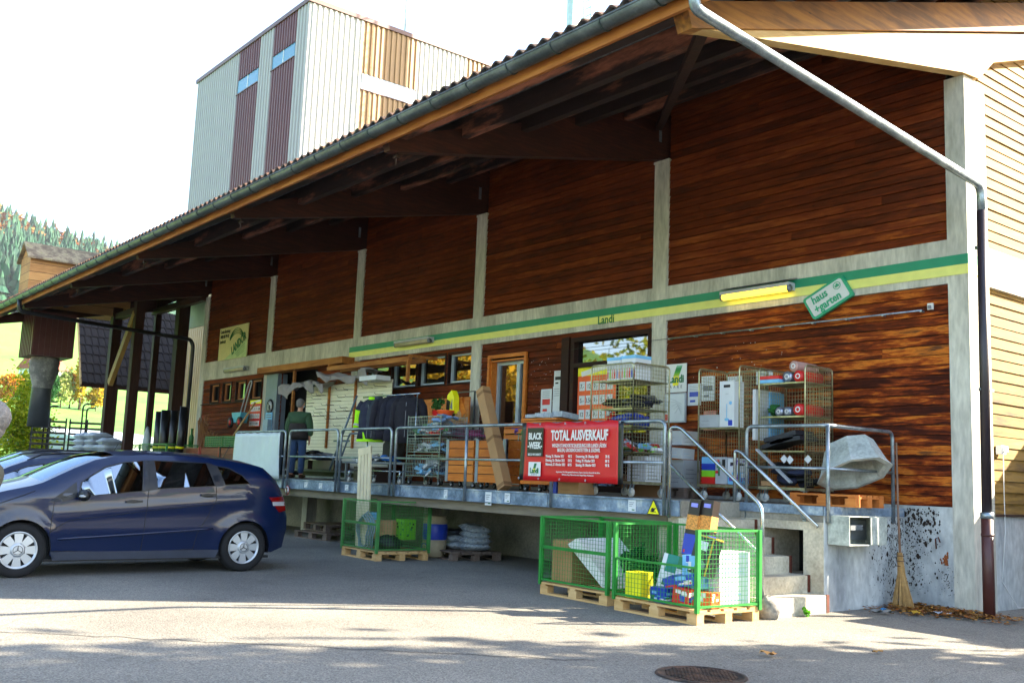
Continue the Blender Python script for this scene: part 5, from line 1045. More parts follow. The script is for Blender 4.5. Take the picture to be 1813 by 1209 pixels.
for x, z, w, h, lab, dc in ((-13.72, 2.76, .3, .48, 'white notice with a red picture left of the shop window', RED), (-13.43, 2.76, .22, .56, 'narrow white notice right beside the one with the red picture', None), (-13.42, 3.18, .2, .28, 'small dark printed notice above the narrow white one', BLACK), (-10.22, 2.76, .26, .34, 'white notice with blue pictures between the shop sign and the left roll container', BLUE), (-9.95, 2.84, .26, .38, 'notice with small table print behind the roll container bars', GREY), (-9.45, 2.8, .3, .4, 'orange and white notice behind the tall brush box', ORNG), (-9.9, 2.35, .24, .3, 'pink notice under the table print behind the roll container bars', PINK), (-8.9, 2.95, .3, .2, 'small pale notice behind the upper bars of the containers', GREY)):
    b = MB(); pm = PINK if 'pink' in lab else PAPER; b.box(-w / 2, w / 2, -.004, 0, -h / 2, h / 2, pm)
    if dc: b.box(-w * .35, w * .35, -.006, -.004, -h * .1, h * .12, dc); b.box(-w * .3, w * .1, -.006, -.004, -h * .35, -h * .25, dc)
    for k in range(4): b.box(-w * .35, w * .3, -.006, -.004, h * (.4 - .07 * k), h * (.415 - .07 * k), GREY)
    b.build('paper_notice', None, (x, D + .02, z), label=lab, cat='notice')
# orange tariff poster standing inside window
def grid_poster(name, label, loc, w, h, rows, bm, hd):
    b = MB(); b.box(-w / 2, w / 2, -.004, .004, 0, h, bm); q = random.Random(5)
    b.box(-w / 2, w / 2, -.007, -.004, h * .86, h, hd); b.bar((-w * .4, -.009, h * .88), (w * .4, -.009, h * .97), .003, .06 * h, WHITE)
    for r_ in range(rows):
        z0 = h * (.03 + .82 * r_ / rows)
        for k in range(5): b.box(-w * .45 + w * .18 * k, -w * .45 + w * .18 * k + w * .15, -.007, -.004, z0, z0 + h * .82 / rows * .66, PAPER); b.text(q.choice(['5.-', '9.-', '12', '7.-', '3.50']), w * .12, BLACK, FM(-w * .375 + w * .18 * k, -.0085, z0 + h * .82 / rows * .3), .8)
    return b.build(name, None, loc, label=label, cat='poster')
grid_poster('offer_poster', 'orange offer poster with rows of white price fields at the shop window', (-12.45, D + .06, 1.9), .95, 1.5, 5, ORNG, YELP)
grid_poster('offer_poster', 'red offer poster with white price fields left of the entrance', (-25.97, D - .04, 2.5), .72, .74, 3, RED, YELP)
# entrance signs
b = MB(); b.lathe([(.001, -.004), (.2, -.004), (.2, 0), (.001, 0)], BLACK, 24, 'Y'); b.lathe([(.001, .001), (.15, .006), (.001, .0065)], WHITE, 24, 'Y'); b.ell((0, -.008, -.02), (.06, .002, .07), BLACK); b.bar((-.1, -.01, .1), (.1, -.01, -.1), .002, .02, BLACK); b.build('hand_sign', None, (-24.95, D - .1, 3.02), label='round black and white stop-hand sign on the grey entrance column', cat='sign')
b = MB(); b.box(-.2, .2, -.004, 0, -.24, .24, LBLUE); b.prism([(-.15, -.2), (.15, -.2), (0, .05)], -.008, -.004, BLACK, 'XZ'); b.prism([(-.11, -.175), (.11, -.175), (0, .005)], -.010, -.008, WHITE, 'XZ'); b.box(-.15, .15, -.008, -.004, .1, .13, GREY); b.box(-.15, .15, -.008, -.004, .16, .19, GREY); b.box(-.02, .02, -.012, -.01, -.16, -.06, BLACK)
b.build('entrance_notice', None, (-24.95, D - .1, 2.62), label='pale blue notice with a warning triangle below the stop-hand sign', cat='sign')

# ---------------------------------------------------------------- slat display wall with hooks, cloth on top
SLX0, SLX1, SLY = -21.85, -18.0, 11.2
t = thing('slat_wall', 'cream slatted display wall with empty hooks beside the entrance', 'display wall', ((SLX0 + SLX1) / 2, SLY, ZD)); w = (SLX1 - SLX0) / 2
SLM = mat('cream_slats', 'd8d2b8', .55, 0, .06, 3); b = MB(); H_ = 2.1; k = 0; z = .25
while z < H_:
    for a in (-w, -w + 2 * w / 3 + .004, -w + 4 * w / 3 + .004): b.box(a, a + 2 * w / 3 - .004, 0, .03, z, z + .072, SLM)
    z += .08
b.box(-w, w, .012, .028, .25, H_, mat('slat_groove', '8a8468')); b.build('slat_board', t)
HK = mat('hook_steel', '4a4642', .4, .5)
for k in range(46):
    x = random.uniform(-w + .15, w - .2); z = .25 + .08 * random.randint(int(3 if random.random() < .3 else 13), 21) + .076; b = MB(); L_ = random.uniform(.16, .3); b.tube([(x, 0, z), (x, -.02, z + .01), (x, -L_, z - .01), (x, -L_ - .03, z + .025)], .006, HK, 5); b.build('hook', t)
for x in (-.75, .45): b = MB(); b.box(x - .025, x + .025, -.05, -.002, .7, H_ + .15, FASC); b.build('wood_strip', t)
b = MB(); b.box(-w, w, -.45, .03, .02, .06, GREY); b.box(-w, w, -.45, .03, .16, .2, GREY); b.box(-w, w, -.02, .03, .06, .25, mat('dark_plinth', '2a2220')); b.build('base_shelf', t)
CL = mat('grey_cloth', '8a8480', .9, 0, .1, 5, .2)
def drape(name, label, x0, x1, y, z, m, hz=.3, seed=1):
    """crumpled sheet lying over the top edge and hanging down in front"""
    q = random.Random(seed); nx_, ny_ = 60, 22; b = MB(); P = [q.uniform(0, 6) for _ in range(8)]; vs = []
    for i in range(nx_ + 1):
        u = i / nx_; L1 = .34 + .05 * math.sin(u * 6 + P[0]); L2 = hz * (.55 + .45 * math.sin(u * 5 + P[1]) * math.sin(u * 11 + P[2]))
        for j in range(ny_ + 1):
            v = j / ny_; s_ = v * (L1 + L2); yy = y + .22 - min(s_, L1); dz = -max(0, s_ - L1)
            f = .03 + .03 * math.sin(u * 23 + v * 4 + P[3]) + .035 * math.sin(u * 11 - v * 6 + P[4]) + .012 * math.sin(u * 47 + v * 9 + P[5])
            vs.append((x0 + (x1 - x0) * u + .03 * math.sin(v * 8 + P[6]), yy - (f if dz < 0 else 0), z + dz + f + .05 * math.sin(u * 7 + P[7])))
    b.add(vs, [(i * (ny_ + 1) + j, i * (ny_ + 1) + j + 1, (i + 1) * (ny_ + 1) + j + 1, (i + 1) * (ny_ + 1) + j) for i in range(nx_) for j in range(ny_)], m, True)
    o = b.build(name, None, label=label, cat='cloth'); o.modifiers.new('s', 'SOLIDIFY').thickness = .006; return o
drape('rolled_cover', 'crumpled grey canvas cover on top of the slat wall, left piece by the entrance', -22.5, -20.3, 10.95, 3.36, CL, .34, 3)
drape('rolled_cover', 'crumpled grey canvas cover on top of the slat wall, right piece under the canopy', -20.45, -18.35, 10.95, 3.47, CL, .3, 8)
carton('white_case', 'white foam case lying on the right end of the slat wall', 'case', (-18.3, 10.95, 3.3), (.7, .35, .1), PAPER)
carton('brown_crate', 'left brown plastic box under the slat wall', 'box', (-20.8, 10.75, ZD + .21), (1.0, .4, .2), mat('brown_plastic', '3a2820', .5)); carton('brown_crate', 'right brown plastic box under the slat wall', 'box', (-19.6, 10.75, ZD + .21), (.95, .4, .2), mat('brown_plastic', '3a2820', .5))
heap('cloth_pile', 'pile of dark folded cloths on the brown boxes under the slat wall', 'clothes', (-20.5, 10.7, ZD + .4), (1.3, .4, .26), [NAVY, BLACK, LGREY, GREY], 9, 31)
t = thing('display_table', 'low grey table with packets beside the clothes rack', 'table', (-17.3, 10.7, ZD)); b = MB(); b.box(-1.2, 1.2, -.3, .3, .36, .4, GREY); b.build('tabletop', t)
for x in (-1.1, 1.1):
    for y in (-.25, .25): b = MB(); b.box(x - .02, x + .02, y - .02, y + .02, 0, .36, GREY); b.build('leg', t)
heap('packets', 'loose white and dark packets on the low grey table', 'goods', (-17.6, 10.6, ZD + .4), (1.2, .4, .12), [PAPER, GREY, NAVY, WHITE], 10, 33); heap('blue_cloth_bundle', 'bright blue cloth bundle on the low grey table', 'cloth', (-16.75, 10.55, ZD + .4), (.5, .3, .16), mat('bright_blue_cloth', '1a6ac0', .7), 4, 34)
carton('brown_box_low', 'brown plastic box under the low grey table', 'box', (-17.6, 10.6, ZD), (.8, .4, .3), mat('brown_plastic', '3a2820', .5))
b = MB(); b.ell((0, 0, .25), (.28, .2, .28), mat('olive_cloth', '3a3a34', .9), 12, 8, .1); b.build('stuffed_sack', None, (-17.0, 10.7, ZD + .38), label='dark olive stuffed sack behind the hanging jackets', cat='sack')
t = thing('step_ladder', 'leaning blue-grey step ladder left of the clothes rack', 'ladder', (-18.2, 10.1, ZD)); b = MB(); ST = mat('ladder_steel', '5c6c78', .4, .3)
b.tube(smooth([(-.1, 0, 0), (.3, .1, .95), (.9, .1, .95)], .05), .02, ST, 8); b.tube(smooth([(-.45, .1, .2), (.15, .3, 1.75)], .05), .022, ST, 8); b.tube([(-.25, .05, .8), (.3, .1, .8)], .018, ST, 6); b.build('frame', t)
# ---------------------------------------------------------------- clothes rack and jackets
t = thing('clothes_rack', 'wheeled chrome clothes rack behind the dock railing', 'clothes rack', (-16.1, 10.0, ZD)); b = MB()
b.tube([(-1.0, 0, 1.64), (1.0, 0, 1.64)], .016, CHRM, 8); b.tube([(.92, 0, 1.64), (.92, 0, .18)], .016, CHRM, 8); b.tube([(-.75, 0, 1.64), (-.75, 0, .5), (-.75, 0, .18)], .016, CHRM, 8); b.tube([(-.92, 0, .22), (.92, 0, .22)], .014, CHRM, 8); b.build('frame', t)
for x in (-.9, .9): b = MB(); b.tube(smooth([(x, -.28, .1), (x, -.28, .22), (x, .28, .22), (x, .28, .1)], .08), .014, CHRM, 8); b.build('foot', t)
for x in (-.9, .9):
    for y in (-.28, .28): caster(t, x, y, .045)
def jacket(label, x, rz, m, m2=None, seed=0, L_=.78):
    q = random.Random(seed); t = thing('hanging_jacket', label, 'jacket', (x, 10.0, ZD + 1.60), rz, 'jackets on the clothes rack'); b = MB(); n = 20
    prof = [(0, .10, .05), (-.04, .18, .07), (-.10, .25, .095), (-.2, .265, .12), (-.4, .26, .13), (-.6, .27, .14), (-L_, .29, .15), (-L_ + .01, .26, .12)]
    vs = []
    for z, w_, d_ in prof:
        for k in range(n):
            a = 6.283 * k / n; f = 1 + (.07 * math.sin(a * 5 + seed + z * 6) + .04 * math.sin(a * 9 + z * 11)) * min(1, -z * 3); vs.append((w_ * math.cos(a) * f, d_ * math.sin(a) * f + .03 * math.sin(z * 9 + seed), z))
    fs = [(i * n + k, i * n + (k + 1) % n, (i + 1) * n + (k + 1) % n, (i + 1) * n + k) for i in range(len(prof) - 1) for k in range(n)]
    b.add(vs, fs, m, True)
    if m2: b.add([(v[0] * 1.02, v[1] * 1.03, v[2] - .05) for v in vs[5 * n:7 * n]], [(k, (k + 1) % n, n + (k + 1) % n, n + k) for k in range(n)], m2, True)
    b.bar((0, -.135, -.12), (0, -.15, -L_ + .02), .01, .008, GREY); b.build('body', t)
    for s_ in (-1, 1):
        b = MB(); P = [(s_ * .2, 0, -.07), (s_ * .27, .0, -.2), (s_ * .31, .02, -.42), (s_ * .32, -.03, -.62)]; b.tube(P, [.075, .085, .07, .055], m, 12)
        if m2: b.tube([(s_ * .275, 0, -.22), (s_ * .31, .02, -.42), (s_ * .322, -.03, -.6)], [.088, .074, .06], m2, 12); b.cyl((s_ * .315, .005, -.5), (s_ * .319, -.01, -.54), .075, LGREY, 12)
        b.build('sleeve', t)
    b = MB(); b.lathe([(.075, -.02), (.08, .03), (.065, .035), (.06, -.02)], m2 or m, 14); b.build('collar', t)
    b = MB(); b.tube([(0, 0, .0), (0, 0, .03), (.015, 0, .05), (0, 0, .065)], .004, GREY, 5); b.build('hanger', t)
jacket('navy jacket with lime green sleeves and hem at the left end of the rack', -16.75, R(28), NAVY, LIMEC, 1); jacket('dark slate jacket in front of the lime one on the rack', -16.52, R(14), mat('slate_cloth', '2c3440', .9, 0, .2, 12, .3), None, 2)
for k, lab in enumerate(('third dark jacket from the left on the rack', 'fourth dark jacket from the left on the rack', 'dark navy jacket at the right end of the rack')): jacket(lab, -16.1 + .33 * k, R(50 - 8 * k), mat('dark_cloth%d' % k, ['1e1c28', '1a1c2c', '1c1a24'][k], .95, 0, .2, 12, .3), None, 5 + k, .80 + .03 * k)
# ---------------------------------------------------------------- wire trolleys, planters, crates in the middle of the dock
def basket(b, x0, x1, y0, y1, z0, z1, m, fl=0):
    for P, Q in (((x0, y0), (x1, y0)), ((x0, y1), (x1, y1)), ((x0, y0), (x0, y1)), ((x1, y0), (x1, y1))): meshpanel(b, P, Q, z0, z1, m, max(3, int((abs(P[0] - Q[0]) + abs(P[1] - Q[1])) / .05)), 5, .004, .010)
    b.box(x0, x1, y0, y1, z0 - .004, z0, m)
def trolley(label, x0, x1, y0, y1, levels, H, m=GALV):
    t = thing('wire_trolley', label, 'trolley', ((x0 + x1) / 2, (y0 + y1) / 2, ZD), 0, 'wire basket trolleys'); w, d = (x1 - x0) / 2, (y1 - y0) / 2
    for sx in (-1, 1):
        for sy in (-1, 1): caster(t, sx * (w - .05), sy * (d - .05), .045, BLACK)
    b = MB()
    for sx in (-1, 1):
        for sy in (-1, 1): b.bar((sx * w, sy * d, .13), (sx * w, sy * d, H), .014, .014, m)
    b.build('frame', t)
    for z0, z1 in levels: b = MB(); basket(b, -w, w, -d, d, z0, z1, m); b.build('basket', t)
    return t
trolley('tall wire basket trolley full of packets right of the jackets', -15.2, -14.17, 9.85, 10.4, [(.16, .52), (.58, .82), (.88, 1.2)], 1.22)
trolley('wire basket trolley with pink cloths behind the first larch planter', -14.85, -14.05, 10.3, 10.9, [(.5, .75), (.82, 1.1)], 1.12)
trolley('low wire basket trolley with a blue ball left of the orange stand', -12.35, -11.55, 10.1, 10.7, [(.28, .85)], .88)
heap('chain_packets', 'heap of blue-white packets in the lowest basket of the tall trolley', 'goods', (-14.68, 10.1, ZD + .17), (.95, .5, .3), [LBLUE, GREY, PAPER, NAVY], 12, 41, .35)
heap('tool_packets', 'hanging tool packets in the middle basket of the tall trolley', 'goods', (-14.68, 10.1, ZD + .59), (.9, .45, .2), [GREY, PAPER, BLACK, LBLUE], 9, 42, .35)
heap('garden_packets', 'red, white and green packets in the upper basket of the tall trolley', 'goods', (-14.68, 10.1, ZD + .89), (.9, .45, .3), [RED, PAPER, LBLUE, mat('leaf_green', '3a7a3a'), GREY], 11, 43, .4)
heap('light_blue_cloth', 'light blue cloth draped on the tall trolley basket', 'cloth', (-14.35, 10.0, ZD + 1.08), (.55, .4, .2), mat('light_blue_cloth', '7a98c0', .8), 4, 44)
heap('pink_cloth', 'pink checked cloths in the trolley behind the first larch planter', 'cloth', (-14.45, 10.6, ZD + .83), (.7, .5, .26), MAGE, 6, 45)
b = MB(); b.lathe([(.09, 0), (.12, .1), (.125, .11)], RED, 14); foliage(b, (0, 0, .22), (.15, .15, .14), 260, .035, leaves('pot_leaves', ['2a5a2a', '4a7a3a'], .3), 8); b.build('plant_pot', None, (-15.0, 10.35, ZD + 1.24), label='red plant pot with green plant on top of the tall trolley', cat='plant pot')
b = MB(); b.prism([(-.12, 0), (.14, 0), (.12, .3), (.04, .42), (-.08, .33)], -.06, .06, YELP, 'XZ'); b.prism([(-.1, .04), (.0, .02), (.02, .22), (-.09, .26)], -.065, -.0601, BLACK, 'XZ'); b.prism([(.02, .1), (.1, .06), (.08, .26)], -.065, -.0601, GREY, 'XZ'); b.build('yellow_bag', None, (-14.78, 10.5, ZD + 1.3), label='yellow and green bag standing on top of the tall trolley', cat='bag')
b = MB(); b.lathe([(.1, 0), (.16, .08), (.165, .1), (.001, .09)], ORNG, 16); b.build('orange_bowl', None, (-14.55, 10.2, ZD + 1.23), label='orange plastic bowl on top of the tall trolley', cat='bowl')
b = MB(); b.box(-.9, .85, 0, .03, 0, .6, ORANGE); b.box(.62, .66, -.04, 0, 0, .6, ORANGE); b.build('larch_board', None, (-16.4, 11.45, 2.3), label='orange larch back board on the wall behind the tall trolley', cat='board')
t = thing('steel_frame', 'dark trapezoid steel frame standing behind the trolley with pink cloths', 'frame', (-15.2, 11.0, ZD + .85)); b = MB(); b.tube([(-.45, 0, 0), (-.18, 0, .9), (.42, 0, .9), (.42, 0, 0)], .022, mat('dark_steel', '3c4044', .4, .4), 4, smooth=False); b.build('tube', t)
b = MB(); b.prism([(-.14, 0), (.14, 0), (.14, .12), (0, .32), (-.14, .12)], -.08, .08, PALW, 'XZ'); b.box(-.04, .04, -.083, -.08, .08, .16, BLACK); b.bar((-.2, 0, .1), (0, 0, .37), .2, .015, ORANGE, (0, 1, 0)); b.bar((.2, 0, .1), (0, 0, .37), .2, .015, ORANGE, (0, 1, 0)); b.build('bird_house', None, (-14.75, 10.6, 2.36), label='small wooden bird house with pointed roof behind the planter', cat='bird house')
GPR = mat('grey_profile', '848c98', .4, .3)
for k, (x0, x1, lab) in enumerate(((-13.69, -12.93, 'left larch planter box on wheels behind the long railing'), (-12.87, -12.10, 'right larch planter box on wheels beside the leaning carton'))):
    t = thing('larch_planter', lab, 'planter', ((x0 + x1) / 2, 9.95, ZD), 0, 'larch planter boxes on wheels'); w = (x1 - x0) / 2; b = MB()
    for j in range(5):
        z = .1 + j * .134
        for yy in (-.3, .28): b.box(-w + .07, w - (.07 if k else 0), yy, yy + .02, z, z + .121, ORANGE); b.box(-w + .07, w - .07, yy + .004, yy + .016, z + .1212, z + .1335, DARK)
        b.box(w - .02, w, -.28, .28, z, z + .128, ORANGE); b.box(-w, -w + .02, -.28, .28, z, z + .128, ORANGE)
    b.build('boards', t)
    for xx in ((-w, w - .075) if k else (-w,)): b = MB(); b.box(xx, xx + .075, -.306, -.25, .09, .78, GPR); b.build('corner_profile', t)
    b = MB(); b.box(-w + .02, w - .02, -.28, .28, .1, .12, PALW); b.build('floor', t)
    for x in (-w + .08, w - .08):
        for y in (-.22, .22): caster(t, x, y, .042, BLACK)
b = MB(); b.M = Matrix.Translation((0, 0, 0)) @ Matrix.Rotation(R(-28), 4, 'Y') @ Matrix.Rotation(R(-4), 4, 'X'); b.box(-.09, .09, -.075, .075, 0, 1.72, CARD)
for z in (.02, .8, 1.6): b.box(-.0915, .0915, -.0765, .0765, z, z + .05, CARDD)
b.build('long_carton', None, (-11.62, 9.28, ZD + .03), label='long brown carton leaning against the planters behind the railing', cat='carton')
t = thing('fruit_crate', 'slatted brown crate with small purple flowers behind the right planter', 'crate', (-12.75, 10.6, 2.0)); b = MB()
for j in range(3):
    for yy in (-.2, .185): b.box(-.36, .36, yy, yy + .015, j * .1, j * .1 + .075, PALO)
for x in (-.36, .345): b.box(x, x + .015, -.185, .185, 0, .28, PALO)
b.box(-.345, .345, -.185, .185, 0, .012, PALO); b.build('slats', t)
heap('flower_tray', 'purple flowers in the slatted brown crate', 'flowers', (-12.75, 10.6, 2.02), (.62, .34, .26), [PURP, mat('leaf_green', '3a7a3a')], 9, 51, .4)
t = thing('fruit_crate', 'lower slatted crate under the one with purple flowers', 'crate', (-12.75, 10.6, ZD + .5)); b = MB()
for j in range(3):
    for yy in (-.2, .185): b.box(-.36, .36, yy, yy + .015, j * .1, j * .1 + .075, PALO)
for x in (-.36, .345): b.box(x, x + .015, -.185, .185, 0, .3, PALO)
for x in (-.34, .32):
    for y in (-.18, .17): b.box(x, x + .02, y, y + .02, -.5, .0, PALO)
b.build('slats', t)
b = MB(); b.ell((0, 0, .16), (.17, .17, .16), BLUE, 14, 10); b.build('blue_ball', None, (-11.75, 10.4, ZD + .45), label='blue plastic bowl inside the low wire trolley', cat='bowl')
t = thing('orange_stand', 'orange larch box stand with newspapers behind the left end of the banner', 'stand', (-11.05, 9.65, ZD)); b = MB()
for j in range(7): b.box(-.38, .38, -.24, -.22, .11 + j * .132, .11 + j * .132 + .122, ORANGE); b.box(-.38, -.36, -.22, .22, .11 + j * .132, .11 + j * .132 + .122, ORANGE); b.box(.36, .38, -.22, .22, .11 + j * .132, .11 + j * .132 + .122, ORANGE)
b.box(-.4, .4, -.25, .25, 1.035, 1.06, ORANGE); b.build('boards', t)
for x in (-.32, 0, .32): caster(t, x, -.18, .04, BLACK)
for k in range(4): carton('newspaper_stack', ['left', 'second', 'third', 'right'][k] + ' bundle of newspapers on the orange larch stand', 'newspapers', (-11.3 + .2 * k, 9.6, ZD + 1.062), (.24, .3, .05 + .01 * k), mat('newsprint', '9aa2a8', .8, 0, .3, 30), .3 * math.sin(k * 2), (R(-6), R(5 * math.sin(k))))
carton('brown_carton', 'small brown carton under the red banner', 'carton', (-10.2, 9.4, ZD), (.42, .3, .26), CARD, 0, (0, 0), lines(CARDD, 1)); carton('blue_box', 'narrow blue box at the left of the carton under the banner', 'box', (-10.5, 9.42, ZD), (.07, .3, .3), BLUE)
carton('card_offcut', 'brown card sheet behind the wheels of the tall roll container', 'card', (-9.75, 10.3, ZD), (.9, .05, .3), CARDD)
# ---------------------------------------------------------------- left end of the dock
for k, (x, w_, lab) in enumerate(((-27.15, 1.25, 'left red-framed brown board crate at the far end of the dock'), (-25.8, 1.25, 'middle red-framed brown board crate near the green trays'), (-24.45, 1.3, 'right dark board crate beside the white tarpaulin'))):
    t = thing('board_crate', lab, 'crate', (x, 10.9, ZD), 0, 'board crates at the far end of the dock'); b = MB(); m = wood('crate_boards', [(.2, '3a1c10'), (.5, '6a3820'), (.8, '8a5030')], 'X')
    for j in range(4): b.box(-w_ / 2, w_ / 2, -.4, -.37, .05 + j * .155, .05 + j * .155 + .15, m); b.box(w_ / 2 - .03, w_ / 2, -.37, .4, .05 + j * .155, .05 + j * .155 + .15, m)
    b.box(-w_ / 2, w_ / 2, .37, .4, .05, .66, m); b.build('boards', t)
    for xx in (-w_ / 2 - .02, w_ / 2 - .03): b = MB(); b.box(xx, xx + .05, -.42, -.401, 0, .7, mat('red_angle', '8a2018', .5) if k < 2 else BLACK); b.build('corner_angle', t)
for k, (x, lab) in enumerate(((-25.6, 'left green plastic tray on the board crates'), (-24.4, 'right green plastic tray on the board crates'))):
    b = MB(); GT = mat('green_tray', '1e5c2c', .5); b.box(-.58, .58, -.3, .3, 0, .03, GT)
    for j in range(4): b.box(-.58, .58, -.3, -.28, .05 + j * .06, .09 + j * .06, GT); b.box(.56, .58, -.28, .3, .05 + j * .06, .09 + j * .06, GT)
    for j in range(9): b.box(-.58 + j * .143, -.56 + j * .143, -.305, -.28, 0, .28, GT)
    b.box(-.58, .58, .28, .3, 0, .28, GT); b.build('green_tray', None, (x, 10.8, ZD + .7), label=lab, cat='tray')
for k, (x0, y0, x1, lab, m) in enumerate(((-26.1, 11.1, -25.3, 'long-handled broom leaning over the green trays', PALW), (-25.9, 11.0, -25.1, 'second long-handled tool leaning beside the broom', PALW))):
    t = thing('garden_tool', lab, 'broom', (x0, y0, ZD + .75)); b = MB(); b.tube([(0, 0, 0), (x1 - x0 - .3, .5, 1.2)], .018, m, 6); b.build('handle', t); b = MB(); b.ell((0, 0, .05), (.2, .08, .14), BLUE if k == 0 else BLACK, 10, 6, .1); b.build('head', t)
for k, (x, h, m, lab) in enumerate(((-28.2, .55, mat('bottle_green', '2a6a2a', .4), 'green bottle-shaped sprayer on the left board crate'), (-27.4, .9, mat('twig_wood', '8a5a30'), 'bundle of upright wooden stakes on the left board crate'), (-26.9, .5, mat('twig_wood', '8a5a30'), 'short bundle of brushwood on the left board crate'))):
    b = MB()
    if k == 0: b.lathe([(.001, 0), (.07, 0), (.07, .3), (.03, .38), (.03, .5), (.05, .52), (.001, .55)], m, 12)
    else:
        for j in range(12 + 6 * k): a = random.uniform(-.16, .16); b.tube([(a, random.uniform(-.1, .1), 0), (a * random.uniform(1, 1.6 * k), random.uniform(-.15, .15), h * random.uniform(.7, 1))], .014 if k == 1 else .008, m, 4)
    b.build(['sprayer', 'wooden_stakes', 'brushwood'][k], None, (x, 10.9, ZD + .7), label=lab, cat=['sprayer', 'stakes', 'brushwood'][k])
t = thing('lawn_spreader', 'light blue hopper spreader with red wheels hung on the boards', 'spreader', (-26.4, D - .28, 2.6)); b = MB(); b.prism([(-.32, .28), (.32, .28), (.18, 0), (-.18, 0)], -.12, .12, mat('spreader_blue', '4aa0b8', .4), 'XZ'); b.build('hopper', t)
for x in (-.30, .30): b = MB(); b.lathe([(.001, -.03), (.15, -.03), (.15, .03), (.001, .03)], BLACK, 18, 'Y', (x, -.14, .0)); b.lathe([(.001, .031), (.09, .033), (.001, .034)], RED, 14, 'Y', (x, -.14, .0)); b.build('wheel', t)
b = MB(); b.tube(smooth([(-.05, 0, .2), (.35, .05, 1.15), (.52, .05, 1.15), (.2, 0, .2)], .08), .016, LGREY, 8); b.build('handle', t)
carton('pale_box', 'small pale blue plastic box hung on the boards above the green trays', 'box', (-24.9, D - .12, 2.25), (.28, .2, .42), mat('pale_box_plastic', '8aa0b0', .4))
# black rolls in mesh cage, sacks, far racks
cage((-28.6, 10.4, ZD - .14), 0, 'dull green mesh cage with black foil rolls at the far end of the dock', CAGED, 2.2, .9, .9, False, PALG, 'pallet under the mesh cage with black foil rolls')
BF = mat('black_foil', '101114', .35, 0, .1)
for k, (x, y, r_, h, lean, lab) in enumerate(((-29.35, 10.35, .13, 1.7, 0, 'leftmost'), (-29.0, 10.5, .12, 1.65, .01, 'second'), (-28.75, 10.3, .13, 1.72, 0, 'middle'), (-28.35, 10.4, .11, 1.7, .02, 'fourth'), (-27.5, 10.3, .11, 1.78, .06, 'rightmost, separately leaning'))):
    b = MB(); b.tube([(0, 0, 0), (lean * h * 1.5, 0, h)], r_, BF, 14); b.tube([(lean * .9, 0, .62), (lean * 1.0, 0, .68)], r_ + .006, YELP, 14); b.build('foil_roll', None, (x, y, ZD + .02), label=lab + ' upright black foil roll with a yellow strap', cat='roll', group='black foil rolls in the mesh cage')
b = MB(); b.ell((0, 0, .3), (.16, .1, .5), mat('white_net', '9aa4a4', .6), 10, 8, .1); b.build('net_bundle', None, (-29.6, 10.1, ZD + .45), label='whitish green net bundle left of the black foil rolls', cat='net')
SB = mat('white_sack', 'a8b0b8', .6, 0, .1, 10, .2)
for c_ in range(3):
    for k in range(5 if c_ < 2 else 4): bag('white_sack', '%s white sack of the %s stack on the far dock' % (['lowest', 'second', 'third', 'fourth', 'topmost'][k], ['left', 'middle', 'right'][c_]), 'sack', (-35.9 + 1.25 * c_, 10.2, ZD + .16 + .19 * k), (1.2, .7, .22), SB, .1 * math.sin(k * 3 + c_), (0, 0), 'white sacks stacked on the far dock', k + 20 * c_)
pallet(PALG, (-34.7, 10.2, ZD), 0, 'long pallet under the white sacks on the far dock', 3.6, .9)
for k, (x, y, lab) in enumerate(((-39.9, 9.95, 'left empty black slatted stillage at the far end of the dock'), (-39.6, 11.2, 'right empty black slatted stillage at the far end of the dock'))):
    t = thing('slatted_stillage', lab, 'stillage', (x, y, ZD), R(60), 'slatted stillages on the far dock'); b = MB()
    for j in range(8): b.box(-.62, .62, -.02, .02, .1 + j * .21, .18 + j * .21, mat('dark_slat', '2c2622', .7)) 
    for xx in (-.62, 0, .57): b.box(xx, xx + .05, .021, .06, 0, 1.75, BLACK)
    b.build('slats', t)
    b = MB(); b.tube(smooth([(-.2, .1, 0), (-.2, .1, 2.35), (.2, .1, 2.35)], .2), .03, BLACK, 6); b.tube(smooth([(-.05, .1, 0), (-.05, .1, 2.2), (.25, .1, 2.2)], .2), .03, BLACK, 6)
    for j in range(10): b.bar((-.2, .1, .3 + j * .2), (-.05, .1, .3 + j * .2), .02, .02, BLACK)
    b.build('ladder_frame', t)
# ---------------------------------------------------------------- small things right of the stair
t = thing('twig_broom', 'twig broom with long handle leaning against the stained concrete base', 'broom', (-6.50, 11.30, 0)); b = MB(); b.tube([(-.085, .13, .6), (-.17, .24, 1.2), (-.25, .36, 2.0)], [.016, .014, .012], mat('broom_handle', '8a6a54', .6), 8); b.build('handle', t)
TWG = mat('twigs', 'a8824c', .8, 0, .2, 20, island=.25)
b = MB()
for k in range(150):
    a = random.uniform(0, 6.283); r_ = random.random() ** .5; b.tube([(-.085 + .03 * r_ * math.cos(a), .12 + .02 * math.sin(a), .64 + .02 * random.random()), (-.05 + .05 * r_ * math.cos(a), .09 + .03 * r_ * math.sin(a), .4), (.02 + .15 * r_ * math.cos(a), .0 + .07 * r_ * math.sin(a), .01 + .05 * random.random())], [.004, .004, .0025], TWG, 4)
b.build('twigs', t)
b = MB()
for z in (.5, .56, .62): b.tube([(-.075 + .045 * math.cos(k / 10 * 6.283), .112 + .04 * math.sin(k / 10 * 6.283), z) for k in range(10)], .006, mat('binding', '6a4a30'), 5, closed=True)
b.build('binding', t)
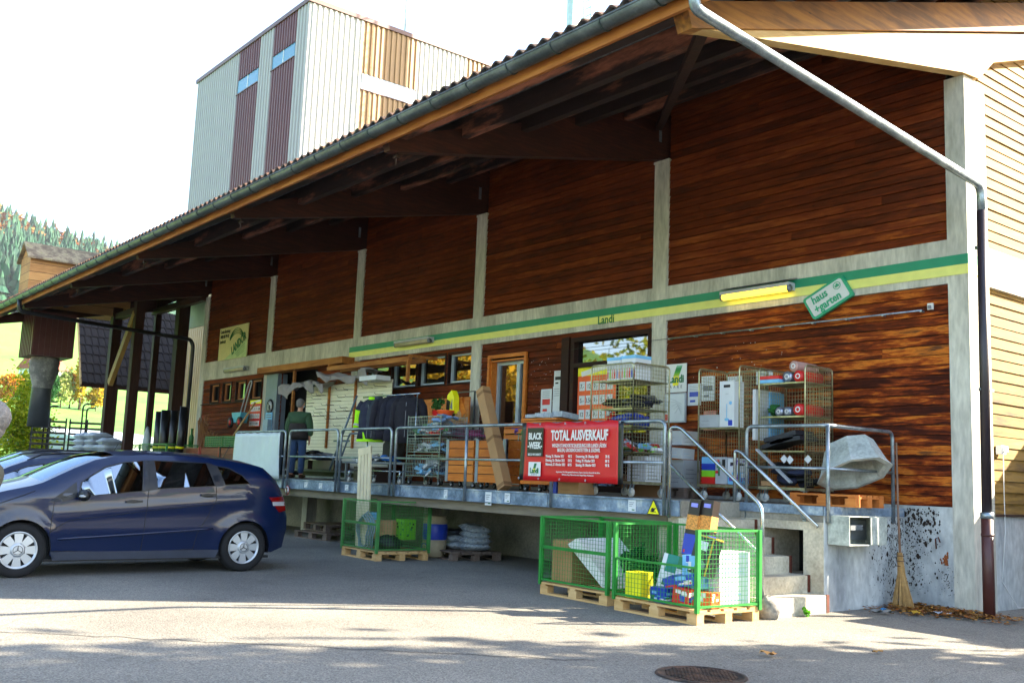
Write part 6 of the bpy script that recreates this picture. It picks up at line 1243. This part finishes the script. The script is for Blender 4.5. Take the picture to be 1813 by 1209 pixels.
# dirt splashed on the wall: flat flecks of dried moss
DIRT = mat('dried_moss_dirt', '2a2018', .95, 0, .4, 40, .5); b = MB()
def fleck(b, x, z, s_, y=D - .004, m=None):
    n = 6; a0 = random.random() * 6; b.add([(x + s_ * random.uniform(.4, 1) * math.cos(a0 + k * 1.05), y - .003 * random.random(), z + s_ * 1.5 * random.uniform(.4, 1) * math.sin(a0 + k * 1.05)) for k in range(n)], [tuple(range(n))], m or DIRT)
for k in range(1100):
    s_ = min(.03, .006 * math.exp(random.gauss(0, .55))); y_ = D - .02 - abs(random.gauss(0, .32)); z = .08 + 1.08 * random.random() ** .8
    if y_ > 11.0: n = 6; a0 = random.random() * 6; b.add([(-6.7475, y_ + s_ * random.uniform(.4, 1) * math.cos(a0 + q * 1.05), z + s_ * 1.7 * random.uniform(.4, 1) * math.sin(a0 + q * 1.05)) for q in range(n)], [tuple(range(n))], DIRT)
for k in range(620):
    u = random.random(); x = random.gauss(-6.66, .09) if k % 3 else random.gauss(-6.45, .1); z = .15 + 1.05 * random.random() ** (.9 if k % 3 else .35)
    if -6.745 < x < -6.28: fleck(b, x, z, min(.04, .006 * math.exp(random.gauss(0, .6))) * (1.5 if z > .98 else 1), D - .002)
for k in range(60): fleck(b, random.gauss(-6.22, .07), random.gauss(.35, .08), random.uniform(.003, .009), D - .002)
wpart('moss_dirt', b, kind='stuff')
b = MB()
for k in range(30): fleck(b, random.gauss(-6.22, .02), random.gauss(.60, .025), .018, D - .004, mat('rust_patch', '8a4a22', .9))
wpart('rust_patch', b)
b = MB(); b.tube([(-6.33, D - .01, .72), (-6.33, D - .03, .84), (-6.29, D - .035, .86), (-6.27, D - .03, .80)], .008, rust, 6); wpart('iron_hook', b)
LV = leaves('fallen_leaves', ['6a4222', '9a5a24', '4a3420', 'b88030', '7a5a3a'], .05); b = MB()
for k in range(1500):
    x = random.gauss(-6.2, .45); y = 11.75 - abs(random.gauss(0, .38)); 
    if x < -6.72 or y > D or (x > -5.7 and y < 11): continue
    a = random.random() * 6.3; s_ = random.uniform(.015, .05); zz = random.uniform(.004, .05); q = [(math.cos(a) * s_, math.sin(a) * s_), (math.cos(a + 1.4) * s_ * .6, math.sin(a + 1.4) * s_ * .6), (-math.cos(a) * s_, -math.sin(a) * s_), (-math.cos(a + 1.4) * s_ * .6, -math.sin(a + 1.4) * s_ * .6)]
    b.add([(x + p, y + r_, zz + random.uniform(0, .02)) for p, r_ in q], [(0, 1, 2, 3)], LV)
b.build('leaf_litter', None, kind='stuff', label='brown autumn leaf litter swept along the foot of the concrete wall', cat='leaves')
for k, (x, y, s_, c, lab) in enumerate(((-5.2, 6.99, .08, 'c89050', 'curled tan leaf lying alone on the shaded asphalt in front'), (-4.84, 8.02, .05, 'b08040', 'small tan leaf on the asphalt further right'), (-6.15, 10.95, .1, 'd8a830', 'yellow wrapper in the leaf litter beside the broom'), (-6.35, 10.6, .11, '8c8c86', 'crumpled white paper in front of the leaf litter'), (-6.5, 10.9, .06, '3a90c8', 'small blue wrapper left of the crumpled paper'), (-5.95, 11.2, .1, 'b0b8c0', 'clear plastic scrap right of the broom'))):
    b = MB(); m = mat('scrap%d' % k, c, .6)
    vs = [(s_ * (i / 5 - .5) * 2, s_ * (j / 3 - .5) * (1.1 - abs(i / 5 - .5)), .012 + .4 * s_ * abs(math.sin(i * 2 + j * 1.7 + k))) for i in range(6) for j in range(4)]
    b.add(vs, [(i * 4 + j, i * 4 + j + 1, (i + 1) * 4 + j + 1, (i + 1) * 4 + j) for i in range(5) for j in range(3)], m, True); b.build('fallen_leaf' if k < 2 else 'litter', None, (x, y, .002), (0, 0, k * 1.3), label=lab, cat='leaf' if k < 2 else 'litter')
b = MB(); foliage(b, (0, 0, .05), (.07, .06, .06), 40, .03, leaves('weed', ['4a8a20', '6aa830'], .3), 5); b.build('weed_tuft', None, (-6.62, 9.55, 0), label='small green weed at the foot of the lowest stair step', cat='weed')
b = MB(); b.ell((0, 0, .1), (.16, .12, .14), blotch('crumbling_mortar', '6a6660', '8f8a80', 8, .4, .6, .95, 0, .6), 14, 9, .1); b.build('mortar_lump', None, (-6.72, 8.99, 0), label='lump of grey mortar around the foot of the outer handrail', cat='mortar')
t = thing('manhole_cover', 'round rusty iron manhole cover in the asphalt at the bottom edge', 'manhole cover', (-4.93, 5.83, .003)); MHM = blotch('rusty_iron', '2e2622', '5a4234', 6, .4, .6, .8, .3, .3); b = MB(); b.lathe([(.001, .004), (.3, .004), (.3, .008), (.33, .008), (.335, 0)], MHM, 40); b.build('rim', t); b = MB()
for i in range(-7, 8):
    for j in range(-7, 8):
        if i * i + j * j < 50: b.box(i * .038 - .011, i * .038 + .011, j * .038 - .011, j * .038 + .011, .004, .011, MHM)
b.build('tread', t)
b = MB()
for k in range(110):
    if k % 2: x, z = random.uniform(-14.2, -13.2), random.uniform(2.1, 3.6)
    else: x, z = random.uniform(-10.7, -8.6), random.uniform(2.3, 3.5)
    s_ = random.uniform(.004, .012); b.box(x, x + s_, D + .016, D + .02, z, z + s_ * random.uniform(.5, 1.6), PAPER)
wpart('paper_scraps', b, kind='stuff')
# gable fittings
b = MB(); b.box(0, .07, -.06, .06, -.05, .06, WHITE); b.box(.07, .12, -.04, .02, -.02, .05, WHITE); b.tube([(.06, 0, -.05), (.05, .02, -.5), (.06, .0, -1.0), (.03, -.05, -1.6), (.1, .2, -1.92), (.12, .6, -1.93)], .006, WHITE, 6); b.build('cable_socket', None, (-5.93, 12.62, 1.95), label='white outdoor socket with a hanging cable on the gable boards', cat='socket')
# ================================================================ PEOPLE
SKIN = mat('skin', 'b88468', .6, 0, .05); HAIRG = mat('grey_hair', '6e6a66', .8, 0, .2, 60, .5); DENIM = mat('denim', '2e4668', .85, 0, .15, 14, .2)
def skin_mesh(name, J, E, m, parent, lv=2, smooth=True):
    me = bpy.data.meshes.new(name); me.from_pydata([j[:3] for j in J], E, []); o = bpy.data.objects.new(name, me); COL.objects.link(o)
    md = o.modifiers.new('k', 'SKIN'); md.use_smooth_shade = True
    if not me.skin_vertices: bpy.context.view_layer.update()
    sv = me.skin_vertices[0].data if me.skin_vertices else None
    if sv is None: me.attributes.new('x', 'FLOAT', 'POINT')
    for k, j in enumerate(J): r = j[3]; sv[k].radius = (r, r) if not isinstance(r, tuple) else r
    sv[0].use_root = True; sb = o.modifiers.new('s', 'SUBSURF'); sb.levels = lv; sb.render_levels = lv
    bpy.context.view_layer.update(); nm = bpy.data.meshes.new_from_object(o.evaluated_get(bpy.context.evaluated_depsgraph_get()))
    bpy.data.objects.remove(o); bpy.data.meshes.remove(me); nm.materials.clear(); nm.materials.append(m)
    nm.polygons.foreach_set('use_smooth', [True] * len(nm.polygons)); n = bpy.data.objects.new(name, nm); COL.objects.link(n)
    if parent: n.parent = parent
    return n
def person(label, loc, rz, jm, jm2, tm, lean=0, headturn=0, cap=None):
    t = thing('person', label, 'person', loc, rz)
    J = [(0, 0, .95, .12), (0, 0, 1.12, .125), (0, .0, 1.32, .13), (0, -.01, 1.46, .055), (0, .0, 1.52, .052), (0, .01, 1.585, (.072, .085)), (0, .005, 1.655, (.078, .096)), (0, 0, 1.715, (.05, .065))]; E = [(k, k + 1) for k in range(7)]
    def ch(pts, root):
        for p in pts: J.append(p); E.append((root, len(J) - 1)); root = len(J) - 1
        return root
    ch([(0, .105, 1.625, .011)], 6)
    for s_ in (-1, 1):
        ch([(s_ * .1, 0, .9, .1), (s_ * .105, .01, .52, .065), (s_ * .11, -.02, .10, .045), (s_ * .12, .05, .045, .04), (s_ * .13, .15, .03, .032)], 0)
        w = ch([(s_ * .17, 0, 1.40, .062), (s_ * .23, -.01, 1.14, .045), (s_ * .235, .05, .90, .030), (s_ * .235, .07, .84, (.02, .036))], 2)
        for f in range(4): ch([(s_ * (.238 - .004 * f), .045 + .018 * f, .775, .0095), (s_ * (.225 - .004 * f), .055 + .018 * f, .735 - .01 * (f in (1, 2)), .0085)], w)
        ch([(s_ * .21, .10, .81, .011), (s_ * .20, .115, .775, .0095)], w)
    skin_mesh('body', J, E, SKIN, t)
    for s_ in (-1, 1):
        b = MB(); b.ell((s_ * .082, 0, 1.63), (.012, .022, .032), SKIN, 8, 6); b.build('ear', t); b = MB(); b.ell((s_ * .032, .088, 1.645), (.014, .008, .009), WHITE, 8, 6); b.ell((s_ * .032, .095, 1.645), (.006, .004, .006), BLACK, 6, 4); b.build('eye', t)
    b = MB(); b.ell((0, .092, 1.588), (.026, .008, .007), mat('lips', '8a4a40')); b.build('mouth', t)
    b = MB(); b.ell((0, -.022, 1.672), (.089, .098, .085), HAIRG, 18, 12, .025); b.ell((0, -.05, 1.62), (.08, .06, .07), HAIRG, 14, 8, .03); b.build('hair', t)
    Jt = [(0, 0, .96, .145), (0, 0, 1.03, .14)]; Et = [(0, 1)]
    for s_ in (-1, 1):
        Jt += [(s_ * .1, 0, .86, .115), (s_ * .108, .01, .52, .085), (s_ * .112, -.02, .08, .07)]; n = len(Jt); Et += [(0, n - 3), (n - 3, n - 2), (n - 2, n - 1)]
    skin_mesh('trousers', Jt, Et, tm, t)
    Jj = [(0, 0, 1.16, (.235, .17)), (0, 0, 1.30, (.235, .17)), (0, -.01, 1.40, (.2, .13)), (0, -.01, 1.47, .075)]; Ej = [(0, 1), (1, 2), (2, 3)]
    for s_ in (-1, 1):
        Jj += [(s_ * .19, 0, 1.38, .10), (s_ * .265, -.01, 1.14, .085), (s_ * .265, .05, .92, .06)]; n = len(Jj); Ej += [(2, n - 3), (n - 3, n - 2), (n - 2, n - 1)]
    skin_mesh('jacket', Jj, Ej, jm, t); b = MB(); vs_ = [(w_ * math.cos(k / 20 * 6.283) * (1 + .03 * math.sin(k * 2.2)), d_ * math.sin(k / 20 * 6.283), z_) for z_, w_, d_ in ((.86, .185, .15), (.84, .225, .18), (.95, .235, .19), (1.08, .238, .185), (1.2, .22, .17)) for k in range(20)]; b.add(vs_, [(i_ * 20 + k, i_ * 20 + (k + 1) % 20, (i_ + 1) * 20 + (k + 1) % 20, (i_ + 1) * 20 + k) for i_ in range(4) for k in range(20)], jm2, True); b.build('jacket_hem', t)
    for s_ in (-1, 1): b = MB(); b.ell((s_ * .12, .05, .045), (.055, .15, .05), mat('brown_shoe', '4a2a18', .5), 12, 8); b.build('shoe', t)
    return t
JG = mat('green_jacket', '2e4a30', .85, 0, .12, 8, .2); JB = mat('brown_black_hem', '221a18', .85, 0, .1, 8, .2)
p = person('grey-haired man in a green and black jacket and jeans seen from behind at the entrance', (-20.25, 10.25, ZD), R(38), JG, JB, DENIM)
b = MB(); b.ell((.0, .085, 1.59), (.06, .035, .045), mat('mask_blue', '8ab4d0', .7), 12, 8); b.build('face_mask', p)
p = person('grey-haired man cropped by the left edge of the photo beside the parked cars', (-5.66, .64, -.02), R(141), mat('olive_jacket', '45453a', .8), mat('dark_hem', '24262c', .8), DENIM); p.rotation_euler.x = R(18)
# ================================================================ CARS
PAINT = base_mat('car_paint_blue'); MATS['cp'] = PAINT[0]; pp = PAINT[2]; pp.inputs['Base Color'].default_value = srgb('03173a'); pp.inputs['Metallic'].default_value = .0; pp.inputs['Roughness'].default_value = .3; pp.inputs['Coat Weight'].default_value = .5; pp.inputs['Specular IOR Level'].default_value = .25; pp.inputs['Coat Roughness'].default_value = .03
CPM = PAINT[0]; BPL = mat('black_trim', '141519', .45); TYRE = mat('tyre', '0e0e0f', .85, 0, .1); HUB = mat('hub_silver', 'aab0b6', .35, .6, .03); SILL = mat('sill_grey', '2e3442', .5); CHR = mat('chrome', 'c8ccd0', .12, 1, 0)
GIN = mat('car_interior', '1c1e20', .9)
CG = bpy.data.materials.new('tinted_car_glass'); CG.use_nodes = True; nt2 = CG.node_tree; nt2.nodes.clear(); o_ = nt2.nodes.new('ShaderNodeOutputMaterial'); g1 = nt2.nodes.new('ShaderNodeBsdfGlossy'); g1.inputs['Roughness'].default_value = .01; g1.inputs['Color'].default_value = (.45, .56, .68, 1); g2 = nt2.nodes.new('ShaderNodeBsdfTransparent'); g2.inputs['Color'].default_value = (.02, .026, .03, 1)
fr = nt2.nodes.new('ShaderNodeFresnel'); fr.inputs['IOR'].default_value = 1.9; mx_ = nt2.nodes.new('ShaderNodeMixShader'); fm_ = nt2.nodes.new('ShaderNodeMath'); fm_.operation = 'MULTIPLY_ADD'; fm_.inputs[1].default_value = .8; fm_.inputs[2].default_value = .28; nt2.links.new(fr.outputs[0], fm_.inputs[0]); nt2.links.new(fm_.outputs[0], mx_.inputs[0]); nt2.links.new(g2.outputs[0], mx_.inputs[1]); nt2.links.new(g1.outputs[0], mx_.inputs[2]); nt2.links.new(mx_.outputs[0], o_.inputs[0])
def pip(x, y, P):
    r_ = False; j = len(P) - 1
    for i in range(len(P)):
        if (P[i][1] > y) != (P[j][1] > y) and x < (P[j][0] - P[i][0]) * (y - P[i][1]) / (P[j][1] - P[i][1]) + P[i][0]: r_ = not r_
        j = i
    return r_
def dens(P, d=.05, closed=True):
    out = []; n = len(P)
    for i in range(n if closed else n - 1):
        a = Vector(P[i]); c = Vector(P[(i + 1) % n]); k = max(1, int((c - a).length / d))
        for q in range(k): out.append(tuple(a + (c - a) * q / k))
    if not closed: out.append(tuple(P[-1]))
    return out
def cdt(outer, holes=(), g=.06):
    loops = [dens(outer)] + [dens(h) for h in holes]; V = []; E = []
    for L_ in loops: b0 = len(V); V += [Vector(p) for p in L_]; E += [(b0 + i, b0 + (i + 1) % len(L_)) for i in range(len(L_))]
    xs_ = [p[0] for p in outer]; ys_ = [p[1] for p in outer]; x = min(xs_) + g / 2
    while x < max(xs_):
        y = min(ys_) + g / 2
        while y < max(ys_):
            if pip(x, y, outer) and not any(pip(x, y, h) for h in holes) and min((Vector((x, y)) - q).length for q in V[:sum(len(l) for l in loops)]) > g * .4: V.append(Vector((x, y)))
            y += g
        x += g
    r_ = delaunay_2d_cdt(V, E, [], 0, 1e-5); vs = r_[0]; fs = []
    for f in r_[2]:
        c = sum((vs[i] for i in f), Vector((0, 0))) / len(f)
        if pip(c.x, c.y, loops[0]) and not any(pip(c.x, c.y, h) for h in loops[1:]): fs.append(tuple(f))
    return [tuple(v) for v in vs], fs
def arcp(c, r_, a0, a1, n=14): return [(c[0] + r_ * math.cos(R(a0 + (a1 - a0) * k / n)), c[1] + r_ * math.sin(R(a0 + (a1 - a0) * k / n))) for k in range(n + 1)]
def shrink(P, d):
    c = Vector((sum(p[0] for p in P) / len(P), sum(p[1] for p in P) / len(P))); return [tuple(Vector(p) - (Vector(p) - c).normalized() * d) for p in P]
def make_car(label, loc, spec):
    t = thing('parked_car', label, 'car', loc, 0, 'cars parked nose to the street'); top, wins, L_, WB, Wd = spec['top'], spec['wins'], spec['L'], spec['wheels'], spec['W'] / 2
    belt = spec['belt']; zt = lambda s_: np.interp(s_, [p[0] for p in top], [p[1] for p in top])
    def wf(s_, z):
        w = Wd
        if s_ < .55: w -= .30 * ((.55 - s_) / .55) ** 2.2
        if s_ > L_ - .55: w -= .20 * ((s_ - L_ + .55) / .55) ** 2.2
        bz = belt(s_)
        if z > bz: w -= (z - bz) * .36 + .5 * max(0, z - bz - .25) ** 2
        else: w -= .10 * ((bz - z) / bz) ** 2.2 - .012 * math.exp(-((z - .55) / .08) ** 2)
        w += .018 * math.exp(-(((z - (.62 + .09 * s_)) / .05) ** 2)) * (0 if s_ < 1.1 or s_ > 3.6 else 1)
        for (cs, cz) in WB:
            d_ = math.hypot(s_ - cs, z - cz); w += .022 * math.exp(-((d_ - .37) / .07) ** 2) if z < bz else 0
        e = zt(s_) - z
        if e < .12: w -= .06 * ((.12 - e) / .12) ** 2
        return max(.2, w)
    zs = .22; (f_, fz), (r0, rz_) = WB; ar = .355
    out = top + [(L_, .55), (L_ - .05, .30), (r0 + .42, .24)] + arcp((r0, rz_), ar, -10, 190)[::1] + [(r0 - ar - .03, zs), (f_ + ar + .03, zs)] + arcp((f_, fz), ar, -10, 190) + [(f_ - .42, .22), (.06, .25), (0, .5)]
    vs2, fs = cdt(out, wins)
    for s_ in (1, -1):
        b = MB(); b.add([(s_ * wf(y, z), y, z) for y, z in vs2], [f if s_ > 0 else f[::-1] for f in fs], CPM, True); side = b.build('body_side', t)
        for k, P in enumerate(wins):
            Pg = shrink(P, .022); v, f = cdt(P, [Pg], .3); b = MB(); b.add([(s_ * (wf(y, z) + .002), y, z) for y, z in v], [q if s_ > 0 else q[::-1] for q in f], BPL, True); v, f = cdt(Pg, [], .3); A_ = np.array([[1, y, z] for y, z in Pg]); co = np.linalg.lstsq(A_, np.array([wf(y, z) for y, z in Pg]), rcond=None)[0]; b.add([(s_ * (co[0] + co[1] * y + co[2] * z - .004), y, z) for y, z in v], [q if s_ > 0 else q[::-1] for q in f], CG, True); b.build('side_window', t)
        if s_ > 0 or spec.get('both'):
            b = MB()
            for ln in spec['lines']: b.tube([(s_ * (wf(y, z) + .0005), y, z) for y, z in dens(ln, .05, False)], .0045, BLACK, 5)
            b.build('door_gap', t)
            for (pa, pb, z0, z1) in spec['pillars']:
                P = [pa[0], pa[1], pb[1], pb[0]]; v, f = cdt(P, [], .1); b = MB(); b.add([(s_ * (wf(y, z) + .003), y, z) for y, z in v], [q if s_ > 0 else q[::-1] for q in f], BPL, True); b.build('window_pillar', t)
            for (y, z) in spec['handles']: b = MB(); b.ell((s_ * (wf(y, z) - .008), y, z), (.012, .13, .042), BLACK, 14, 8); b.bar((s_ * (wf(y, z) + .022), y - .1, z + .006), (s_ * (wf(y, z) + .03), y + .1, z + .016), .018, .026, BPL); b.build('door_handle', t)
        y, z = spec['mirror']; b = MB(); b.ell((s_ * (wf(y, z) + .11), y, z), (.11, .07, .07), BPL, 14, 10); b.bar((s_ * (wf(y, z) - .02), y + .02, z - .03), (s_ * (wf(y, z) + .08), y, z - .02), .05, .04, BPL); b.ell((s_ * (wf(y, z) + .17), y - .03, z - .01), (.055, .045, .018), LGREY, 10, 6); b.build('wing_mirror', t)
        # lower trims
        v, f = cdt([(f_ + ar + .03, .20), (r0 - ar - .03, .20), (r0 - ar + .005, .30), (f_ + ar - .005, .30)], [], .2); b = MB(); b.add([(s_ * (wf(y, z) + .008), y, z - .01) for y, z in v], [q if s_ > 0 else q[::-1] for q in f], SILL, True); b.build('sill', t)
        b = MB(); P = spec['rub']; b.tube([(s_ * (wf(y, z) + .004), y, z) for y, z in dens(P, .08, False)], .014, CPM, 6); b.build('rubbing_strip', t)
        # lamps
        P = spec['tail']; v, f = cdt(P, [], .05); b = MB(); b.add([(s_ * (wf(y, z) + .006), y, z) for y, z in v], [q if s_ > 0 else q[::-1] for q in f], glass('tail_red', '7a0808', .1, 1.6), True)
        zc_ = sum(q[1] for q in P) / len(P); v, f = cdt([(P[0][0] + .08, zc_ - .02), (L_ - .03, zc_ - .02), (L_ - .03, zc_ + .035), (P[0][0] + .06, zc_ + .035)], [], .05); b.add([(s_ * (wf(y, z) + .009), y, z) for y, z in v], [q if s_ > 0 else q[::-1] for q in f], LGREY, True); b.build('tail_lamp', t)
        b = MB(); v, f = cdt(spec['head'], [], .05); b.add([(s_ * (wf(y, z) + .006), y, z) for y, z in v], [q if s_ > 0 else q[::-1] for q in f], glass('headlamp', '9aa4ac', .05, 1.6), True); b.build('headlight', t)
    # top skin from bumper to bumper
    prof = [(.06, .25), (0, .5)] + top + [(L_, .55), (L_ - .05, .30)]; P = []; idx = []
    for i in range(len(prof) - 1):
        a, c = Vector(prof[i]), Vector(prof[i + 1]); k = max(1, int((c - a).length / .09))
        for q in range(k): P.append(tuple(a + (c - a) * q / k)); idx.append(i)
    P.append(prof[-1]); nt_ = 16; vs = []
    for i, (y, z) in enumerate(P):
        a = P[max(0, i - 1)]; c = P[min(len(P) - 1, i + 1)]; d_ = Vector((c[0] - a[0], c[1] - a[1])).normalized(); nn = (-d_.y, d_.x); w = wf(y, z)
        for j in range(nt_ + 1): u = j / nt_ * 2 - 1; cr = .06 * (1 - u * u); vs.append((w * u, y + nn[0] * cr, z + nn[1] * cr))
    def mt(i):
        k = idx[i] - 2; return spec['topmat'].get(k, 'p')
    b = MB(); base = None
    for key, m in (('p', CPM), ('g', CG), ('G', CG)):
        fs = []
        for i in range(len(P) - 1):
            for j in range(nt_):
                kk = mt(i)
                if kk in 'gG' and (j == 0 or j == nt_ - 1): kk = 'p'
                if kk == key: fs.append((i * (nt_ + 1) + j, i * (nt_ + 1) + j + 1, (i + 1) * (nt_ + 1) + j + 1, (i + 1) * (nt_ + 1) + j))
        if not fs: continue
        used = sorted({q for f in fs for q in f}); mp_ = {q: n for n, q in enumerate(used)}; b = MB(); b.add([vs[q] for q in used], [tuple(mp_[q] for q in f) for f in fs], m, True); b.build({'p': 'body_shell', 'g': 'windscreen', 'G': 'rear_window'}[key], t)
    b = MB(); b.box(-Wd + .12, Wd - .12, .6, L_ - .4, .2, .62, GIN)
    for sx in (-.38, .38):
        for y in (spec['seat'], spec['seat'] + .85): b.box(sx - .24, sx + .24, y, y + .5, .6, .72, GIN); b.bar((sx, y + .45, .7), (sx, y + .62, 1.2), .44, .12, GREY, (0, 1, 0)); b.box(sx - .12, sx + .12, y + .58, y + .68, 1.2, 1.36, GREY)
    b.tube([(.38 + .18 * math.cos(a / 14 * 6.283), spec['seat'] - .28 + .06 * math.sin(a / 14 * 6.283), .98 + .17 * math.sin(a / 14 * 6.283)) for a in range(14)], .014, BPL, 6, closed=True); b.box(-Wd + .14, Wd - .14, spec['seat'] - .75, spec['seat'] - .42, .6, .92, GIN); b.build('interior', t)
    b = MB()
    for (cs, cz) in WB:
        for s_ in (1, -1): pr = arcp((cs, cz), ar + .002, -12, 192, 16); b.add([(s_ * x, y, z) for x in (Wd - .03, Wd - .4) for y, z in pr], [(k, k + 1, 18 + k, 17 + k) for k in range(16)], BLACK, True)
    b.box(-Wd + .1, Wd - .1, .3, L_ - .3, .17, .2, BLACK); b.build('underbody', t)
    for (cs, cz) in WB:
        for s_ in (1, -1):
            r_ = .315; xo = s_ * (Wd - .035); wt = thing('w', 'w', 'w'); bpy.data.objects.remove(wt)
            b = MB(); b.lathe([(.205, -.01), (.225, .012), (.29, .018), (r_, -.01), (r_, -.17), (.29, -.2), (.2, -.2)], TYRE, 36, 'X'); tyre = b.build('wheel', t, (xo, cs, r_), (0, 0, 0 if s_ > 0 else math.pi))
            b = MB(); b.lathe([(.001, .0), (.06, .004), (.075, .002), (.085, -.012), (.10, -.014)], HUB, 28, 'X'); b.lathe([(.188, -.012), (.205, .006), (.215, .002)], HUB, 36, 'X'); b.lathe([(.001, -.05), (.2, -.05)], BLACK, 24, 'X')
            for k in range(8):
                a = k * math.pi / 4; ca, sa = math.cos(a), math.sin(a); q = [(.08, -.036), (.195, -.052), (.195, .052), (.08, .036)]
                b.add([(-.012 + (.006 if abs(v_) < .04 else 0) - (.0 if u < .1 else -.004), u * ca - v_ * sa, u * sa + v_ * ca) for u, v_ in q] + [(-.035, u * ca - v_ * sa, u * sa + v_ * ca) for u, v_ in q], [(0, 1, 2, 3), (0, 4, 5, 1), (2, 6, 7, 3)], HUB)
            b.tube([(.004, .052 * math.cos(k / 20 * 6.283), .052 * math.sin(k / 20 * 6.283)) for k in range(20)], .003, BPL, 5, closed=True)
            for k in range(3): a = math.pi / 2 + k * 2.0944; b.bar((.006, 0, 0), (.006, .05 * math.cos(a), .05 * math.sin(a)), .006, .008, BPL)
            b.build('hub_cap', tyre)
    if spec.get('rails'):
        for s_ in (1, -1):
            b = MB(); ys_ = [spec['rails'][0] + (spec['rails'][1] - spec['rails'][0]) * k / 10 for k in range(11)]; b.tube([(s_ * (wf(y, zt(y)) - .04), y, zt(y) + (.0 if k in (0, 10) else .055)) for k, y in enumerate(ys_)], .014, BLACK, 8); b.build('roof_rail', t)
    b = MB(); b.box(-.26, .26, L_ - .005, L_ + .012, .72, .83, PAPER); b.build('number_plate', t)
    b = MB(); b.cyl((0, L_ * .83, zt(L_ * .83) + .05), (0, L_ * .83 + .1, zt(L_ * .83) + .25), .005, BLACK, 5); b.build('aerial', t)
    return t
y0 = 2.20
W1 = [[(1.37, .935), (1.41, 1.12), (1.70, 1.32), (1.95, 1.385), (2.18, 1.41), (2.16, 1.02)], [(2.32, 1.05), (2.285, 1.415), (2.70, 1.422), (3.0, 1.41), (3.10, 1.11)], [(3.21, 1.12), (3.11, 1.38), (3.28, 1.36), (3.48, 1.26), (3.58, 1.15)]]
top1 = [(0, .62), (.03, .74), (.12, .83), (.35, .93), (.62, 1.0), (.88, 1.06), (1.0, 1.10), (1.35, 1.28), (1.60, 1.39), (1.85, 1.445), (2.2, 1.478), (2.7, 1.487), (3.2, 1.465), (3.6, 1.415), (3.80, 1.37), (3.98, 1.22), (4.08, 1.10), (4.17, .98), (4.24, .80)]
spec1 = dict(top=top1, wins=W1, L=4.25, W=1.777, wheels=((.78, .315), (3.56, .315)), belt=lambda s_: .90 + .075 * s_ if s_ > .6 else .8 + .2 * s_ / .6, topmat={6: 'g', 7: 'g', 8: 'g', 14: 'G', 15: 'G'},
    lines=[[(1.13, .30), (1.10, .5), (1.12, .9), (1.33, .97)], [(2.235, 1.41), (2.20, .28)], [(3.10, 1.11), (3.12, .95), (3.02, .72), (2.90, .5), (2.87, .30)], [(1.13, .30), (2.2, .27), (2.87, .30)], [(.9, 1.0), (.55, .86), (.1, .74)], [(1.1, .52), (1.3, .66), (2.2, .78), (3.1, .88), (3.2, .90)]],
    pillars=[(((2.165, 1.02), (2.185, 1.41)), ((2.32, 1.05), (2.285, 1.415)), 0, 0), (((3.10, 1.11), (3.0, 1.41)), ((3.21, 1.12), (3.11, 1.38)), 0, 0), (((1.05, .87), (1.36, 1.12)), ((1.22, .88), (1.37, .935)), 0, 0)],
    handles=[(2.05, .885), (3.0, .985)], mirror=(1.42, .965), rub=[(1.2, .44), (2.2, .50), (3.1, .565)], tail=[(3.86, .98), (4.13, .99), (4.2, .80), (4.05, .78)], head=[(.03, .66), (.12, .80), (.5, .86), (.42, .72)], seat=1.75)
car1 = make_car('dark blue compact five-door car with silver hub caps in front', (-13.60, y0, 0), spec1)
W2 = [[(1.42, .98), (1.62, 1.12), (2.0, 1.28), (2.38, 1.34), (2.37, 1.02)], [(2.5, 1.03), (2.49, 1.35), (3.1, 1.35), (3.2, 1.05)], [(3.3, 1.07), (3.22, 1.34), (3.75, 1.29), (3.9, 1.12)]]
top2 = [(0, .62), (.03, .72), (.12, .80), (.5, .90), (1.0, .96), (1.25, 1.0), (1.75, 1.25), (2.05, 1.37), (2.5, 1.42), (3.2, 1.43), (3.8, 1.40), (4.1, 1.34), (4.3, 1.1), (4.38, .9), (4.4, .8)]
spec2 = dict(top=top2, wins=W2, L=4.42, W=1.76, wheels=((.85, .315), (3.46, .315)), belt=lambda s_: .93 + .035 * s_ if s_ > .6 else .85 + .1 * s_ / .6, topmat={5: 'g', 6: 'g', 11: 'G'},
    lines=[[(1.25, .3), (1.22, .9), (1.4, .97)], [(2.44, 1.35), (2.42, .28)], [(3.25, 1.05), (3.2, .8), (3.0, .5), (2.97, .3)]], pillars=[(((2.375, 1.02), (2.385, 1.34)), ((2.5, 1.03), (2.49, 1.35)), 0, 0), (((3.2, 1.05), (3.1, 1.35)), ((3.3, 1.07), (3.22, 1.34)), 0, 0)],
    handles=[(2.25, .88), (3.1, .9)], mirror=(1.55, 1.0), rub=[(1.3, .5), (3.0, .52)], tail=[(4.05, 1.0), (4.33, 1.0), (4.36, .78), (4.2, .78)], head=[(.03, .66), (.12, .78), (.5, .84), (.42, .7)], seat=2.0, rails=(2.0, 3.9))
make_car('dark blue estate car with roof rails behind the front car', (-16.55, 1.72, 0), spec2)
spec3 = dict(spec2); spec3['top'] = [(a, z * 1.045) for a, z in top2]; spec3['wins'] = [[(a, z * 1.045) for a, z in P] for P in W2]
make_car('third dark car with black roof rails parked farthest from the camera', (-19.3, 2.3, 0), spec3)
